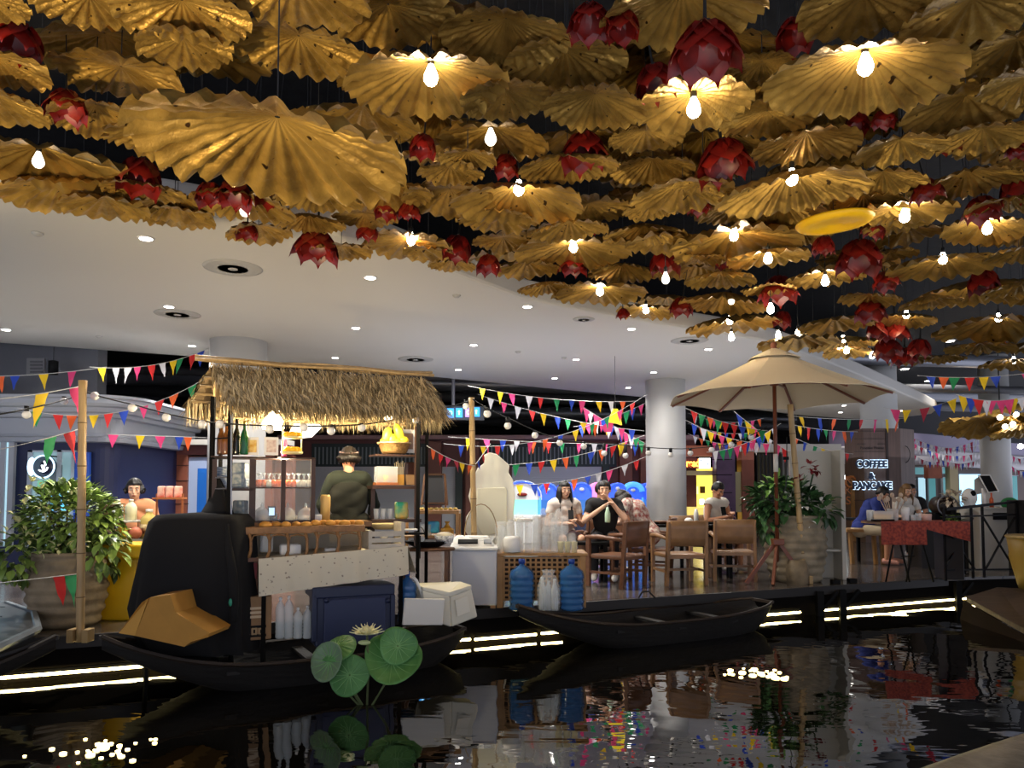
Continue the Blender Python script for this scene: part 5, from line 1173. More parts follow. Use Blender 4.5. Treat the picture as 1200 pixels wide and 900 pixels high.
for k in range(3): sbox(MB(), 291, 712+k*5, 306, 714+k*5, -.108, .003).build('label_block', M_('label tan', 'c0a98a', .6), o)
for (txt, py) in (('H', 704), ('E', 722)):
    mm = T(txt, .07, SL(282, py, -.11), m_black, None, 'letter', .002, rz=SA); mm.parent = o; mm.data.transform(wm(o).inverted())
m_water = mat('clear bottle plastic', (.75, .80, .80), .06, alpha=.45)
def pet(label, base, r, h, m=None, capm=m_cap, group=None, wm_=None):
    t = thing('plastic_bottle', label, 'bottle', base, 0, group); prof = [(r*.8, 0), (r, h*.04)]
    for k in range(5): prof += [(r*.93, h*(.12+.11*k)), (r, h*(.17+.11*k))]
    prof += [(r, h*.70), (r*.8, h*.80), (r*.30, h*.90), (r*.28, h*.94), (.001, h*.945)]
    MB(True).lathe(base, prof, 16).build('body', m or m_water, t); MB(True).lathe(base, [(r*.34, h*.93), (r*.34, h), (.001, h)], 12).build('cap', capm, t); return t
for i, (px, yt, lab) in enumerate([(328, 700, 'clear bottle under the table, leftmost beside the carton'), (338, 698, 'tall clear bottle under the table, second from carton'), (349, 712, 'clear bottle under the table, third from carton'), (360, 710, 'clear bottle under the table beside the navy tub')]):
    b = SL(px, 748, -.06); h_ = SL(px, yt, -.06).z-b.z; pet(lab, b, .038, h_)
# navy crate
cr_ = thing('navy_tub', 'large navy blue plastic crate with moulded edges in the sampan', 'crate', SL(415, 745, -.16)); m_nv = M_('navy plastic', '1c2440', .45)
spanel('body', m_nv, cr_, 370, 694, 461, 752, -.16, .34, bevel=.02); spanel('rim', m_nv, cr_, 366, 689, 463, 697, -.18, .38, bevel=.012)
spanel('inner_panel', M_('navy plastic light', '222b4c', .45), cr_, 380, 703, 452, 748, -.175, .02, bevel=.008)
for px in (383, 455): c = SL(px, 704, -.185); MB(True).cone(c, c+sv*.02, .022, n=14).build('moulded_boss', m_nv, cr_)
spanel('corner_rib', m_nv, cr_, 366, 697, 371, 752, -.18, .05, bevel=.008); spanel('corner_rib', m_nv, cr_, 458, 697, 463, 752, -.18, .05, bevel=.008)
# big blue bottle lying upright
m_blueb = mat('blue water bottle plastic', (.03, .13, .34), .08, alpha=.72)
def jugw(label, base, r, h, m=m_blueb, group=None):
    t = thing('water_bottle', label, 'water bottle', base, 0, group); prof = [(r*.85, 0), (r, .02)]
    for k in range(5): prof += [(r, h*(.06+.12*k)), (r*.93, h*(.09+.12*k)), (r*.93, h*(.13+.12*k)), (r, h*(.16+.12*k))]
    prof += [(r*.9, h*.76), (r*.5, h*.84), (r*.22, h*.88), (r*.22, h*.93)]
    MB(True).lathe(base, prof, 22).build('body', m, t); MB(True).lathe(base, [(r*.26, h*.91), (r*.26, h), (.001, h)], 12).build('cap', M_('blue cap', '1f3f8f', .4), t)
    MB(True).lathe(base, [(r*.82, h*.02), (r*.86, h*.60), (.001, h*.60)], 16).build('water', mat('blue water', (.02, .08, .22), .1), t); return t
b = SL(477, 729, -.02); jugw('tall blue water bottle leaning between navy crate and foam box', b, .085, .44)
# white foam lid and box, black hose
o = sthing('foam_board', 'upright white foam board at stern of the stall sampan', 'board', 472, 703, 519, 731, -.22, .03, M_('white foam', 'dcd9d0', .6), .008); o.rotation_euler = (0, .08, 0)
fx = thing('foam_box', 'large white foam cooler box tilted behind the foam board', 'foam box', SL(530, 735, -.05)); m_foam = M_('cream foam', 'd9d4c2', .6)
P0 = [SL(508, 688, -.12), SL(556, 682, -.12), SL(560, 724, -.12), SL(524, 734, -.12), SL(500, 722, -.12)]
fpts = [SL(495, 690, -.1), SL(553, 681, -.02), SL(561, 725, -.02), SL(529, 734, -.10), SL(502, 728, -.12)]
MB().prism([SL(527, 699, -.14), SL(553, 690, -.10), SL(560, 723, -.10), SL(529, 735, -.14)], sv*.30).build('box_body', m_foam, fx, bevel=.015)
MB().prism([SL(495, 692, -.12), SL(527, 699, -.14), SL(529, 735, -.14), SL(500, 726, -.12)], sv*.28).build('box_side', m_foam, fx, bevel=.01)
MB().prism([SL(495, 692, -.12), SL(527, 700, -.145), SL(553, 690, -.105), SL(553, 690, -.105)+sv*.28, SL(495, 692, -.12)+sv*.28], (0, 0, .035)).build('lid', m_foam, fx, bevel=.01)
MB().prism([SL(533, 703, -.15), SL(548, 698, -.127), SL(551, 717, -.127), SL(536, 723, -.15)], sv*.006).build('raised_panel', M_('cream foam raised', 'e2ddcc', .6), fx, bevel=.003)
hs = MB(True).tube([SL(484, 676, -.06), SL(488, 680, -.07), SL(493, 692, -.07), SL(497, 705, -.06), SL(497, 725, -.05)], .012, 8); tag(hs.build('hose', m_cap), 'white hose bent over beside the blue bottle', 'hose')
# ================================================================ vendor side tables
rt = thing('round_stool_table', 'round brown wooden table carrying a black wok, left of the freezer', 'table', G(513, 706, DECK))
c = P(500, 645, 7.3); zt2 = c.z
MB(True).lathe((c.x, c.y, 0), [(.001, zt2), (.27, zt2), (.28, zt2+.015), (.27, zt2+.03), (.001, zt2+.03)], 28, sy=.6).build('tabletop', M_('brown table wood', '5c3d28', .5, var=.2, vs=8), rt)
for dx, dy in ((-.2, -.1), (.2, -.1), (-.2, .12), (.2, .12)): MB().bb((c.x+dx-.018, c.y+dy-.018, DECK), (c.x+dx+.018, c.y+dy+.018, zt2)).build('leg', M_('brown table wood', '5c3d28', .5), rt)
wk = thing('black_wok', 'shallow black wok on the round brown table', 'wok', (c.x, c.y, zt2+.03))
MB(True).lathe((c.x, c.y, zt2+.03), [(.001, 0), (.12, .003), (.21, .045), (.23, .065), (.215, .06), (.12, .02), (.001, .015)], 26, sy=.7).build('pan', m_black, wk)
p = P(521, 636, 7.3); tag(MB(True).lathe((p.x, p.y, zt2+.075), [(.001, 0), (.08, 0), (.10, .07), (.09, .07)], 18).build('patterned_bowl', M_('grey patterned china', 'a8aab0', .3, col2=hexc('f0f0f0'), var=.4, vs=40)), 'grey white patterned bowl standing in the wok', 'bowl')
p = P(521, 625, 7.3); tag(MB(True).ball((p.x, p.y, zt2+.15), (.085, .07, .03), 12, 7).build('shredded_food', M_('white food', 'e8dcc0', .5)), 'mound of white shredded food in the patterned bowl', 'food')
p = P(492, 636, 7.2); t = thing('glass_teapot', 'small clear teapot with wire handle on the wok table', 'teapot', (p.x, p.y, zt2+.075))
MB(True).ball((p.x, p.y, zt2+.12), (.05, .05, .042), 12, 8).build('body', m_clear, t); MB(True).tube([(p.x+.045*cos(k*pi/8), p.y, zt2+.15+.08*sin(k*pi/8)) for k in range(9)], .004, 5).build('handle', m_black, t)
# wooden shelf table behind with blackboard and trays
D = 8.1; z1 = P(0, 628, D).z; z2 = P(0, 598, D).z; x0, x1 = P(474, 0, D).x, P(540, 0, D).x; m_wd = M_('light brown wood', '9a7448', .5, var=.2, vs=8)
t = thing('serving_shelf', 'light wooden two level serving shelf behind wok table', 'shelf', ((x0+x1)/2, D, DECK))
MB().bb((x0, D, z1-.02), (x1, D+.4, z1)).build('lower_board', m_wd, t); 
for x in (x0+.02, x1-.02):
    for y in (D+.02, D+.38): MB().bb((x-.015, y-.015, DECK), (x+.015, y+.015, z2)).build('leg', m_wd, t)
xa = P(492, 0, D).x; MB().bb((xa, D, z2-.04), (x1, D+.35, z2)).build('upper_tray', m_wd, t, bevel=.005)
for k in range(8): tag(MB(True).ball((xa+.05+k*.052, D+.08+.03*(k % 2), z2+.014), (.028, .022, .016), 9, 6).build('sweet', M_('yellow sweet', 'e0c060', .5)), 'small yellow sweet lying on the upper wooden tray', 'sweet', 'yellow sweets on the upper tray')
bb_ = thing('blackboard', 'blank A frame blackboard in brown frame above the serving shelf', 'blackboard', P(510, 592, D+.1))
a0, a1, a2, a3 = P(494, 592, D+.02), P(524, 592, D+.02), P(521, 556, D+.16), P(498, 556, D+.16)
MB().prism([a0.lerp(a1, .1), a0.lerp(a1, .9), a3.lerp(a2, .88), a3.lerp(a2, .12)], (0, .012, 0)).build('slate', M_('blackboard slate', '2a2a2c', .7), bb_)
f = MB()
for u, v in ((a0, a3), (a1, a2), (a3, a2), (a0.lerp(a3, .06), a1.lerp(a2, .06))): f.bar(u, v, .022)
f.build('frame', M_('brown frame', '6b4a30', .5), bb_)
for s_ in (a2, a3): MB().bar(s_, (s_.x, s_.y+.18, z2), .018).build('rear_leg', M_('brown frame', '6b4a30', .5), bb_)
for i, (px, m, r, h, lab, nm) in enumerate([(497, m_clear, .035, .12, 'clear glass on the lower shelf left of the blue packet', 'glass'), (503, m_clear, .035, .12, 'second clear glass on the lower shelf beside the blue packet', 'glass'), (524, m_amb, .075, .09, 'clear bag of orange snacks on the serving shelf', 'snack_bag')]):
    p = P(px, 620, D+.1); tag(MB(True).lathe((p.x, p.y, z1), [(.001, 0), (r*.85, 0), (r, h), (r*.93, h), (r*.8, .01)] if i < 2 else [(.001, 0), (r, .01), (r, h*.8), (r*.5, h), (.015, h*1.4), (.03, h*1.7)], 14).build(nm, m), lab, nm.replace('_', ' '))
p = P(508, 607, D+.12); tag(MB().box((p.x, p.y, z1+.09), (.13, .08, .13), rz=.2).build('blue_packet', M_('cyan blue packet', '2f8fc8', .4, col2=hexc('4ac8d8'), vs=10, var=.2), bevel=.02), 'cyan blue packet on the serving shelf under the yellow sweets', 'packet')
for i, px in enumerate((441, 449, 457)):
    p = SL(px, 608.5, YL+.1); tag(MB(True).lathe(p, [(.001, 0), (.022, 0), (.03, .10), (.027, .10)], 12).build('paper_cup', m_clear), '%s clear cup on the bottom shelf of the dark rack' % ('left', 'middle', 'right')[i], 'cup')
p = SL(470, 608, YL+.1); tag(MB().box(p+Vector((0, 0, .08)), (.12, .08, .16), rz=SA).build('green_pack', M_('teal green pack', '2fae86', .4, col2=hexc('d0a040'), var=.2, vs=9), bevel=.015), 'teal green packet on the bottom shelf of dark rack', 'packet')
p = SL(452, 620, .3); t = thing('wicker_tray', 'shallow round cream basket tray right of the vendor', 'tray', p); MB(True).lathe(p, [(.001, 0), (.10, .0), (.16, .05), (.15, .05), (.09, .015)], 22).build('bowl', M_('cream wicker', 'cdb98a', .6), t)
p = SL(478, 621, .25); tag(MB(True).box(p, (.16, .09, .02), rz=SA+.2).build('paper_bundle', m_cap, bevel=.008), 'white paper bundle on top of black stand right of the tray', 'paper')
p = SL(480, 628, .25); t = thing('black_stand', 'low black wire stand under the white paper bundle', 'stand', p); MB().box(p+Vector((0, 0, .02)), (.24, .14, .015), rz=SA).build('top', m_black, t)
for s_ in (-1, 1): MB().cone(p+su*s_*.1, (p.x+su.x*s_*.1, p.y+su.y*s_*.1, SL(480, 655, .25).z), .006, n=5).build('leg', m_black, t)
# ================================================================ people
import numpy as np
m_skin = M_('skin tan', 'b98262', .5); m_skin2 = M_('skin light', 'd8a98a', .5); m_skind = M_('skin brown', '8f6044', .5); m_hair = M_('black hair', '0f0c0b', .45); m_hairb = M_('golden brown hair', '7a5a36', .5)
m_eyew = M_('eye white', 'e6e2dc', .3); m_eyeb = M_('eye dark', '0c0908', .2); m_lip = M_('lips', '9a4a42', .45)
def remesh(mb, vox):
    o = mb.build('tmp_body', m_skin); org = o.location.copy(); o.location = (0, 0, 0)
    for v in o.data.vertices: v.co += org
    md = o.modifiers.new('r', 'REMESH'); md.mode = 'VOXEL'; md.voxel_size = vox; md.use_smooth_shade = True
    sm = o.modifiers.new('s', 'SMOOTH'); sm.iterations = 3; sm.factor = .5
    dg = bpy.context.evaluated_depsgraph_get(); me = bpy.data.meshes.new_from_object(o.evaluated_get(dg)); bpy.data.objects.remove(o); return me
def person(label, loc, rz, pose, skin, top, bottom, shoes, hair, hairlen=0, sleeve=.45, leg=1.0, tilt=0, turn=0, ground=True, scale=1, apron=None, hold=None, topneck=True):
    J = pose; V = lambda k: Vector(J[k]); segs = []
    def seg(reg_, a, b, r0, r1): segs.append((reg_, Vector(a), Vector(b), r0, r1))
    seg('hip', V('pel')+Vector((-.07, 0, 0)), V('pel')+Vector((.07, 0, 0)), .125, .125); wa = V('pel').lerp(V('chest'), .5)
    seg('torso', V('pel')+Vector((0, 0, .04)), wa, .125, .115); 
    for s_ in (-.05, .05): seg('torso', wa+Vector((s_*.6, 0, 0)), V('chest')+Vector((s_*1.4, 0, .02)), .105, .105)
    seg('torso', V('shL').lerp(V('shR'), .12), V('shR').lerp(V('shL'), .12), .075, .075); seg('neck', (V('shL')+V('shR'))/2+Vector((0, .01, .0)), V('head')+Vector((0, .02, -.07)), .055, .048)
    for s_ in 'LR':
        seg('uarm', V('sh'+s_), V('el'+s_), .052, .041); seg('farm', V('el'+s_), V('wr'+s_), .040, .027)
        seg('thigh', V('pel')+Vector((-.09 if s_ == 'L' else .09, 0, 0)), V('kn'+s_), .085, .058); seg('shin', V('kn'+s_), V('an'+s_), .055, .036)
        a = V('an'+s_); d = Vector(J.get('foot', (0, -1, 0))); seg('foot', a+Vector((0, 0, -.03))-d*.03, a+d*.15+Vector((0, 0, -.05)), .040, .028)
        # hand: palm and five fingers
        w_ = V('wr'+s_); dr = (w_-V('el'+s_)).normalized(); hd = Vector(J.get('hd'+s_, dr)).normalized(); sd = hd.cross(Vector((0, 0, 1)));
        sd = sd.normalized() if sd.length > .1 else Vector((1, 0, 0)); up = sd.cross(hd); ins = 1 if s_ == 'L' else -1
        pc = w_+hd*.075
        for k in (-1, 0, 1): seg('hand', w_+hd*.01+sd*k*.012, pc+sd*k*.024, .018, .014)
        for k in range(4):
            b0 = pc+sd*(k-1.5)*.019; ln = (.034, .040, .038, .030)[k]; c1 = (hd-up*.45).normalized(); c2 = (hd*.5-up).normalized()
            seg('hand', b0, b0+c1*ln, .0092, .0085); seg('hand', b0+c1*ln, b0+c1*ln+c2*ln*.9, .0085, .0075)
        tb_ = w_+hd*.03+sd*.026*(1 if s_ == 'R' else -1); td = (hd*.8+sd*.7*(1 if s_ == 'R' else -1)-up*.3).normalized()
        seg('hand', tb_, tb_+td*.04, .012, .010); seg('hand', tb_+td*.04, tb_+td*.035+(td+hd-up*.4).normalized()*.035, .010, .008)
    mb = MB(True)
    for r_, a, b, r0, r1 in segs:
        n_ = 12 if r0 > .02 else 8; mb.cone(a, b, r0, r1, n_); mb.ball(a, r0*1.0, n_, 6); mb.ball(b, r1*1.0, n_, 6)
    tc_ = wa.lerp(V('chest'), .6); mb.ball(tc_, (.155, .118, .20), 18, 12); mb.ball(V('chest')+Vector((0, 0, .06)), (.165, .112, .13), 18, 12)
    H = V('head'); HR = Matrix.Rotation(turn, 4, 'Z') @ Matrix.Rotation(tilt, 4, 'X')
    hb = MB(True)
    hb.ball((0, .008, .02), (.076, .094, .098), 20, 14).ball((0, -.018, -.045), (.058, .068, .065), 16, 10).ball((0, -.040, -.085), (.030, .032, .026), 12, 8)
    hb.cone((0, -.086, .012), (0, -.108, -.026), .008, .014, 8).ball((0, -.105, -.028), (.016, .013, .011), 10, 6)
    hb.ball((0, -.075, .034), (.048, .014, .011), 12, 6).ball((0, -.084, -.058), (.024, .012, .012), 12, 6)
    for s_ in (-1, 1): hb.ball((s_*.078, .012, -.005), (.010, .020, .030), 10, 8).ball((s_*.040, -.065, -.022), (.022, .018, .018), 10, 6)
    mb.add([H+(HR @ Vector(v)) for v in hb.v], hb.f)
    me = remesh(mb, .0075)
    t = thing('person', label, 'person', loc, rz); t.scale = (scale,)*3
    bo = bpy.data.objects.new('body', me); COL.objects.link(bo); bo.parent = t; me.materials.clear(); me.materials.append(skin)
    # garments from the nearest limb
    n = len(me.vertices); co = np.empty(n*3); me.vertices.foreach_get('co', co); co = co.reshape(-1, 3); no = np.empty(n*3); me.vertices.foreach_get('normal', no); no = no.reshape(-1, 3)
    best = np.full(n, 1e9); which = np.zeros(n, int); tt = np.zeros(n); names = ['hip', 'torso', 'neck', 'uarm', 'farm', 'thigh', 'shin', 'foot', 'hand', 'head']
    for r_, a, b, r0, r1 in segs:
        a_, b_ = np.array(a), np.array(b); d = b_-a_; L2 = max(1e-9, d @ d); k = np.clip(((co-a_) @ d)/L2, 0, 1); dist = np.linalg.norm(co-a_-k[:, None]*d, axis=1)-(r0+(r1-r0)*k)
        m_ = dist < best; best[m_] = dist[m_]; which[m_] = names.index(r_); tt[m_] = k[m_]
    hd_ = np.linalg.norm(co-np.array(H), axis=1)-.085; m_ = hd_ < best; which[m_] = 9
    def garment(name, sel, m, off):
        fs = [tuple(p.vertices) for p in me.polygons if all(sel[i] for i in p.vertices)]
        if not fs: return
        used = sorted({i for f in fs for i in f}); mp = {i: k for k, i in enumerate(used)}
        wr = off*(1+.45*np.sin(co[used] @ np.array([31, 23, 47]))*.5)
        vs = co[used]+no[used]*wr[:, None]; g = MB(True); g.add([tuple(v) for v in vs], [tuple(mp[i] for i in f) for f in fs])
        me2 = bpy.data.meshes.new(name); me2.from_pydata(g.v, [], g.f); me2.materials.append(m)
        me2.polygons.foreach_set('use_smooth', [True]*len(g.f)); o = bpy.data.objects.new(name, me2); COL.objects.link(o); o.parent = t
        if name != 'shoes': sm_ = o.modifiers.new('smooth', 'SMOOTH'); sm_.iterations = 14 if name != 'apron' else 25; sm_.factor = .6
        md = o.modifiers.new('solid', 'SOLIDIFY'); md.thickness = .004; md.offset = 1; return o
    W_ = lambda *a: np.isin(which, [names.index(x) for x in a])
    top_sel = W_('torso') | (W_('hip') & (co[:, 2] > J['pel'][2]+.02)) | (W_('uarm') & (tt < sleeve)) | (W_('farm') & (tt < sleeve-1))
    if sleeve > 1: top_sel |= W_('uarm')
    garment(J.get('topname', 'shirt'), top_sel, top, .012)
    garment(J.get('botname', 'trousers'), W_('hip') & (co[:, 2] <= J['pel'][2]+.06) | (W_('thigh') & (tt < leg*2)) | (W_('shin') & (tt < leg*2-1)), bottom, .009)
    garment('shoes', W_('foot'), shoes, .006)
    if apron: garment('apron', (W_('torso') & (co[:, 2] < J['chest'][2]+.13) & (np.abs(co[:, 0]) < .17)) | W_('hip'), apron, .026)
    # face
    def hp(v): return H+(HR @ Vector(v))
    for s_ in (-1, 1):
        MB(True).ball(hp((s_*.030, -.078, .008)), (.012, .008, .007), 10, 6).build('eye', m_eyew, t if False else None).name
    for o in [o for o in COL.objects if o.name.startswith('eye') and o.parent is None and 'label' not in o.keys()]:
        o.parent = t; o.location = o.location
    ey = MB(True); br = MB(True)
    for s_ in (-1, 1):
        ey.ball(hp((s_*.030, -.085, .008)), (.006, .004, .006), 8, 6); br.tube([hp((s_*.015, -.088, .028)), hp((s_*.03, -.090, .032)), hp((s_*.046, -.080, .026))], .004, 5)
    def loc_child(mb_, name, m):
        o = mb_.build(name, m); o.parent = t; return o
    loc_child(ey, 'pupils', m_eyeb); loc_child(br, 'eyebrows', hair); loc_child(MB(True).ball(hp((0, -.096, -.058)), (.020, .006, .007), 10, 6), 'mouth', m_lip)
    # hair
    hr = MB(True); N1, N2 = 36, 20
    def hf(u, v):
        a = 2*pi*u; e = pi/2-v*pi*.80; x, y, z = cos(e)*sin(a), -cos(e)*cos(a), sin(e)
        front = max(0, -y); lim = .40 if front > .55 else -.15-.55*max(0, y) if hairlen == 0 else -.5
        k = 1.10 if z > lim else .93; k += .02*sin(a*9+e*5)
        return hp((x*.080*k, .010+y*.098*k, .022+z*.104*k))
    hr.grid(hf, N1, N2, wrap=True)
    if hairlen:
        for k in range(26):
            a = -2.2+4.4*k/25; x, y = sin(a), cos(a)
            p0 = hp((x*.075, .02+y*.09, .05)); L = hairlen*(.85+.15*sin(k*2.3))
            hr.tube([p0, hp((x*.092, .02+y*.10, -.03)), p0+Vector((x*.03, y*.03+.01, -L*.6)), p0+Vector((x*.02, y*.035+.01, -L))], [.018, .020, .018, .006], 6)
    loc_child(hr, 'hair', hair)
    return t
def seated(lean=0, armL=None, armR=None, seat=.46, head=(0, 0, 0), **kw):
    z = seat+.10; J = dict(pel=(0, 0, z), chest=(0, -lean*.6, z+.30), head=(0+head[0], -lean-.03+head[1], z+.66+head[2]-.03), shL=(-.175, -lean, z+.44), shR=(.175, -lean, z+.44),
        knL=(-.13, -.42, z-.02), knR=(.13, -.42, z-.02), anL=(-.13, -.40, .10), anR=(.13, -.43, .10))
    J['elL'], J['wrL'] = armL or ((-.24, -.05-lean, z+.18), (-.12, -.27-lean, z+.16)); J['elR'], J['wrR'] = armR or ((.24, -.05-lean, z+.18), (.12, -.27-lean, z+.16)); J.update(kw); return J
m_bshirt = M_('black tee', '151415', .85); m_wshirt = M_('white cloth', 'd9d5cc', .85, var=.05); m_bluet = M_('blue tee', '25347a', .85); m_grn = M_('dark green shirt', '171d13', .9, var=.1); m_apr = M_('black apron', '14150f', .9)
m_flor = M_('floral dress', 'e2dacb', .8, col2=hexc('9c4a44'), var=.05, vs=22); m_short = M_('khaki shorts', 'b8a88c', .85); m_jean = M_('dark trousers', '1c1c22', .85); m_plum = M_('plum dress', '3a2226', .85); m_shoe = M_('white shoe', 'cfc8c0', .6); m_shoeb = M_('dark shoe', '1a1716', .6)
# vendor, seen from behind
vp = SL(408, 640, .72); VJ = dict(pel=(0, .0, .86), chest=(0, -.03, 1.14), head=(0, -.07, 1.49), shL=(-.155, -.02, 1.30), shR=(.155, -.02, 1.30), elL=(-.25, -.06, 1.05), elR=(.25, -.06, 1.05), wrL=(-.22, -.25, .95), wrR=(.20, -.26, .93), knL=(-.1, -.02, .47), knR=(.1, -.02, .47), anL=(-.1, .02, .09), anR=(.1, .02, .09), foot=(0, -1, 0))
t = person('person standing in the stall, back turned, dark green shirt and black apron', (vp.x, vp.y, DECK), pi+.25, VJ, m_skin, m_grn, m_jean, m_shoeb, M_('dark tied hair', '1c1512', .5), .05, 1.75, 1.0, .15, scale=.985, apron=m_apr)
hb = Vector((0, 0, 0)); mm_ = MB(True).tube([(.086*cos(k*pi/10), -.065+.108*sin(k*pi/10), 1.565-.015*sin(k*pi/10)) for k in range(20)], .007, 6, True); o = mm_.build('headband', M_('pink grey headband', '9a7a74', .7)); o.parent = t
# seated diners
def sit(px, D, rz, label, *a, **k):
    x = P(px, 600, D).x; return person(label, (x, D, DECK), rz, *a, **k)
sit(659, 10.4, .25, 'woman with long black hair in white top seated looking at camera, phone in hands', seated(.08, armR=((.25, -.10, .72), (.10, -.30, .78)), armL=((-.25, -.08, .72), (-.02, -.30, .74)), topname='top', botname='skirt'), m_skin2, M_('white top', 'd4c8bc', .85), m_plum, m_shoe, m_hair, .42, .5, .5, .05)
sit(709, 10.2, -.15, 'man in black shirt drinking from a bottle held in both hands', seated(.12, armR=((.27, -.25, .80), (.07, -.27, 1.06)), armL=((-.27, -.22, .78), (.0, -.30, .98))), m_skin2, m_bshirt, m_jean, m_shoe, m_hair, 0, .6, 1, .05)
sit(762, 10.35, -1.9, 'diner with dark brown hair in white floral dress bending forward on a wooden chair', seated(.30, head=(0, -.06, -.12), topname='dress_top', botname='dress_skirt'), m_skin2, m_flor, m_flor, m_shoe, M_('dark brown hair', '1d120e', .45), .16, .55, .6, .5)
sit(834, 11.3, .55, 'man in white sleeveless vest looking down at phone, at rear table', seated(.10, armR=((.25, -.14, .74), (.07, -.33, .84)), armL=((-.25, -.14, .74), (-.04, -.33, .80))), m_skin, m_wshirt, m_bshirt, m_shoe, m_hair, 0, .12, .6, .45)
sit(700, 11.4, 2.6, 'diner in black cap behind the drinking man, mostly hidden', seated(.1), m_skin, m_bshirt, m_jean, m_shoeb, m_hair, 0, .6, 1, .2)
sit(1008, 12.3, .95, 'man in blue t-shirt and pale shorts bent over table on wooden bench at right', seated(.26, head=(0, -.05, -.06), armR=((.25, -.30, .72), (.10, -.52, .70)), armL=((-.25, -.30, .72), (-.06, -.52, .70))), m_skin, m_bluet, m_short, M_('pink shoe', 'c08878', .6), m_hair, 0, .6, .55, .5)
sit(1056, 13.6, .1, 'woman with golden brown hair and white top seated behind red table', seated(.14, topname='top'), m_skin2, m_wshirt, m_jean, m_shoe, m_hairb, .3, .6, 1, .3)
sit(1067, 14.0, -.3, 'dark haired diner right of the golden haired woman', seated(.1), m_skin, m_bshirt, m_jean, m_shoe, m_hair, .0, .6, 1, .1)
x_ = P(158, 600, 8.6).x; person('person with round black hair behind the juice table at left', (x_, 8.6, DECK), .4, seated(.1), m_skin2, M_('orange brown top', 'c98a60', .8), m_jean, m_shoeb, m_hair, .1, .6, 1, .1)
# held things
def atp(px, py, D): return P(px, py, D)
p = atp(712, 606, 9.82); t = thing('drink_bottle', 'green labelled drink bottle held by the man in black shirt', 'bottle', p)
MB(True).lathe(p-Vector((0, 0, .07)), [(.030, 0), (.036, .02), (.036, .12), (.022, .16), (.016, .20), (.001, .2)], 14).build('bottle', M_('white green drink', 'bcd8b8', .3), t); MB(True).cone(p+Vector((0, 0, .1)), p+Vector((.01, .04, .2)), .004, n=6).build('straw', m_cap, t)
p = atp(669, 603, 9.98); tag(MB().box(p, (.07, .012, .14), rx=-.6).build('phone', m_black, bevel=.004), 'phone held by the woman with long black hair', 'phone')
p = atp(848, 599, 10.9); tag(MB().box(p, (.07, .012, .14), rx=-.5).build('phone', m_black, bevel=.004), 'phone held by the man in the white vest', 'phone')
# ================================================================ chairs and tables
m_ch = M_('teak chair wood', '6a4630', .4, var=.15, vs=6, stretch=(1, 1, 5)); m_ch2 = M_('light oak chair wood', '8a6644', .4, var=.15, vs=6)
def armchair(label, loc, rz, m, group=None):
    t = thing('armchair', label, 'chair', (0, 0, 0), 0, group)
    for x in (-.26, .26):
        MB().bar((x, -.24, 0), (x, -.24, .60), .045, .055).build('leg', m, t, bevel=.006); MB().bar((x, .24, 0), (x*.94, .30, .80), .042, .05).build('leg', m, t, bevel=.006)
        MB(True).tube([(x, -.28, .60), (x, -.1, .615), (x*1.0, .12, .60), (x*.96, .27, .58)], [.03, .028, .024, .022], 8).build('armrest', m, t)
        MB().bar((x, -.22, .18), (x, .24, .18), .025, .03).build('stretcher', m, t)
    MB().box((0, -.0, .37), (.52, .50, .05)).build('seat', m, t, bevel=.015)
    MB(True).grid(lambda u, v: (-.26+.52*u, .265+.035*v+.05*sin(pi*u)-.0, .50+.31*v), 10, 3).build('backrest', m, t, solid=.03)
    MB().bar((-.26, .0, .18), (.26, .0, .18), .03).build('stretcher', m, t); MB().bar((-.24, .26, .36), (.24, .26, .36), .03, .04).build('back_rail', m, t)
    reg(t, loc, rz); return t
def ch(px, D, rz, label, m): x = P(px, 600, D).x; return armchair(label, (x, D, DECK), rz, m)
ch(722, 9.35, -2.3, 'dark teak armchair with wide back, nearest to the blue water bottles', m_ch)
ch(795, 9.55, 3.3, 'teak chair seen from behind in front of the white column', m_ch2)
ch(857, 10.0, 3.0, 'teak chair seen from behind, left of the striped stone pot', m_ch2)
ch(762, 10.4, -1.9, 'wooden chair under the diner in floral dress', m_ch); ch(659, 10.45, .25, 'wooden chair under woman with long black hair', m_ch); ch(709, 10.25, -.15, 'wooden chair under the drinking man', m_ch); ch(834, 11.35, .55, 'wooden chair under the man in white vest', m_ch)
ch(805, 11.6, 2.9, 'pale oak chair between rear tables, left of man in white vest', m_ch2)
def table(label, px, D, w_, dpt, zt, m, mleg=None, round_=False):
    x = P(px, 600, D).x; t = thing('dining_table', label, 'table', (x, D, DECK)); mleg = mleg or m
    if round_:
        MB(True).lathe((x, D, DECK), [(.001, zt-.03), (w_/2, zt-.03), (w_/2, zt), (.001, zt)], 28).build('tabletop', m, t)
        MB().cone((x, D, DECK+.02), (x, D, DECK+zt-.03), .035, n=12).build('pedestal', mleg, t); MB(True).lathe((x, D, DECK), [(.24, 0), (.24, .02), (.04, .04)], 20).build('base', mleg, t)
    else:
        MB().box((x, D, DECK+zt-.02), (w_, dpt, .04)).build('tabletop', m, t, bevel=.006)
        for sx in (-1, 1):
            for sy in (-1, 1): MB().box((x+sx*(w_/2-.04), D+sy*(dpt/2-.04), DECK+(zt-.04)/2), (.045, .045, zt-.04)).build('leg', mleg, t)
    return t, Vector((x, D, DECK+zt))
table('dark low table between the seated woman and the drinking man', 684, 9.9, .6, .5, .52, m_black)
t_, c = table('dark rear table with plates left of the man in white vest', 802, 11.0, 1.2, .6, .70, m_black)
table('small dark square table between the two front teak chairs', 826, 10.4, .62, .6, .60, m_black)
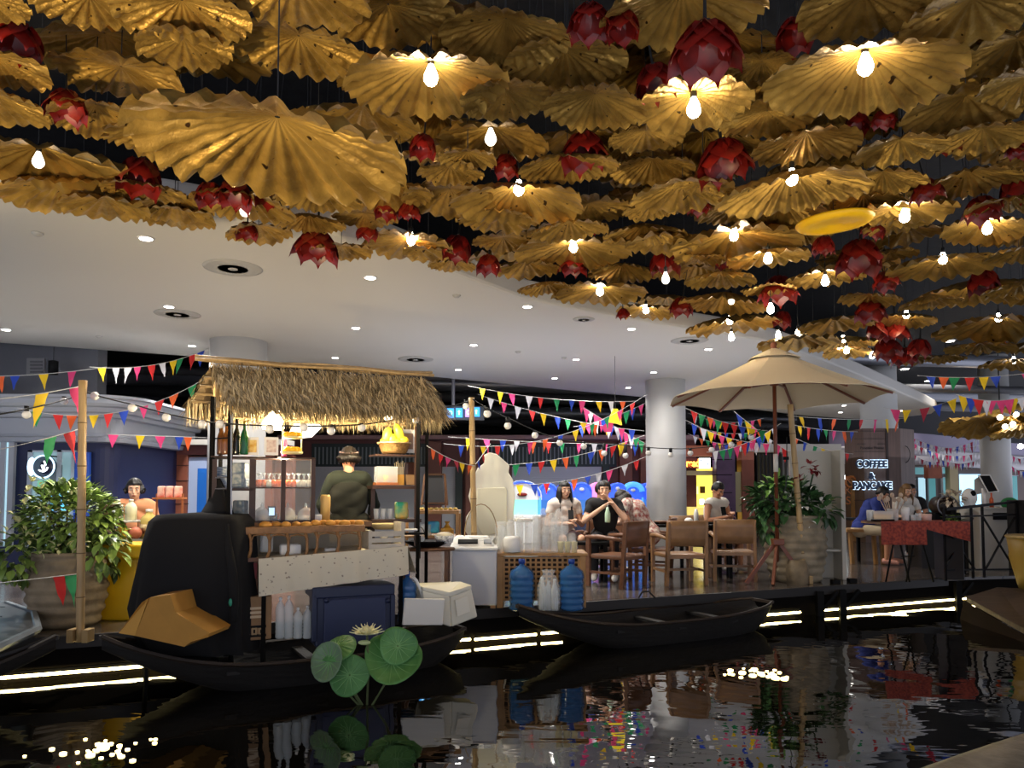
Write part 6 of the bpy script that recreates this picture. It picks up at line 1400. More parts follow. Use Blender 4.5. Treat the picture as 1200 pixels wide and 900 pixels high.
for i, (dx, m, r, h, nm, lab, ct_) in enumerate([(-.30, m_ch, .16, .05, 'serving_bowl', 'brown wooden bowl on the dark rear table', 'bowl'), (.16, m_cap, .035, .22, 'white_bottle', 'tall white squeeze bottle on the dark rear table', 'bottle'), (.05, m_cap, .06, .09, 'napkin_cup', 'short white cup of napkins on the dark rear table', 'cup'), (-.45, m_black, .10, .03, 'dark_plate', 'dark shallow plate at left end of the rear table', 'plate'), (.42, m_black, .12, .03, 'dark_plate', 'dark shallow plate at right end of the rear table', 'plate')]):
    tag(MB(True).lathe(c+Vector((dx, -.05, 0)), [(r*.6, 0), (r, h*.7), (r*.95, h), (r*.5, h*.8)] if h < .07 else [(r, 0), (r, h*.7), (r*.5, h), (.001, h)], 16).build(nm, m), lab, ct_)
# ================================================================ glassware cabinet, bottles, freezer
D = 7.55; x0, x1 = P(583, 0, D).x, P(683, 0, D).x; zt = P(0, 648, D).z; m_lat = M_('honey lattice wood', '9c7443', .5, var=.15, vs=7)
t = thing('lattice_cabinet', 'honey coloured wooden cabinet with square lattice front holding glassware', 'cabinet', ((x0+x1)/2, D, DECK))
MB().bb((x0-.02, D-.02, zt-.03), (x1+.02, D+.47, zt)).build('top', m_lat, t, bevel=.006)
for x in (x0+.03, x1-.03):
    for y in (D+.02, D+.42): MB().bb((x-.03, y-.03, DECK), (x+.03, y+.03, zt-.03)).build('leg', m_lat, t, bevel=.005)
lt = MB(); zb = DECK+.08
for k in range(15): x = x0+.07+(x1-x0-.14)*k/14; lt.bb((x-.010, D, zb), (x+.010, D+.012, zt-.04))
for k in range(10): z_ = zb+(zt-.05-zb)*k/9; lt.bb((x0+.05, D+.012, z_-.010), (x1-.05, D+.022, z_+.010))
lt.build('lattice_panel', m_lat, t); MB().bb((x0+.03, D+.04, zb), (x1-.03, D+.06, zt-.04)).build('inner_back', M_('dark cabinet inside', '2c1e14', .8), t)
for s_ in (x0+.03, x1-.03): MB().bb((s_-.01, D+.05, zb), (s_+.01, D+.40, zt-.04)).build('side_panel', m_lat, t)
m_glassw = mat('clear cups', (.86, .88, .86), .08, alpha=.26)
qg = random.Random(9); words = ['far left', 'left', 'left centre', 'centre', 'right centre', 'right']
gi = 0
for row in range(2):
    for k in range(9):
        x = x0+.04+k*(x1-x0-.16)/8+qg.uniform(-.01, .01); y = D+.08+row*.19; r = qg.uniform(.036, .046); h = qg.uniform(.22, .38)*(1 if k < 8 else .5)
        st = thing('cup_stack', 'tall stack of clear plastic cups, %s row on the lattice cabinet' % ('front', 'rear')[row], 'cups', (x, y, zt), 0, 'clear cup stacks in the %s row' % ('front', 'rear')[row])
        prof = [(.001, 0)]
        for j in range(int(h/.025)): prof += [(r*.92, j*.025), (r, j*.025+.018), (r*1.06, j*.025+.022)]
        MB(True).lathe((x, y, zt), prof+[(r*1.06, h), (r*.8, h+.03), (.001, h+.035)], 14).build('cups', m_glassw, st)
for i, (px, r, h, m, lab) in enumerate([(600, .09, .16, m_cap, 'round translucent white tub at left front of the lattice cabinet'), (588, .07, .3, m_glassw, 'wide clear jar at the left end of lattice cabinet'), (612, .06, .34, m_glassw, 'tall clear jar with white lid behind the round white tub')]):
    p = P(px, 645, D+.04 if i == 0 else D+.36); tag(MB(True).lathe((p.x, p.y, zt), [(.001, 0), (r, .01), (r, h*.85), (r*.8, h), (.001, h+.01)], 18).build('plastic_tub', m), lab, 'tub')
for i in range(3):
    p = P(657+i*8, 645, D+.06); tag(MB(True).lathe((p.x, p.y, zt), [(.001, 0), (.026, 0), (.032, .10), (.034, .11), (.001, .112)], 12).build('drink_cup', M_('pale yellow drink', 'd8d0a8', .2)), '%s of three capped cups of pale drink at the right end of lattice cabinet' % ('left', 'middle', 'right')[i], 'cup', 'capped drink cups')
p = P(613, 622, D+.2); tag(MB(True).lathe((p.x, p.y, P(0, 612, D).z), [(.10, .0), (.11, .01), (.10, .03), (.001, .035)], 20).build('round_cover', m_cap), 'round white lid lying on top of the tallest cups', 'lid')
tf = thing('bag_of_cups', 'big clear bag bundle of cups rising from cabinet beside the seated woman', 'cups', P(645, 640, D+.2))
for k in range(4):
    p = P(628+k*9, 645, D+.15+.04*(k % 2)); MB(True).lathe((p.x, p.y, zt), [(.04, 0), (.045, .30+.05*(k % 2)), (.03, .38+.05*(k % 2)), (.001, .4+.05*(k % 2))], 14).build('cup_tube', m_glassw, tf)
b = G(610, 711, DECK); jugw('blue water bottle standing in front of lattice cabinet, left of two', Vector((P(611, 0, 7.42).x, 7.42, DECK)), .125, .50)
jugw('blue water bottle standing in front of lattice cabinet, right of two', Vector((P(667, 0, 7.42).x, 7.42, DECK)), .125, .50)
tb = thing('bottle_bag', 'clear plastic bag of small empty bottles between the two blue water bottles', 'bag', Vector((P(641, 0, 7.35).x, 7.35, DECK)))
for i, (px, h) in enumerate(((634, .34), (641, .30), (648, .32), (638, .24))):
    x = P(px, 0, 7.33).x; MB(True).lathe((x, 7.33+.03*(i % 2), DECK+.01), [(.03, 0), (.036, .02), (.036, h*.6), (.015, h*.85), (.015, h*.95), (.001, h*.96)], 12).build('small_bottle', m_water, tb)
x = P(641, 0, 7.35).x; MB(True).lathe((x, 7.35, DECK), [(.001, 0), (.11, .01), (.115, .22), (.08, .33), (.05, .36), (.07, .40)], 14, sy=.6).build('bag', mat('thin clear bag', (.9, .92, .92), .15, alpha=.22), tb)
# white freezer
x0, x1 = P(532, 0, 7.5).x, P(583, 0, 7.5).x; zt = P(0, 645, 7.5).z
t = thing('white_freezer', 'low white chest unit with sloped control panel behind the bamboo post', 'appliance', ((x0+x1)/2, 7.5, DECK)); m_fr = M_('pale grey enamel', 'b9bcc4', .4)
MB().bb((x0, 7.5, DECK+.03), (x1, 7.95, zt)).build('body', m_fr, t, bevel=.015); MB().bb((x0-.01, 7.48, zt), (x1+.01, 7.97, zt+.03)).build('lid', m_cap, t, bevel=.01)
frustum(MB(), x0-.02, x1-.03, 7.50, 7.9, zt+.03, x0+.02, x1-.10, 7.62, 7.88, zt+.13).build('control_panel', m_cap, t, bevel=.008)
MB().box((x0+.16, 7.55, zt+.085), (.20, .02, .05), rx=-.9).build('display', m_black, t); MB().box((x0+.36, 7.55, zt+.085), (.08, .02, .05), rx=-.9).build('button_pad', M_('grey pad', '8a8c90', .5), t)
for s_ in (x0+.04, x1-.04): MB().bb((s_-.025, 7.52, DECK), (s_+.025, 7.9, DECK+.04)).build('foot', m_wd, t)
# figure cut-out seen from its blank back
D = 8.4; t = thing('white_cutout', 'big blank back of a cream rounded figure cut-out board behind the cups', 'cut-out board', P(575, 640, D))
out = [(556, 640), (545, 622), (546, 606), (553, 596), (549, 582), (553, 562), (560, 548), (567, 543), (566, 534), (573, 530), (582, 532), (590, 539), (597, 545), (596, 554), (601, 562), (604, 580), (602, 600), (604, 640)]
MB().prism([P(x, y, D) for x, y in out], (0, .05, 0)).build('board', M_('cream board', 'eeecdc', .6), t, bevel=.01)
MB().prism([P(x, y, D-.001) for x, y in [(559, 572), (592, 571), (594, 574), (594, 612), (588, 624), (566, 628), (559, 615)]], (0, -.03, 0)).build('raised_back_panel', M_('ivory panel', 'f0edd2', .6), t, bevel=.008)
MB().bb((P(562, 0, D).x, D+.05, DECK), (P(592, 0, D).x, D+.25, P(0, 640, D).z)).build('stand', M_('cream board', 'eeecdc', .6), t)
p = P(565, 630, 7.9); t = thing('handled_basket', 'wire basket with tall thin arched handle in front of the cream cut-out', 'basket', (p.x, p.y, zt+.03)); R_ = .17
p = Vector((P(565, 0, 7.7).x, 7.7, zt+.03))
MB(True).lathe(p, [(.08, 0), (.15, .10), (.155, .10), (.085, -.0)], 18).build('bowl', mat('thin clear bag', (1, 1, 1)), t); MB(True).tube([p+Vector((R_*cos(k*pi/12), 0, .10+.33*sin(k*pi/12))) for k in range(13)], .006, 6).build('handle', m_bam, t)
# black cables lying on second sampan
tag(MB(True).tube([G(749, 700, .42), G(752, 694, .5), G(760, 693, .5), G(768, 701, .42)], .008, 6).build('cable_loop', m_cable), 'small loop of black cable on the far edge of empty sampan', 'cable')
# ================================================================ parasol and pot
px_ = P(899, 0, 9.2).x; PY = 9.55; px_ = P(899, 0, PY).x; t = thing('market_parasol', 'large open beige parasol with brown wooden pole on splayed feet', 'parasol', (px_, PY, DECK))
m_canv = M_('beige canvas', 'd2c4a8', .85, bump=.1, bs=60); m_par = M_('red brown wood', '6e3a24', .4); ztop = P(0, 411, PY).z; zed = P(0, 468, PY).z; RA = S(127, PY)
m_canv.node_tree.nodes['Principled BSDF'].inputs['Subsurface Weight'].default_value = 0
apex = Vector((px_, PY, ztop)); n8 = 8
def can(u, v):
    k = u*n8; a = 2*pi*(k+.5*.0)/n8+.25; i0 = math.floor(k); f = k-i0; a0 = 2*pi*i0/n8+.25; a1 = 2*pi*(i0+1)/n8+.25
    rim0 = Vector((cos(a0), sin(a0), 0))*RA; rim1 = Vector((cos(a1), sin(a1), 0))*RA; e = rim0.lerp(rim1, f)*v
    z = -(ztop-zed)*(v**1.12)-.05*sin(pi*f)*v*v*.0+.03*sin(pi*f)*v*v
    sag = .035*sin(pi*v)
    return (px_+e.x, PY+e.y, ztop+z-sag)
MB().grid(lambda u, v: can(u, .16+.84*v), 48, 10, wrap=True).build('canopy', m_canv, t, solid=.006)
MB().grid(lambda u, v: (lambda q_: (q_[0], q_[1], q_[2]+.04))(can(u, max(.01, v*.24))), 48, 3, wrap=True).build('vent_cap', m_canv, t, solid=.006)
for k in range(n8):
    e = Vector(can(k/n8, .98))-Vector((0, 0, .025)); a = apex-Vector((0, 0, .10)); md = a.lerp(e, .5); MB().bar(a, e, .03, .022).build('rib', m_par, t); MB().bar((px_, PY, ztop-.42), md-Vector((0, 0, .02)), .022).build('strut', m_par, t)
MB(True).cone((px_, PY, DECK+.5), (px_, PY, ztop), .024, n=14).build('pole', m_par, t); MB(True).lathe((px_, PY, ztop), [(.03, .0), (.05, .03), (.03, .05), (.045, .08), (.03, .11), (.001, .12)], 14).build('finial', m_par, t)
MB(True).lathe((px_, PY, ztop-.46), [(.03, 0), (.06, .01), (.06, .07), (.03, .09)], 14).build('runner_hub', m_par, t)
MB(True).cone((px_, PY-.002, P(0, 553, PY).z), (px_, PY-.002, P(0, 532, PY).z), .030, n=14).build('white_label_sleeve', M_('paper white', 'd0cdc4', .6), t)
MB().box((px_+.0, PY, P(0, 635, PY).z), (.14, .14, .08)).build('leg_collar', m_par, t, bevel=.01)
for dx, dy in ((-.42, -.05), (-.14, -.22), (.36, -.05), (.1, .3)):
    MB().bar((px_+dx*.05, PY+dy*.05, P(0, 635, PY).z), (px_+dx, PY+dy, DECK+.01), .035, .045).build('leg', m_par, t)
PP = Vector((P(925, 0, 9.95).x, 9.95, DECK)); pc = Vector((P(919, 0, 9.9).x, 9.9, DECK)); t = thing('striped_stone_pot', 'big ribbed stone pot with dark leafy anthurium plant behind the parasol pole', 'potted plant', pc)
ribbed_pot(t, pc, .37, .82, 8, M_('striped stone pot', '8a7d66', .6, var=.3, vs=5, bump=.3, bs=10))
qf = random.Random(21); fb = MB(); foliage(fb, (pc.x-.15, pc.y-.05, DECK+1.06), .46, .28, .22, 420, .17, qf, .1); foliage(fb, (pc.x-.42, pc.y-.15, DECK+.78), .14, .12, .2, 60, .16, qf, .8); foliage(fb, (pc.x+.25, pc.y-.1, DECK+.95), .25, .2, .2, 80, .18, qf, .4)
fb.build('foliage', m_leafd, t)
lf = MB(); foliage(lf, (pc.x-.35, pc.y-.28, DECK+1.25), .16, .1, .1, 24, .16, qf); lf.build('bright_leaves', M_('bright green leaf', '8fbf5a', .4), t)
wf = MB(); foliage(wf, (pc.x-.05, pc.y-.32, DECK+.95), .4, .05, .28, 18, .10, qf); wf.build('white_blooms', m_cap, t)
rf = MB()
for dx, dz in ((-.12, 1.28), (-.05, 1.31), (.12, 1.42), (.16, 1.46), (.08, 1.50)): foliage(rf, (pc.x+dx, pc.y-.3, DECK+dz), .03, .03, .03, 6, .10, qf)
rf.build('red_blooms', M_('dark red bloom', '7a1c22', .4), t)
sm = MB(True)
for k in range(10): a = qf.uniform(0, 6.28); sm.tube([pc+Vector((.05*cos(a), .05*sin(a), .75)), pc+Vector((.2*cos(a), .15*sin(a), 1.1)), pc+Vector((.3*cos(a), .2*sin(a), 1.4))], .007, 5)
sm.build('stems', m_leafd, t)
# lump stone by pot
p = G(928, 684, DECK); tag(MB(True).lathe((p.x+.05, 9.5, DECK), [(.001, 0), (.13, .0), (.14, .2), (.10, .30), (.001, .31)], 14).build('small_tan_pot', m_stone), 'small tan upright pot in front of the big striped pot', 'pot')
# white partition shelf
D = 9.95; x0, x1 = P(915, 0, D+.3).x, P(977, 0, D).x; zt = P(0, 527, D).z; m_pt = M_('off white panel', 'b7b2a5', .5)
t = thing('white_partition', 'tall off-white freestanding panel with two small shelves behind parasol', 'partition', ((x0+x1)/2, D+.3, DECK))
MB().bb((x0, D+.28, DECK), (x1, D+.36, zt)).build('back_panel', m_pt, t, bevel=.005); MB().bb((P(972, 0, D).x, D, DECK), (x1+.0, D+.28, zt)).build('side_panel', m_pt, t, bevel=.005)
for y in (597, 645): MB().bb((P(938, 0, D).x, D+.05, P(0, y, D).z-.02), (P(972, 0, D).x, D+.28, P(0, y, D).z+.01)).build('shelf', m_pt, t, bevel=.003)
# plumbing: hanging black cable with clips left of panel
MBc = MB(True).tube([P(922, 512, 9.3), P(922, 545, 9.3), P(921, 570, 9.3), P(915, 585, 9.3)], .006, 6); tag(MBc.build('hanging_cable', m_cable), 'thin black cable dangling with clips beside the parasol pole', 'cable')
p = P(921, 537, 9.28); tag(MB().box(p, (.06, .04, .04)).build('cable_clip', m_black), 'black clip on the dangling cable beside parasol pole', 'clip')
# ================================================================ right hand tables, railing, counter
D = 9.75; xl, xr = P(1016, 0, D).x, P(1113, 0, D).x; ztb = P(0, 612, D).z
t = thing('folding_table', 'folding table with thin crossed black legs under red patterned cloth', 'table', ((xl+xr)/2, D, DECK))
MB().bb((xl, D, ztb-.03), (xr, D+.55, ztb)).build('tabletop', m_wd, t)
for px in (1058, 1075): 
    pass
for a, b in (((1052, 642), (1038, 684)), ((1050, 642), (1066, 682)), ((1076, 640), (1062, 684)), ((1076, 640), (1094, 682))):
    u = P(*a, D+.06); v = P(*b, D-.02); v.z = DECK; u.z = ztb-.03; MB(True).cone(u, v, .012, n=8).build('leg', m_black, t)
MB(True).cone(P(1056, 652, D+.03), P(1072, 652, D+.03), .008, n=6).build('cross_bar', m_black, t)
m_rc = M_('red patterned cloth', '7c2a22', .7, col2=hexc('a8452f'), var=.25, vs=28)
cl = MB(True); cl.grid(lambda u, v: (xl+(xr-xl)*u, D+.56*v, ztb+.008), 12, 3)
cl.grid(lambda u, v: (xl+(P(1067, 0, D).x-xl)*u, D-.012-.012*sin(u*20)*v, ztb+.008-v*.30), 30, 4)
cl.grid(lambda u, v: (P(1067, 0, D).x+(xr+.04-P(1067, 0, D).x)*u, D-.012-.01*sin(u*16)*v, ztb+.008-v*(.10+.16*u)), 24, 4)
o = cl.build('tablecloth', m_rc); tag(o, 'red patterned cloth draped over folding table by the railing', 'tablecloth')
tt_ = Vector((0, D+.25, ztb+.012))
def onred(px, py=0): return Vector((P(px, 600, D+.25).x, D+.25, ztb+.012))
p = onred(1046); t = thing('utensil_jar', 'clear jar crammed with white ladles and spoons on the red table', 'jar', p)
MB(True).lathe(p, [(.001, 0), (.07, .0), (.075, .16), (.07, .16)], 16).build('jar', m_clear, t)
ld = MB(True)
for k in range(9):
    a = -.5+k*.125; q_ = p+Vector((a*.35, .03*(k % 2), .30+.04*sin(k*2))); ld.cone(p+Vector((a*.08, 0, .03)), q_, .006, n=6); ld.ball(q_, (.03, .02, .035), 10, 7)
ld.build('ladles', M_('pale utensil', 'b9a28c', .5), t)
p = onred(1031); t = thing('food_tray', 'glass sided tray of yellow food on the red table', 'tray', p); MB().box(p+Vector((0, 0, .07)), (.26, .2, .12)).build('glass_box', m_clear, t, bevel=.006); MB().box(p+Vector((0, 0, .05)), (.22, .17, .06)).build('yellow_food', m_mango, t, bevel=.01); MB().box(p+Vector((0, 0, .01)), (.28, .22, .02)).build('black_base', m_black, t)
for px, r, h, m, lab, ct_ in [(1020, .05, .14, m_cap, 'white napkin holder at the left end of the red table', 'napkin holder'), (1061, .05, .18, m_cap, 'white container right of the ladle jar', 'container'), (1069, .045, .08, m_clear, 'clear cup on red table middle', 'cup'), (1076, .04, .10, m_clear, 'second clear cup right of the red table middle', 'cup'), (1086, .06, .09, M_('pink white tub', 'd8b0a0', .5), 'pink and white tub at right part of the red table', 'tub'), (1064, .03, .07, m_black, 'small black box beside the white container on red table', 'box')]:
    p = onred(px); tag(MB(True).lathe(p, [(.001, 0), (r*.9, 0), (r, h*.9), (r*.9, h), (.001, h)], 14).build(ct_.replace(' ', '_'), m), lab, ct_)
# dark block seats and post beside table
x = P(1100, 0, 9.9).x; tag(MB().bb((x-.12, 9.95, DECK), (x+.14, 10.2, ztb-.02)).build('dark_pedestal', M_('dark brown pedestal', '1d1613', .5), bevel=.01), 'dark brown square pedestal under right end of red table', 'pedestal')
# bench table where man in blue sits
D = 12.2; xa, xb = P(975, 0, D).x, P(1018, 0, D).x; t = thing('wooden_bench', 'light wooden bench table under the man in blue shirt', 'bench', ((xa+xb)/2, D, DECK))
MB().bb((xa, D-.1, DECK+.52), (xb+.2, D+.45, DECK+.57)).build('top', m_lat, t, bevel=.006)
for x, y in ((xa+.12, D), (xa+.5, D), (xa+.12, D+.35), (xb, D)): MB().bar((x, y, DECK), (x-.03, y, DECK+.52), .06, .05).build('leg', m_lat, t)
t_, c = table('dark round cafe table with chrome foot behind the red table', 1085, 12.5, .8, .8, .72, m_black, m_pipe, True)
t_, c2_ = table('long dark table in front of golden haired woman', 1040, 13.0, 1.4, .7, .72, m_black)
# coffee grinder / fan lumps behind railing
D = 11.5; c = P(1105, 590, D); t = thing('espresso_machine', 'dark round drum coffee machine on the counter behind red table', 'coffee machine', (c.x, D, c.z-.2))
MB(True).cone((c.x, D-.1, c.z-.03), (c.x, D+.15, c.z-.03), .14, n=22).build('drum', M_('dark brown drum', '33241f', .4), t); MB().box((c.x+.05, D+.1, c.z-.25), (.4, .3, .22)).build('base', m_black, t, bevel=.02)
MB(True).tube([(c.x+.15*cos(k*pi/12), D-.12, c.z-.03+.15*sin(k*pi/12)) for k in range(24)], .012, 5, True).build('rim', m_pipe, t)
MB().bb((c.x-.35, D, DECK), (c.x+.6, D+.4, c.z-.34)).build('stand', M_('dark counter', '1f1a18', .5), t)
D = 11.3; cc = P(1117, 590, D); t = thing('flower_bunch', 'bunch of cream and pink flowers beside the drum coffee machine', 'flowers', cc); fb = MB(); foliage(fb, (cc.x, D, cc.z+.08), .16, .1, .1, 60, .09, qf); fb.build('petals', M_('cream petals', 'c8b8a0', .5), t); MB().cone((cc.x, D, cc.z-.2), (cc.x, D, cc.z+.03), .04, n=8).build('vase', m_black, t)
fb = MB(); gp = P(1116, 615, 10.8); t = thing('small_green_plant', 'small bright green herb in a box behind the railing', 'potted plant', gp); foliage(fb, (gp.x, 10.8, gp.z), .16, .12, .10, 90, .09, qf); fb.build('foliage', m_leafg, t); MB().box((gp.x, 10.8, gp.z-.15), (.30, .22, .16)).build('planter_box', m_black, t); MB().box((gp.x, 10.8, (gp.z-.23+DECK)/2), (.24, .18, gp.z-.23-DECK)).build('stand', m_black, t)
# white service counter
D = 11.2; x0, x1 = P(1128, 0, D).x, P(1172, 0, D).x; zt = P(0, 597, D).z; t = thing('service_counter', 'white service counter with black shelf behind the black railing', 'counter', ((x0+x1)/2, D, DECK)); m_wc = M_('cream white counter', 'cfcac0', .5)
MB().bb((x0, D, DECK), (x1, D+.5, zt)).build('body', m_wc, t, bevel=.006); MB().bb((x0+.0, D-.03, zt-.0), (P(1196, 0, D).x, D+.6, zt+.03)).build('worktop', m_wc, t, bevel=.005)
MB().bb((P(1143, 0, D).x, D-.04, P(0, 609, D).z), (P(1188, 0, D).x, D+.3, P(0, 601, D).z)).build('black_drawer', m_black, t); MB().bb((x1, D+.1, DECK+.0), (P(1194, 0, D).x, D+.5, zt-.1)).build('grey_side', M_('grey side panel', '77747a', .6), t)
for i in range(3): MB().bar(P(1176+i*4, 640+i*2, D+.08), P(1180+i*6, 660, D+.08), .03, .03).build('red_stripe', m_red, t)
p = P(1156, 582, D+.1); t = thing('tablet_stand', 'tilted black tablet in white frame standing on the service counter', 'tablet', (p.x, D+.1, zt+.03))
a, b, c_, d_ = P(1147, 557, D+.2), P(1160, 557, D+.25), P(1170, 576, D+.1), P(1158, 577, D+.05)
MB().prism([a, b, c_, d_], (0, .03, 0)).build('screen', m_black, t); MB(True).tube([a, b, c_, d_], .012, 5, True).build('white_frame', m_cap, t); MB().bar((p.x, D+.15, zt+.03), (p.x+.0, D+.17, P(0, 572, D).z), .04).build('stand', m_cap, t)
MB().prism([P(1143, 562, D+.3), P(1149, 558, D+.3), P(1158, 577, D+.3), P(1143, 580, D+.3)], (0, .03, 0)).build('paper_house_card', M_('pale card', 'c0b8b0', .6), t)
tag(MB(True).lathe((P(1147, 0, D).x, D+.1, zt+.03), [(.001, 0), (.03, 0), (.03, .12), (.012, .16), (.012, .22), (.001, .22)], 12).build('orange_bottle', M_('orange sauce', 'c8562a', .4)), 'orange and white squeeze bottle left of the tablet', 'bottle')
p = P(1164, 585, D); tag(MB(True).ball((P(1165, 0, D).x, D+.05, zt+.09), (.125, .1, .09), 16, 10).build('green_dome', M_('green plastic dome', '2a8a4e', .4)), 'green plastic dome cover on the service counter', 'cover')
p = P(1129, 585, D); t = thing('white_machine', 'rounded white machine with black lens at left end of the service counter', 'appliance', (x0-.02, D+.15, zt)); MB(True).ball((x0-.02, D+.2, zt+.18), (.11, .1, .14), 14, 10).build('body', m_cap, t); MB(True).ball((x0-.01, D+.12, zt+.24), (.04, .04, .045), 10, 8).build('lens', m_black, t); MB().cone((x0-.02, D+.2, zt), (x0-.02, D+.2, zt+.1), .08, n=12).build('foot', m_cap, t)
# railing
D0, D1 = 9.85, 10.6; m_rl = M_('black iron railing', '0f0d0e', .6, spec=.15); 
def RL(px): f = (px-1105)/(1192-1105); return D0+(D1-D0)*f
t = thing('iron_railing', 'black iron railing with crossed diagonal bars at the right deck edge', 'railing', P(1150, 680, 10.2))
def rp(px, py): return P(px, py, RL(px))
for y0, y1, w_ in ((597, 588, .035), (606, 603, .022), (668, 667, .022)): MB().bar(rp(1108, y0), rp(1191, y1), w_, w_).build('rail', m_rl, t)
for px in (1138, 1151, 1106, 1191): a = rp(px, 600); MB().bb((a.x-.013, a.y-.013, DECK), (a.x+.013, a.y+.013, rp(px, 595-(px-1108)*.1).z)).build('upright', m_rl, t)
for a, b in (((1110, 620), (1143, 668)), ((1140, 607), (1107, 667)), ((1152, 606), (1189, 667)), ((1189, 606), (1155, 667))): MB().bar(rp(*a), rp(*b), .02, .02).build('diagonal_bar', m_rl, t)
a = rp(1196, 620); tag(MB().bb((a.x-.06, a.y-.2, DECK), (a.x+.5, a.y+.2, P(0, 586, a.y).z)).build('dark_cabinet', M_('black cabinet', '181516', .5), bevel=.01), 'black box cabinet at the right end of iron railing', 'cabinet')
D = 9.2; a = P(1186, 632, D); b = P(1300, 632, D); t = thing('yellow_barrel', 'dull yellow tapered tub at the right edge in front of railing', 'tub', (a.x+.35, 10.6, DECK)); D = 8.75
z_ = [.34, P(0, 676, D).z, P(0, 655, D).z, P(0, 652, D).z, P(0, 632, D).z]; cx = P(1183, 0, D).x+.42
MB(True).lathe((cx, D+.3, 0), [(.30, z_[0]), (.345, z_[1]), (.395, z_[2]), (.385, z_[3]), (.41, z_[4]), (.38, z_[4])], 28).build('tub_body', M_('dull yellow plastic', '96782a', .5), t)
MB(True).lathe((cx, D+.3, z_[4]), [(.41, -.01), (.43, .01), (.41, .03), (.38, .02)], 28).build('rim', M_('tan rim', 'a58c5a', .5), t)
# small floor boxes
for px, lab in ((987, 'small black floor box on deck edge right of the bamboo post'), (1012, 'second small black floor box on the deck edge below red table')):
    p = G(px, 686, DECK); p.y = max(p.y, edgeY(p.x)+.1); tag(MB().bb((p.x-.05, p.y, DECK), (p.x+.05, p.y+.1, DECK+.05)).build('floor_box', m_black, bevel=.006), lab, 'box')
# ================================================================ lotus plant in the water
b = G(430, 826, 0); t = thing('lotus_plant', 'green lotus plant with one pale yellow flower standing in the pond', 'water plant', b); D = b.y; m_lg = M_('lotus leaf green', '3c7a38', .5, col2=hexc('6fa860'), var=.25, vs=3); m_st = M_('lotus stem', '55603a', .6)
def lotusleaf(px, py, wpx, hpx, nrm, cup, rot=0, seed=0, m=m_lg):
    c = P(px, py, D+.02*seed); rx = S(wpx, D)/2; q = Vector(nrm).normalized().to_track_quat('Z', 'Y').to_matrix(); mb = MB(True); qr = random.Random(seed)
    ph = qr.uniform(0, 6)
    def f(u, v):
        a = 2*pi*u; r = rx*v*(1+.05*sin(3*a+ph)*v); z = cup*rx*v*v+.07*rx*sin(2*a+ph)*v*v*v+.012*rx*sin(18*a)*v
        return c+q @ Vector((r*cos(a), r*sin(a)*1.0, z))
    mb.grid(lambda u, v: f(u, max(v, .01)), 72, 8, wrap=True); mb.build('lotus_leaf', m, t, solid=.004)
    vn = MB()
    for k in range(14):
        vn.tube([f(k/14+.01, v)+q @ Vector((0, 0, -.004 if False else .004)) for v in (.05, .35, .65, .92)], [.004, .003, .002, .001], 4)
    vn.build('leaf_veins', M_('pale vein', '7fb070', .5), t)
    MB(True).tube([c, c.lerp(b, .4)+Vector(((c.x-b.x)*.2, 0, -.02)), Vector((b.x+(c.x-b.x)*.15, b.y, -.02))], .007, 6).build('stem', m_st, t)
lotusleaf(410, 791, 48, 56, (-.1, -1, .35), .15, 0, 1); lotusleaf(386, 775, 46, 52, (-.45, -.8, .3), .25, 0, 2, M_('grey green leaf', '6e8a68', .5, var=.2, vs=3)); lotusleaf(459, 776, 66, 45, (.2, -.75, .7), .35, 0, 3); lotusleaf(466, 757, 44, 34, (.25, -.95, .35), .2, 0, 4); lotusleaf(395, 757, 44, 20, (-.2, -.5, .8), -.25, 0, 5)
fc = P(430, 744, D); m_pt2 = M_('pale yellow petal', 'e8e3b0', .5); 
for ring, n_, el, ln in ((0, 9, .10, .125), (1, 8, .42, .11), (2, 6, .9, .08)):
    for k in range(n_):
        a = 2*pi*k/n_+ring*.35; d = Vector((cos(a)*cos(el), sin(a)*cos(el), sin(el))); sd = Vector((-sin(a), cos(a), 0)); pb_ = MB(True)
        pb_.grid(lambda u, v: fc+d*ln*v+sd*(u-.5)*2*.028*sin(min(1, v*1.15+.1)*pi)**.8+Vector((0, 0, .012*v*v+.012*abs(u-.5))), 4, 6); pb_.build('petal', m_pt2, t, solid=.003)
MB(True).lathe(fc, [(.001, 0), (.018, .01), (.022, .045), (.001, .05)], 12).build('flower_centre', M_('yellow centre', 'f0c020', .5), t); MB(True).tube([fc, fc.lerp(b, .5)+Vector((.01, 0, 0)), Vector((b.x, b.y, -.02))], .008, 6).build('stem', m_st, t)
bud = P(427, 753, D-.02); MB(True).ball(bud, (.045, .03, .018), 10, 6).build('lower_bud', M_('pale green bud', 'b8c48a', .5), t)
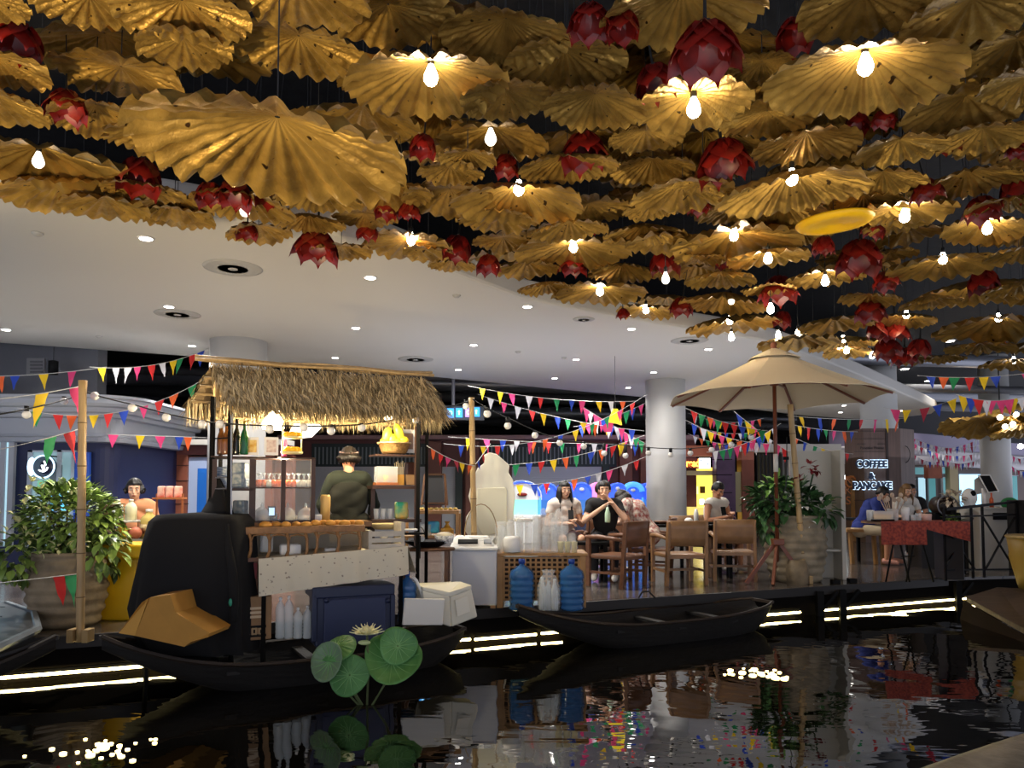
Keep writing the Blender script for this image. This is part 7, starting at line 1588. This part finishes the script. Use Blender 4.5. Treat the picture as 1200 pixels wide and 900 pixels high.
# glowing blobs on the pond surface standing in for golden glints
m_spk = mat('warm water glint', (1, .9, .6), em=(1, .76, .30), es=5)
for (px, py, wx, hx, lab) in ((118, 877, 150, 34, 'cluster of small glowing blobs standing in for golden water glints at lower left'), (884, 789, 92, 16, 'cluster of small glowing blobs standing in for golden water glints below the parasol')):
    c = G(px, py, 0); q = random.Random(px); t = thing('water_glints', lab, 'underwater lamp', c); sp = MB(True); wx_ = S(wx, c.y)/2; a0 = G(px, py-hx/2, 0).y-c.y
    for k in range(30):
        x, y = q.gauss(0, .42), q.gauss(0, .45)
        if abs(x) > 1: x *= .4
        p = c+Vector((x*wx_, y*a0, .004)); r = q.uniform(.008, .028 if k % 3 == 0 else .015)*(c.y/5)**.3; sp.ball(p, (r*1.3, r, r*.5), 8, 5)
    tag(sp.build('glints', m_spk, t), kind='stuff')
    MB().lathe((c.x, c.y, -.35), [(.12, 0), (.14, .06), (.001, .07)], 16).build('sunken_disc', m_black, t)  # unseen disc added under the water below the glints
# ================================================================ bunting
FC = {'y': M_('yellow flag', 'f0c818', .7), 'p': M_('pink flag', 'e0407c', .7), 'r': M_('red flag', 'd02828', .7), 'g': M_('green flag', '178a50', .7), 'b': M_('blue flag', '2448b8', .7), 'o': M_('orange flag', 'e8632a', .7), 'w': M_('white flag', 'dcdce2', .7), 'c': M_('crimson flag', 'a82840', .7)}
m_cord = M_('white cord', 'c8c8c4', .7)
def flagm(mb, a, b, h, q):
    """pennant hanging from cord between points a and b"""
    a = Vector(a); b = Vector(b); w_ = (b-a).length; tw = q.uniform(-.35, .35); n = Vector((-(b-a).y, (b-a).x, 0)).normalized(); tip = (a+b)/2+Vector((0, 0, -h))+n*h*q.uniform(-.25, .25)+(b-a)*q.uniform(-.2, .2)
    N = 5; vs = []; fs = []
    for j in range(N+1):
        v = j/N
        for i in range(4):
            u = i/3; p = a.lerp(b, u).lerp(tip, v); vs.append(p+n*(.10*w_*sin(v*5+u*3+tw*6)*min(v, 1-v)*2))
    for j in range(N):
        for i in range(3): fs.append((j*4+i, j*4+i+1, (j+1)*4+i+1, (j+1)*4+i))
    mb.add(vs, fs)
def bunting(label, pts, D0, D1, sag, seq, wpx, hpx, seed=0, group=None, start=0.05, end=.97, offs=None, kind=None):
    A, B = P(*pts[0], D0), P(*pts[1], D1); q = random.Random(seed+500); t = thing('bunting', label, 'bunting', A.lerp(B, .5), 0, group)
    def f(u): p = A.lerp(B, u); p.z -= sag*4*u*(1-u); return p
    MB(True).tube([f(k/16) for k in range(17)], .004 if D0 > 8 else .0035, 5).build('cord', m_cord, t)
    n = len(seq); L = (B-A).length; acc = {}
    for k, c_ in enumerate(seq):
        if c_ == ' ': continue
        u = offs[k] if offs else start+(end-start)*(k+.5+q.uniform(-.15, .15))/n; Dm = D0+(D1-D0)*u; w_ = S(wpx, Dm)*q.uniform(.88, 1.1)/L; mb = MB(True); flagm(mb, f(max(0, u-w_/2)), f(min(1, u+w_/2)), S(hpx, Dm)*q.uniform(.9, 1.1), q); mb.build('pennant', FC[c_], t)
    return t
bunting('white corded bunting tied to left bamboo post top with large yellow and pink pennants', [(-60, 472), (97, 452)], 4.6, 6.0, .02, 'gyp', 26, 40, 1, offs=[.15, .64, .93])
bunting('bunting with large green and red pennants tied to middle of left bamboo post', [(-60, 537), (95, 502)], 4.6, 6.0, .02, 'gr', 25, 36, 2, offs=[.72, .885])
bunting('low bunting with red and green pennants crossing in front of the potted shrub', [(-60, 690), (97, 672)], 4.8, 6.05, .0, 'rg', 24, 36, 3, offs=[.79, .89])
bunting('bunting with small orange blue yellow pennants before the grey upper wall', [(-20, 441), (125, 430)], 9.5, 9.5, .03, 'wobyp', 12, 19, 4, offs=[.02, .14, .26, .49, .72])
bunting('bunting of mixed pennants above the shop cornice, left of thatched roof', [(105, 430), (245, 408)], 10, 12, .12, 'ywwprwygrb', 11, 18, 5)
bunting('straight bunting under the dark ceiling, left of thatched roof', [(125, 509), (245, 513)], 11, 12, 0, 'pypbo', 11, 16, 6, offs=[.06, .31, .5, .69, .78])
bunting('drooping bunting of red and green pennants behind left post', [(20, 478), (238, 445)], 10.5, 12, .3, 'groyrbprog', 11, 17, 7)
bunting('bunting between thatched roof and bamboo post with peach and pink pennants', [(500, 522), (556, 546)], 6.9, 7.45, .03, 'orpcyo', 9, 13, 8)
bunting('bunting rising behind the bamboo post toward the white cutout', [(556, 546), (575, 520)], 8, 8.5, 0, 'brp', 7, 12, 9)
bunting('horizontal bunting row over the facade beam between bamboo post and column', [(525, 512), (757, 521)], 13, 15, .03, 'ypbworgpwpyb', 8, 14, 10)
bunting('highest bunting row behind bamboo post under dark ceiling', [(548, 452), (745, 470)], 13, 14, .10, 'yypwrgbpywo', 8, 15, 11)
bunting('second bunting row, crossing down left to right behind post', [(560, 462), (755, 505)], 14, 14, .1, 'wpwrybgyowpb', 8, 14, 12)
bunting('third bunting row, rising toward the white column', [(520, 520), (758, 462)], 12, 13.5, .35, 'byrwpobyggpr', 8, 14, 13)
bunting('bunting slung low over the arcade machines', [(560, 566), (757, 535)], 11, 12, .18, 'grybrgobwpwr', 9, 13, 14)
bunting('bunting slung from cutout figure up to the column', [(590, 545), (755, 510)], 12, 13, .1, 'gbryogboryg', 9, 14, 15)
bunting('thick cluster bunting of pink and blue pennants beside white column', [(680, 475), (757, 520)], 15, 15, .02, 'pwppybwbpwpg', 9, 16, 16)
bunting('blue and pink bunting hanging high left of the white column', [(672, 500), (757, 472)], 14.5, 15, .06, 'bpwbprgbp', 8, 14, 17)
bunting('bunting of mixed pennants just right of white column top row', [(803, 478), (900, 505)], 11, 10.2, .05, 'rgogrrbyg', 9, 15, 18)
bunting('bunting row between white column and parasol, middle height', [(803, 492), (905, 520)], 12, 12, .1, 'bwypyobwp', 8, 14, 19)
bunting('bunting row between white column and parasol, rising to right', [(828, 530), (915, 496)], 12, 12, .1, 'wggprpbyw', 8, 14, 20)
bunting('bunting behind the parasol pole with blue and pink pennants', [(860, 482), (925, 530)], 12.5, 12.5, .02, 'bypbwpr', 9, 16, 21)
bunting('bright bunting from the parasol to coffee column with yellow and blue pennants', [(922, 487), (1060, 490)], 10.5, 14, .04, 'ybogrpyo', 11, 16, 22)
bunting('second bunting under the ceiling tip with blue and green pennants', [(925, 497), (1005, 506)], 11.5, 13, .03, 'yrbgpob', 9, 15, 23)
bunting('lower bunting above the white partition with orange and blue pennants', [(925, 510), (1000, 532)], 12, 13, .06, 'obgyrpr', 8, 12, 24)
bunting('bunting crossing the tip of white ceiling with pink and navy pennants', [(1035, 478), (1130, 462)], 13, 12, .12, 'pycby', 11, 16, 25)
bunting('bunting with orange and white pennants high at far right', [(1075, 440), (1215, 436)], 11, 10, .05, 'bogryb p', 11, 16, 26)
bunting('bunting with pink and white pennants at the right edge', [(1120, 462), (1215, 460)], 10.5, 10, .10, 'ybrwpppywb', 11, 18, 27)
for i, (x0, y0, x1, y1, D, nm) in enumerate([(1060, 508, 1152, 520, 25, 'uppermost'), (1060, 520, 1152, 512, 26, 'second'), (1062, 514, 1150, 530, 24, 'third'), (1085, 528, 1150, 537, 25, 'lowest'), (1064, 526, 1110, 536, 26.5, 'leftmost'), (1182, 530, 1215, 524, 25, 'far right'), (1180, 540, 1215, 545, 26, 'lower far right')]):
    bunting('dense bunting of tiny pink and white pennants far right by balcony, %s string' % nm, [(x0, y0), (x1, y1)], D, D, .3, 'wpwcwbwpwwcpwbwpwcww'[:20 if i < 4 else 10], 3.4, 8, 30+i)
for i in range(3):
    bunting('bunting of tiny mixed pennants in dark hall between parasol and column, %s' % ('top', 'middle', 'bottom')[i], [(806, 484+i*12), (895, 490+i*14)], 17, 17, .15, 'wogpybrwgpo', 5, 9, 60+i)
# yellow paper star lantern among flags
c = P(721, 492, 13.5); t = thing('yellow_lantern', 'bright yellow and pink paper figure hanging among bunting left of column', 'lantern', c)
MB().prism([c+Vector((x*S(1, 13.5), 0, z*S(1, 13.5))) for x, z in ((-8, -3), (-5, 6), (-2, 13), (3, 13), (6, 4), (8, -6), (2, -4))], (0, .08, 0)).build('yellow_body', mat('yellow paper', hexc('f8d818'), .5, em=(1, .8, .05), es=.4), t); MB().prism([c+Vector((x*S(1, 13.5), .02, z*S(1, 13.5))) for x, z in ((-16, -8), (-8, -2), (-2, -4), (-4, -14), (-12, -14))], (0, .06, 0)).build('pink_tail', FC['p'], t); MB().cone((c.x, c.y, c.z+.15), (c.x, c.y, ZC), .004, n=4).build('hanging_wire', m_wire, t)
# ================================================================ festoon lights
def festoon(label, nodes, bulbs, r=.034):
    """nodes: (px, py, depth) the cable passes; bulbs hang from it"""
    pts = [P(*n_) for n_ in nodes]; t = thing('festoon_lights', label, 'string lights', pts[0]); out = []
    for a, b in zip(pts[:-1], pts[1:]):
        for k in range(8): u = k/8; p = a.lerp(b, u); p.z -= .035*4*u*(1-u)*(b-a).length*.4; out.append(p)
    out.append(pts[-1]); MB(True).tube(out, .006, 5).build('cable', m_cable, t)
    for px, py in bulbs:
        i = min(range(len(out)), key=lambda k: abs(600+F*out[k].x/out[k].y-px)); q_ = out[i]
        c = P(px, py, q_.y); s_ = MB(True).cone((c.x, c.y, q_.z+.01), (c.x, c.y, c.z+r*.8), r*.55, n=10).build('socket', m_socket, t); MB(True).ball(c, r, 14, 10).build('globe', m_globe, t)
festoon('black festoon cable with white globes from left edge to left bamboo post', [(-30, 490, 4.8), (97, 462, 6.05)], [(31, 486), (75, 470)], .030)
festoon('black festoon cable with white globes from left bamboo post across the stall front', [(97, 458, 6.05), (160, 475, 6.0), (240, 494, 5.9), (330, 499, 5.9), (430, 497, 6.2), (500, 482, 6.8), (549, 470, 7.4)], [(111, 464), (155, 478), (195, 489), (237, 497), (258, 497), (316, 503), (356, 501), (388, 505), (424, 501), (487, 492), (519, 484), (546, 476)], .034)
festoon('black festoon cable with white globes from bamboo post to white column', [(554, 468, 7.4), (600, 492, 8.2), (656, 515, 9.2), (718, 520, 10), (800, 526, 10.5), (858, 520, 10.2), (899, 500, 9.5)], [(571, 485), (595, 499), (627, 510), (656, 519), (684, 523), (708, 531), (733, 534), (760, 531), (786, 533), (809, 531), (834, 527), (857, 521), (880, 512)], .040)
# ================================================================ make shared labels point at one thing where the photo tells them apart
ORD = ['first', 'second', 'third', 'fourth', 'fifth', 'sixth', 'seventh', 'eighth', 'ninth']; NUM = ['', '', 'two', 'three', 'four', 'five', 'six', 'seven', 'eight', 'nine']
by = {}
bpy.context.view_layer.update()
for o in COL.objects:
    if o.parent is None and 'label' in o.keys(): by.setdefault(o['label'], []).append(o)
def scr(o):
    l = o.matrix_world.translation; return 600+F*l.x/max(.1, l.y)
for lab, os_ in by.items():
    n = len(os_)
    if n < 2: continue
    os_.sort(key=scr)
    if n <= 9:
        for k, o in enumerate(os_):
            w_ = 'leftmost' if k == 0 else 'rightmost' if k == n-1 else ORD[k]+' from left'
            nl = lab+', '+w_+' of '+NUM[n]
            if len(nl.split()) <= 16: o['label'] = nl
    else:
        for o in os_:
            if 'group' not in o.keys(): o['group'] = lab[:50]
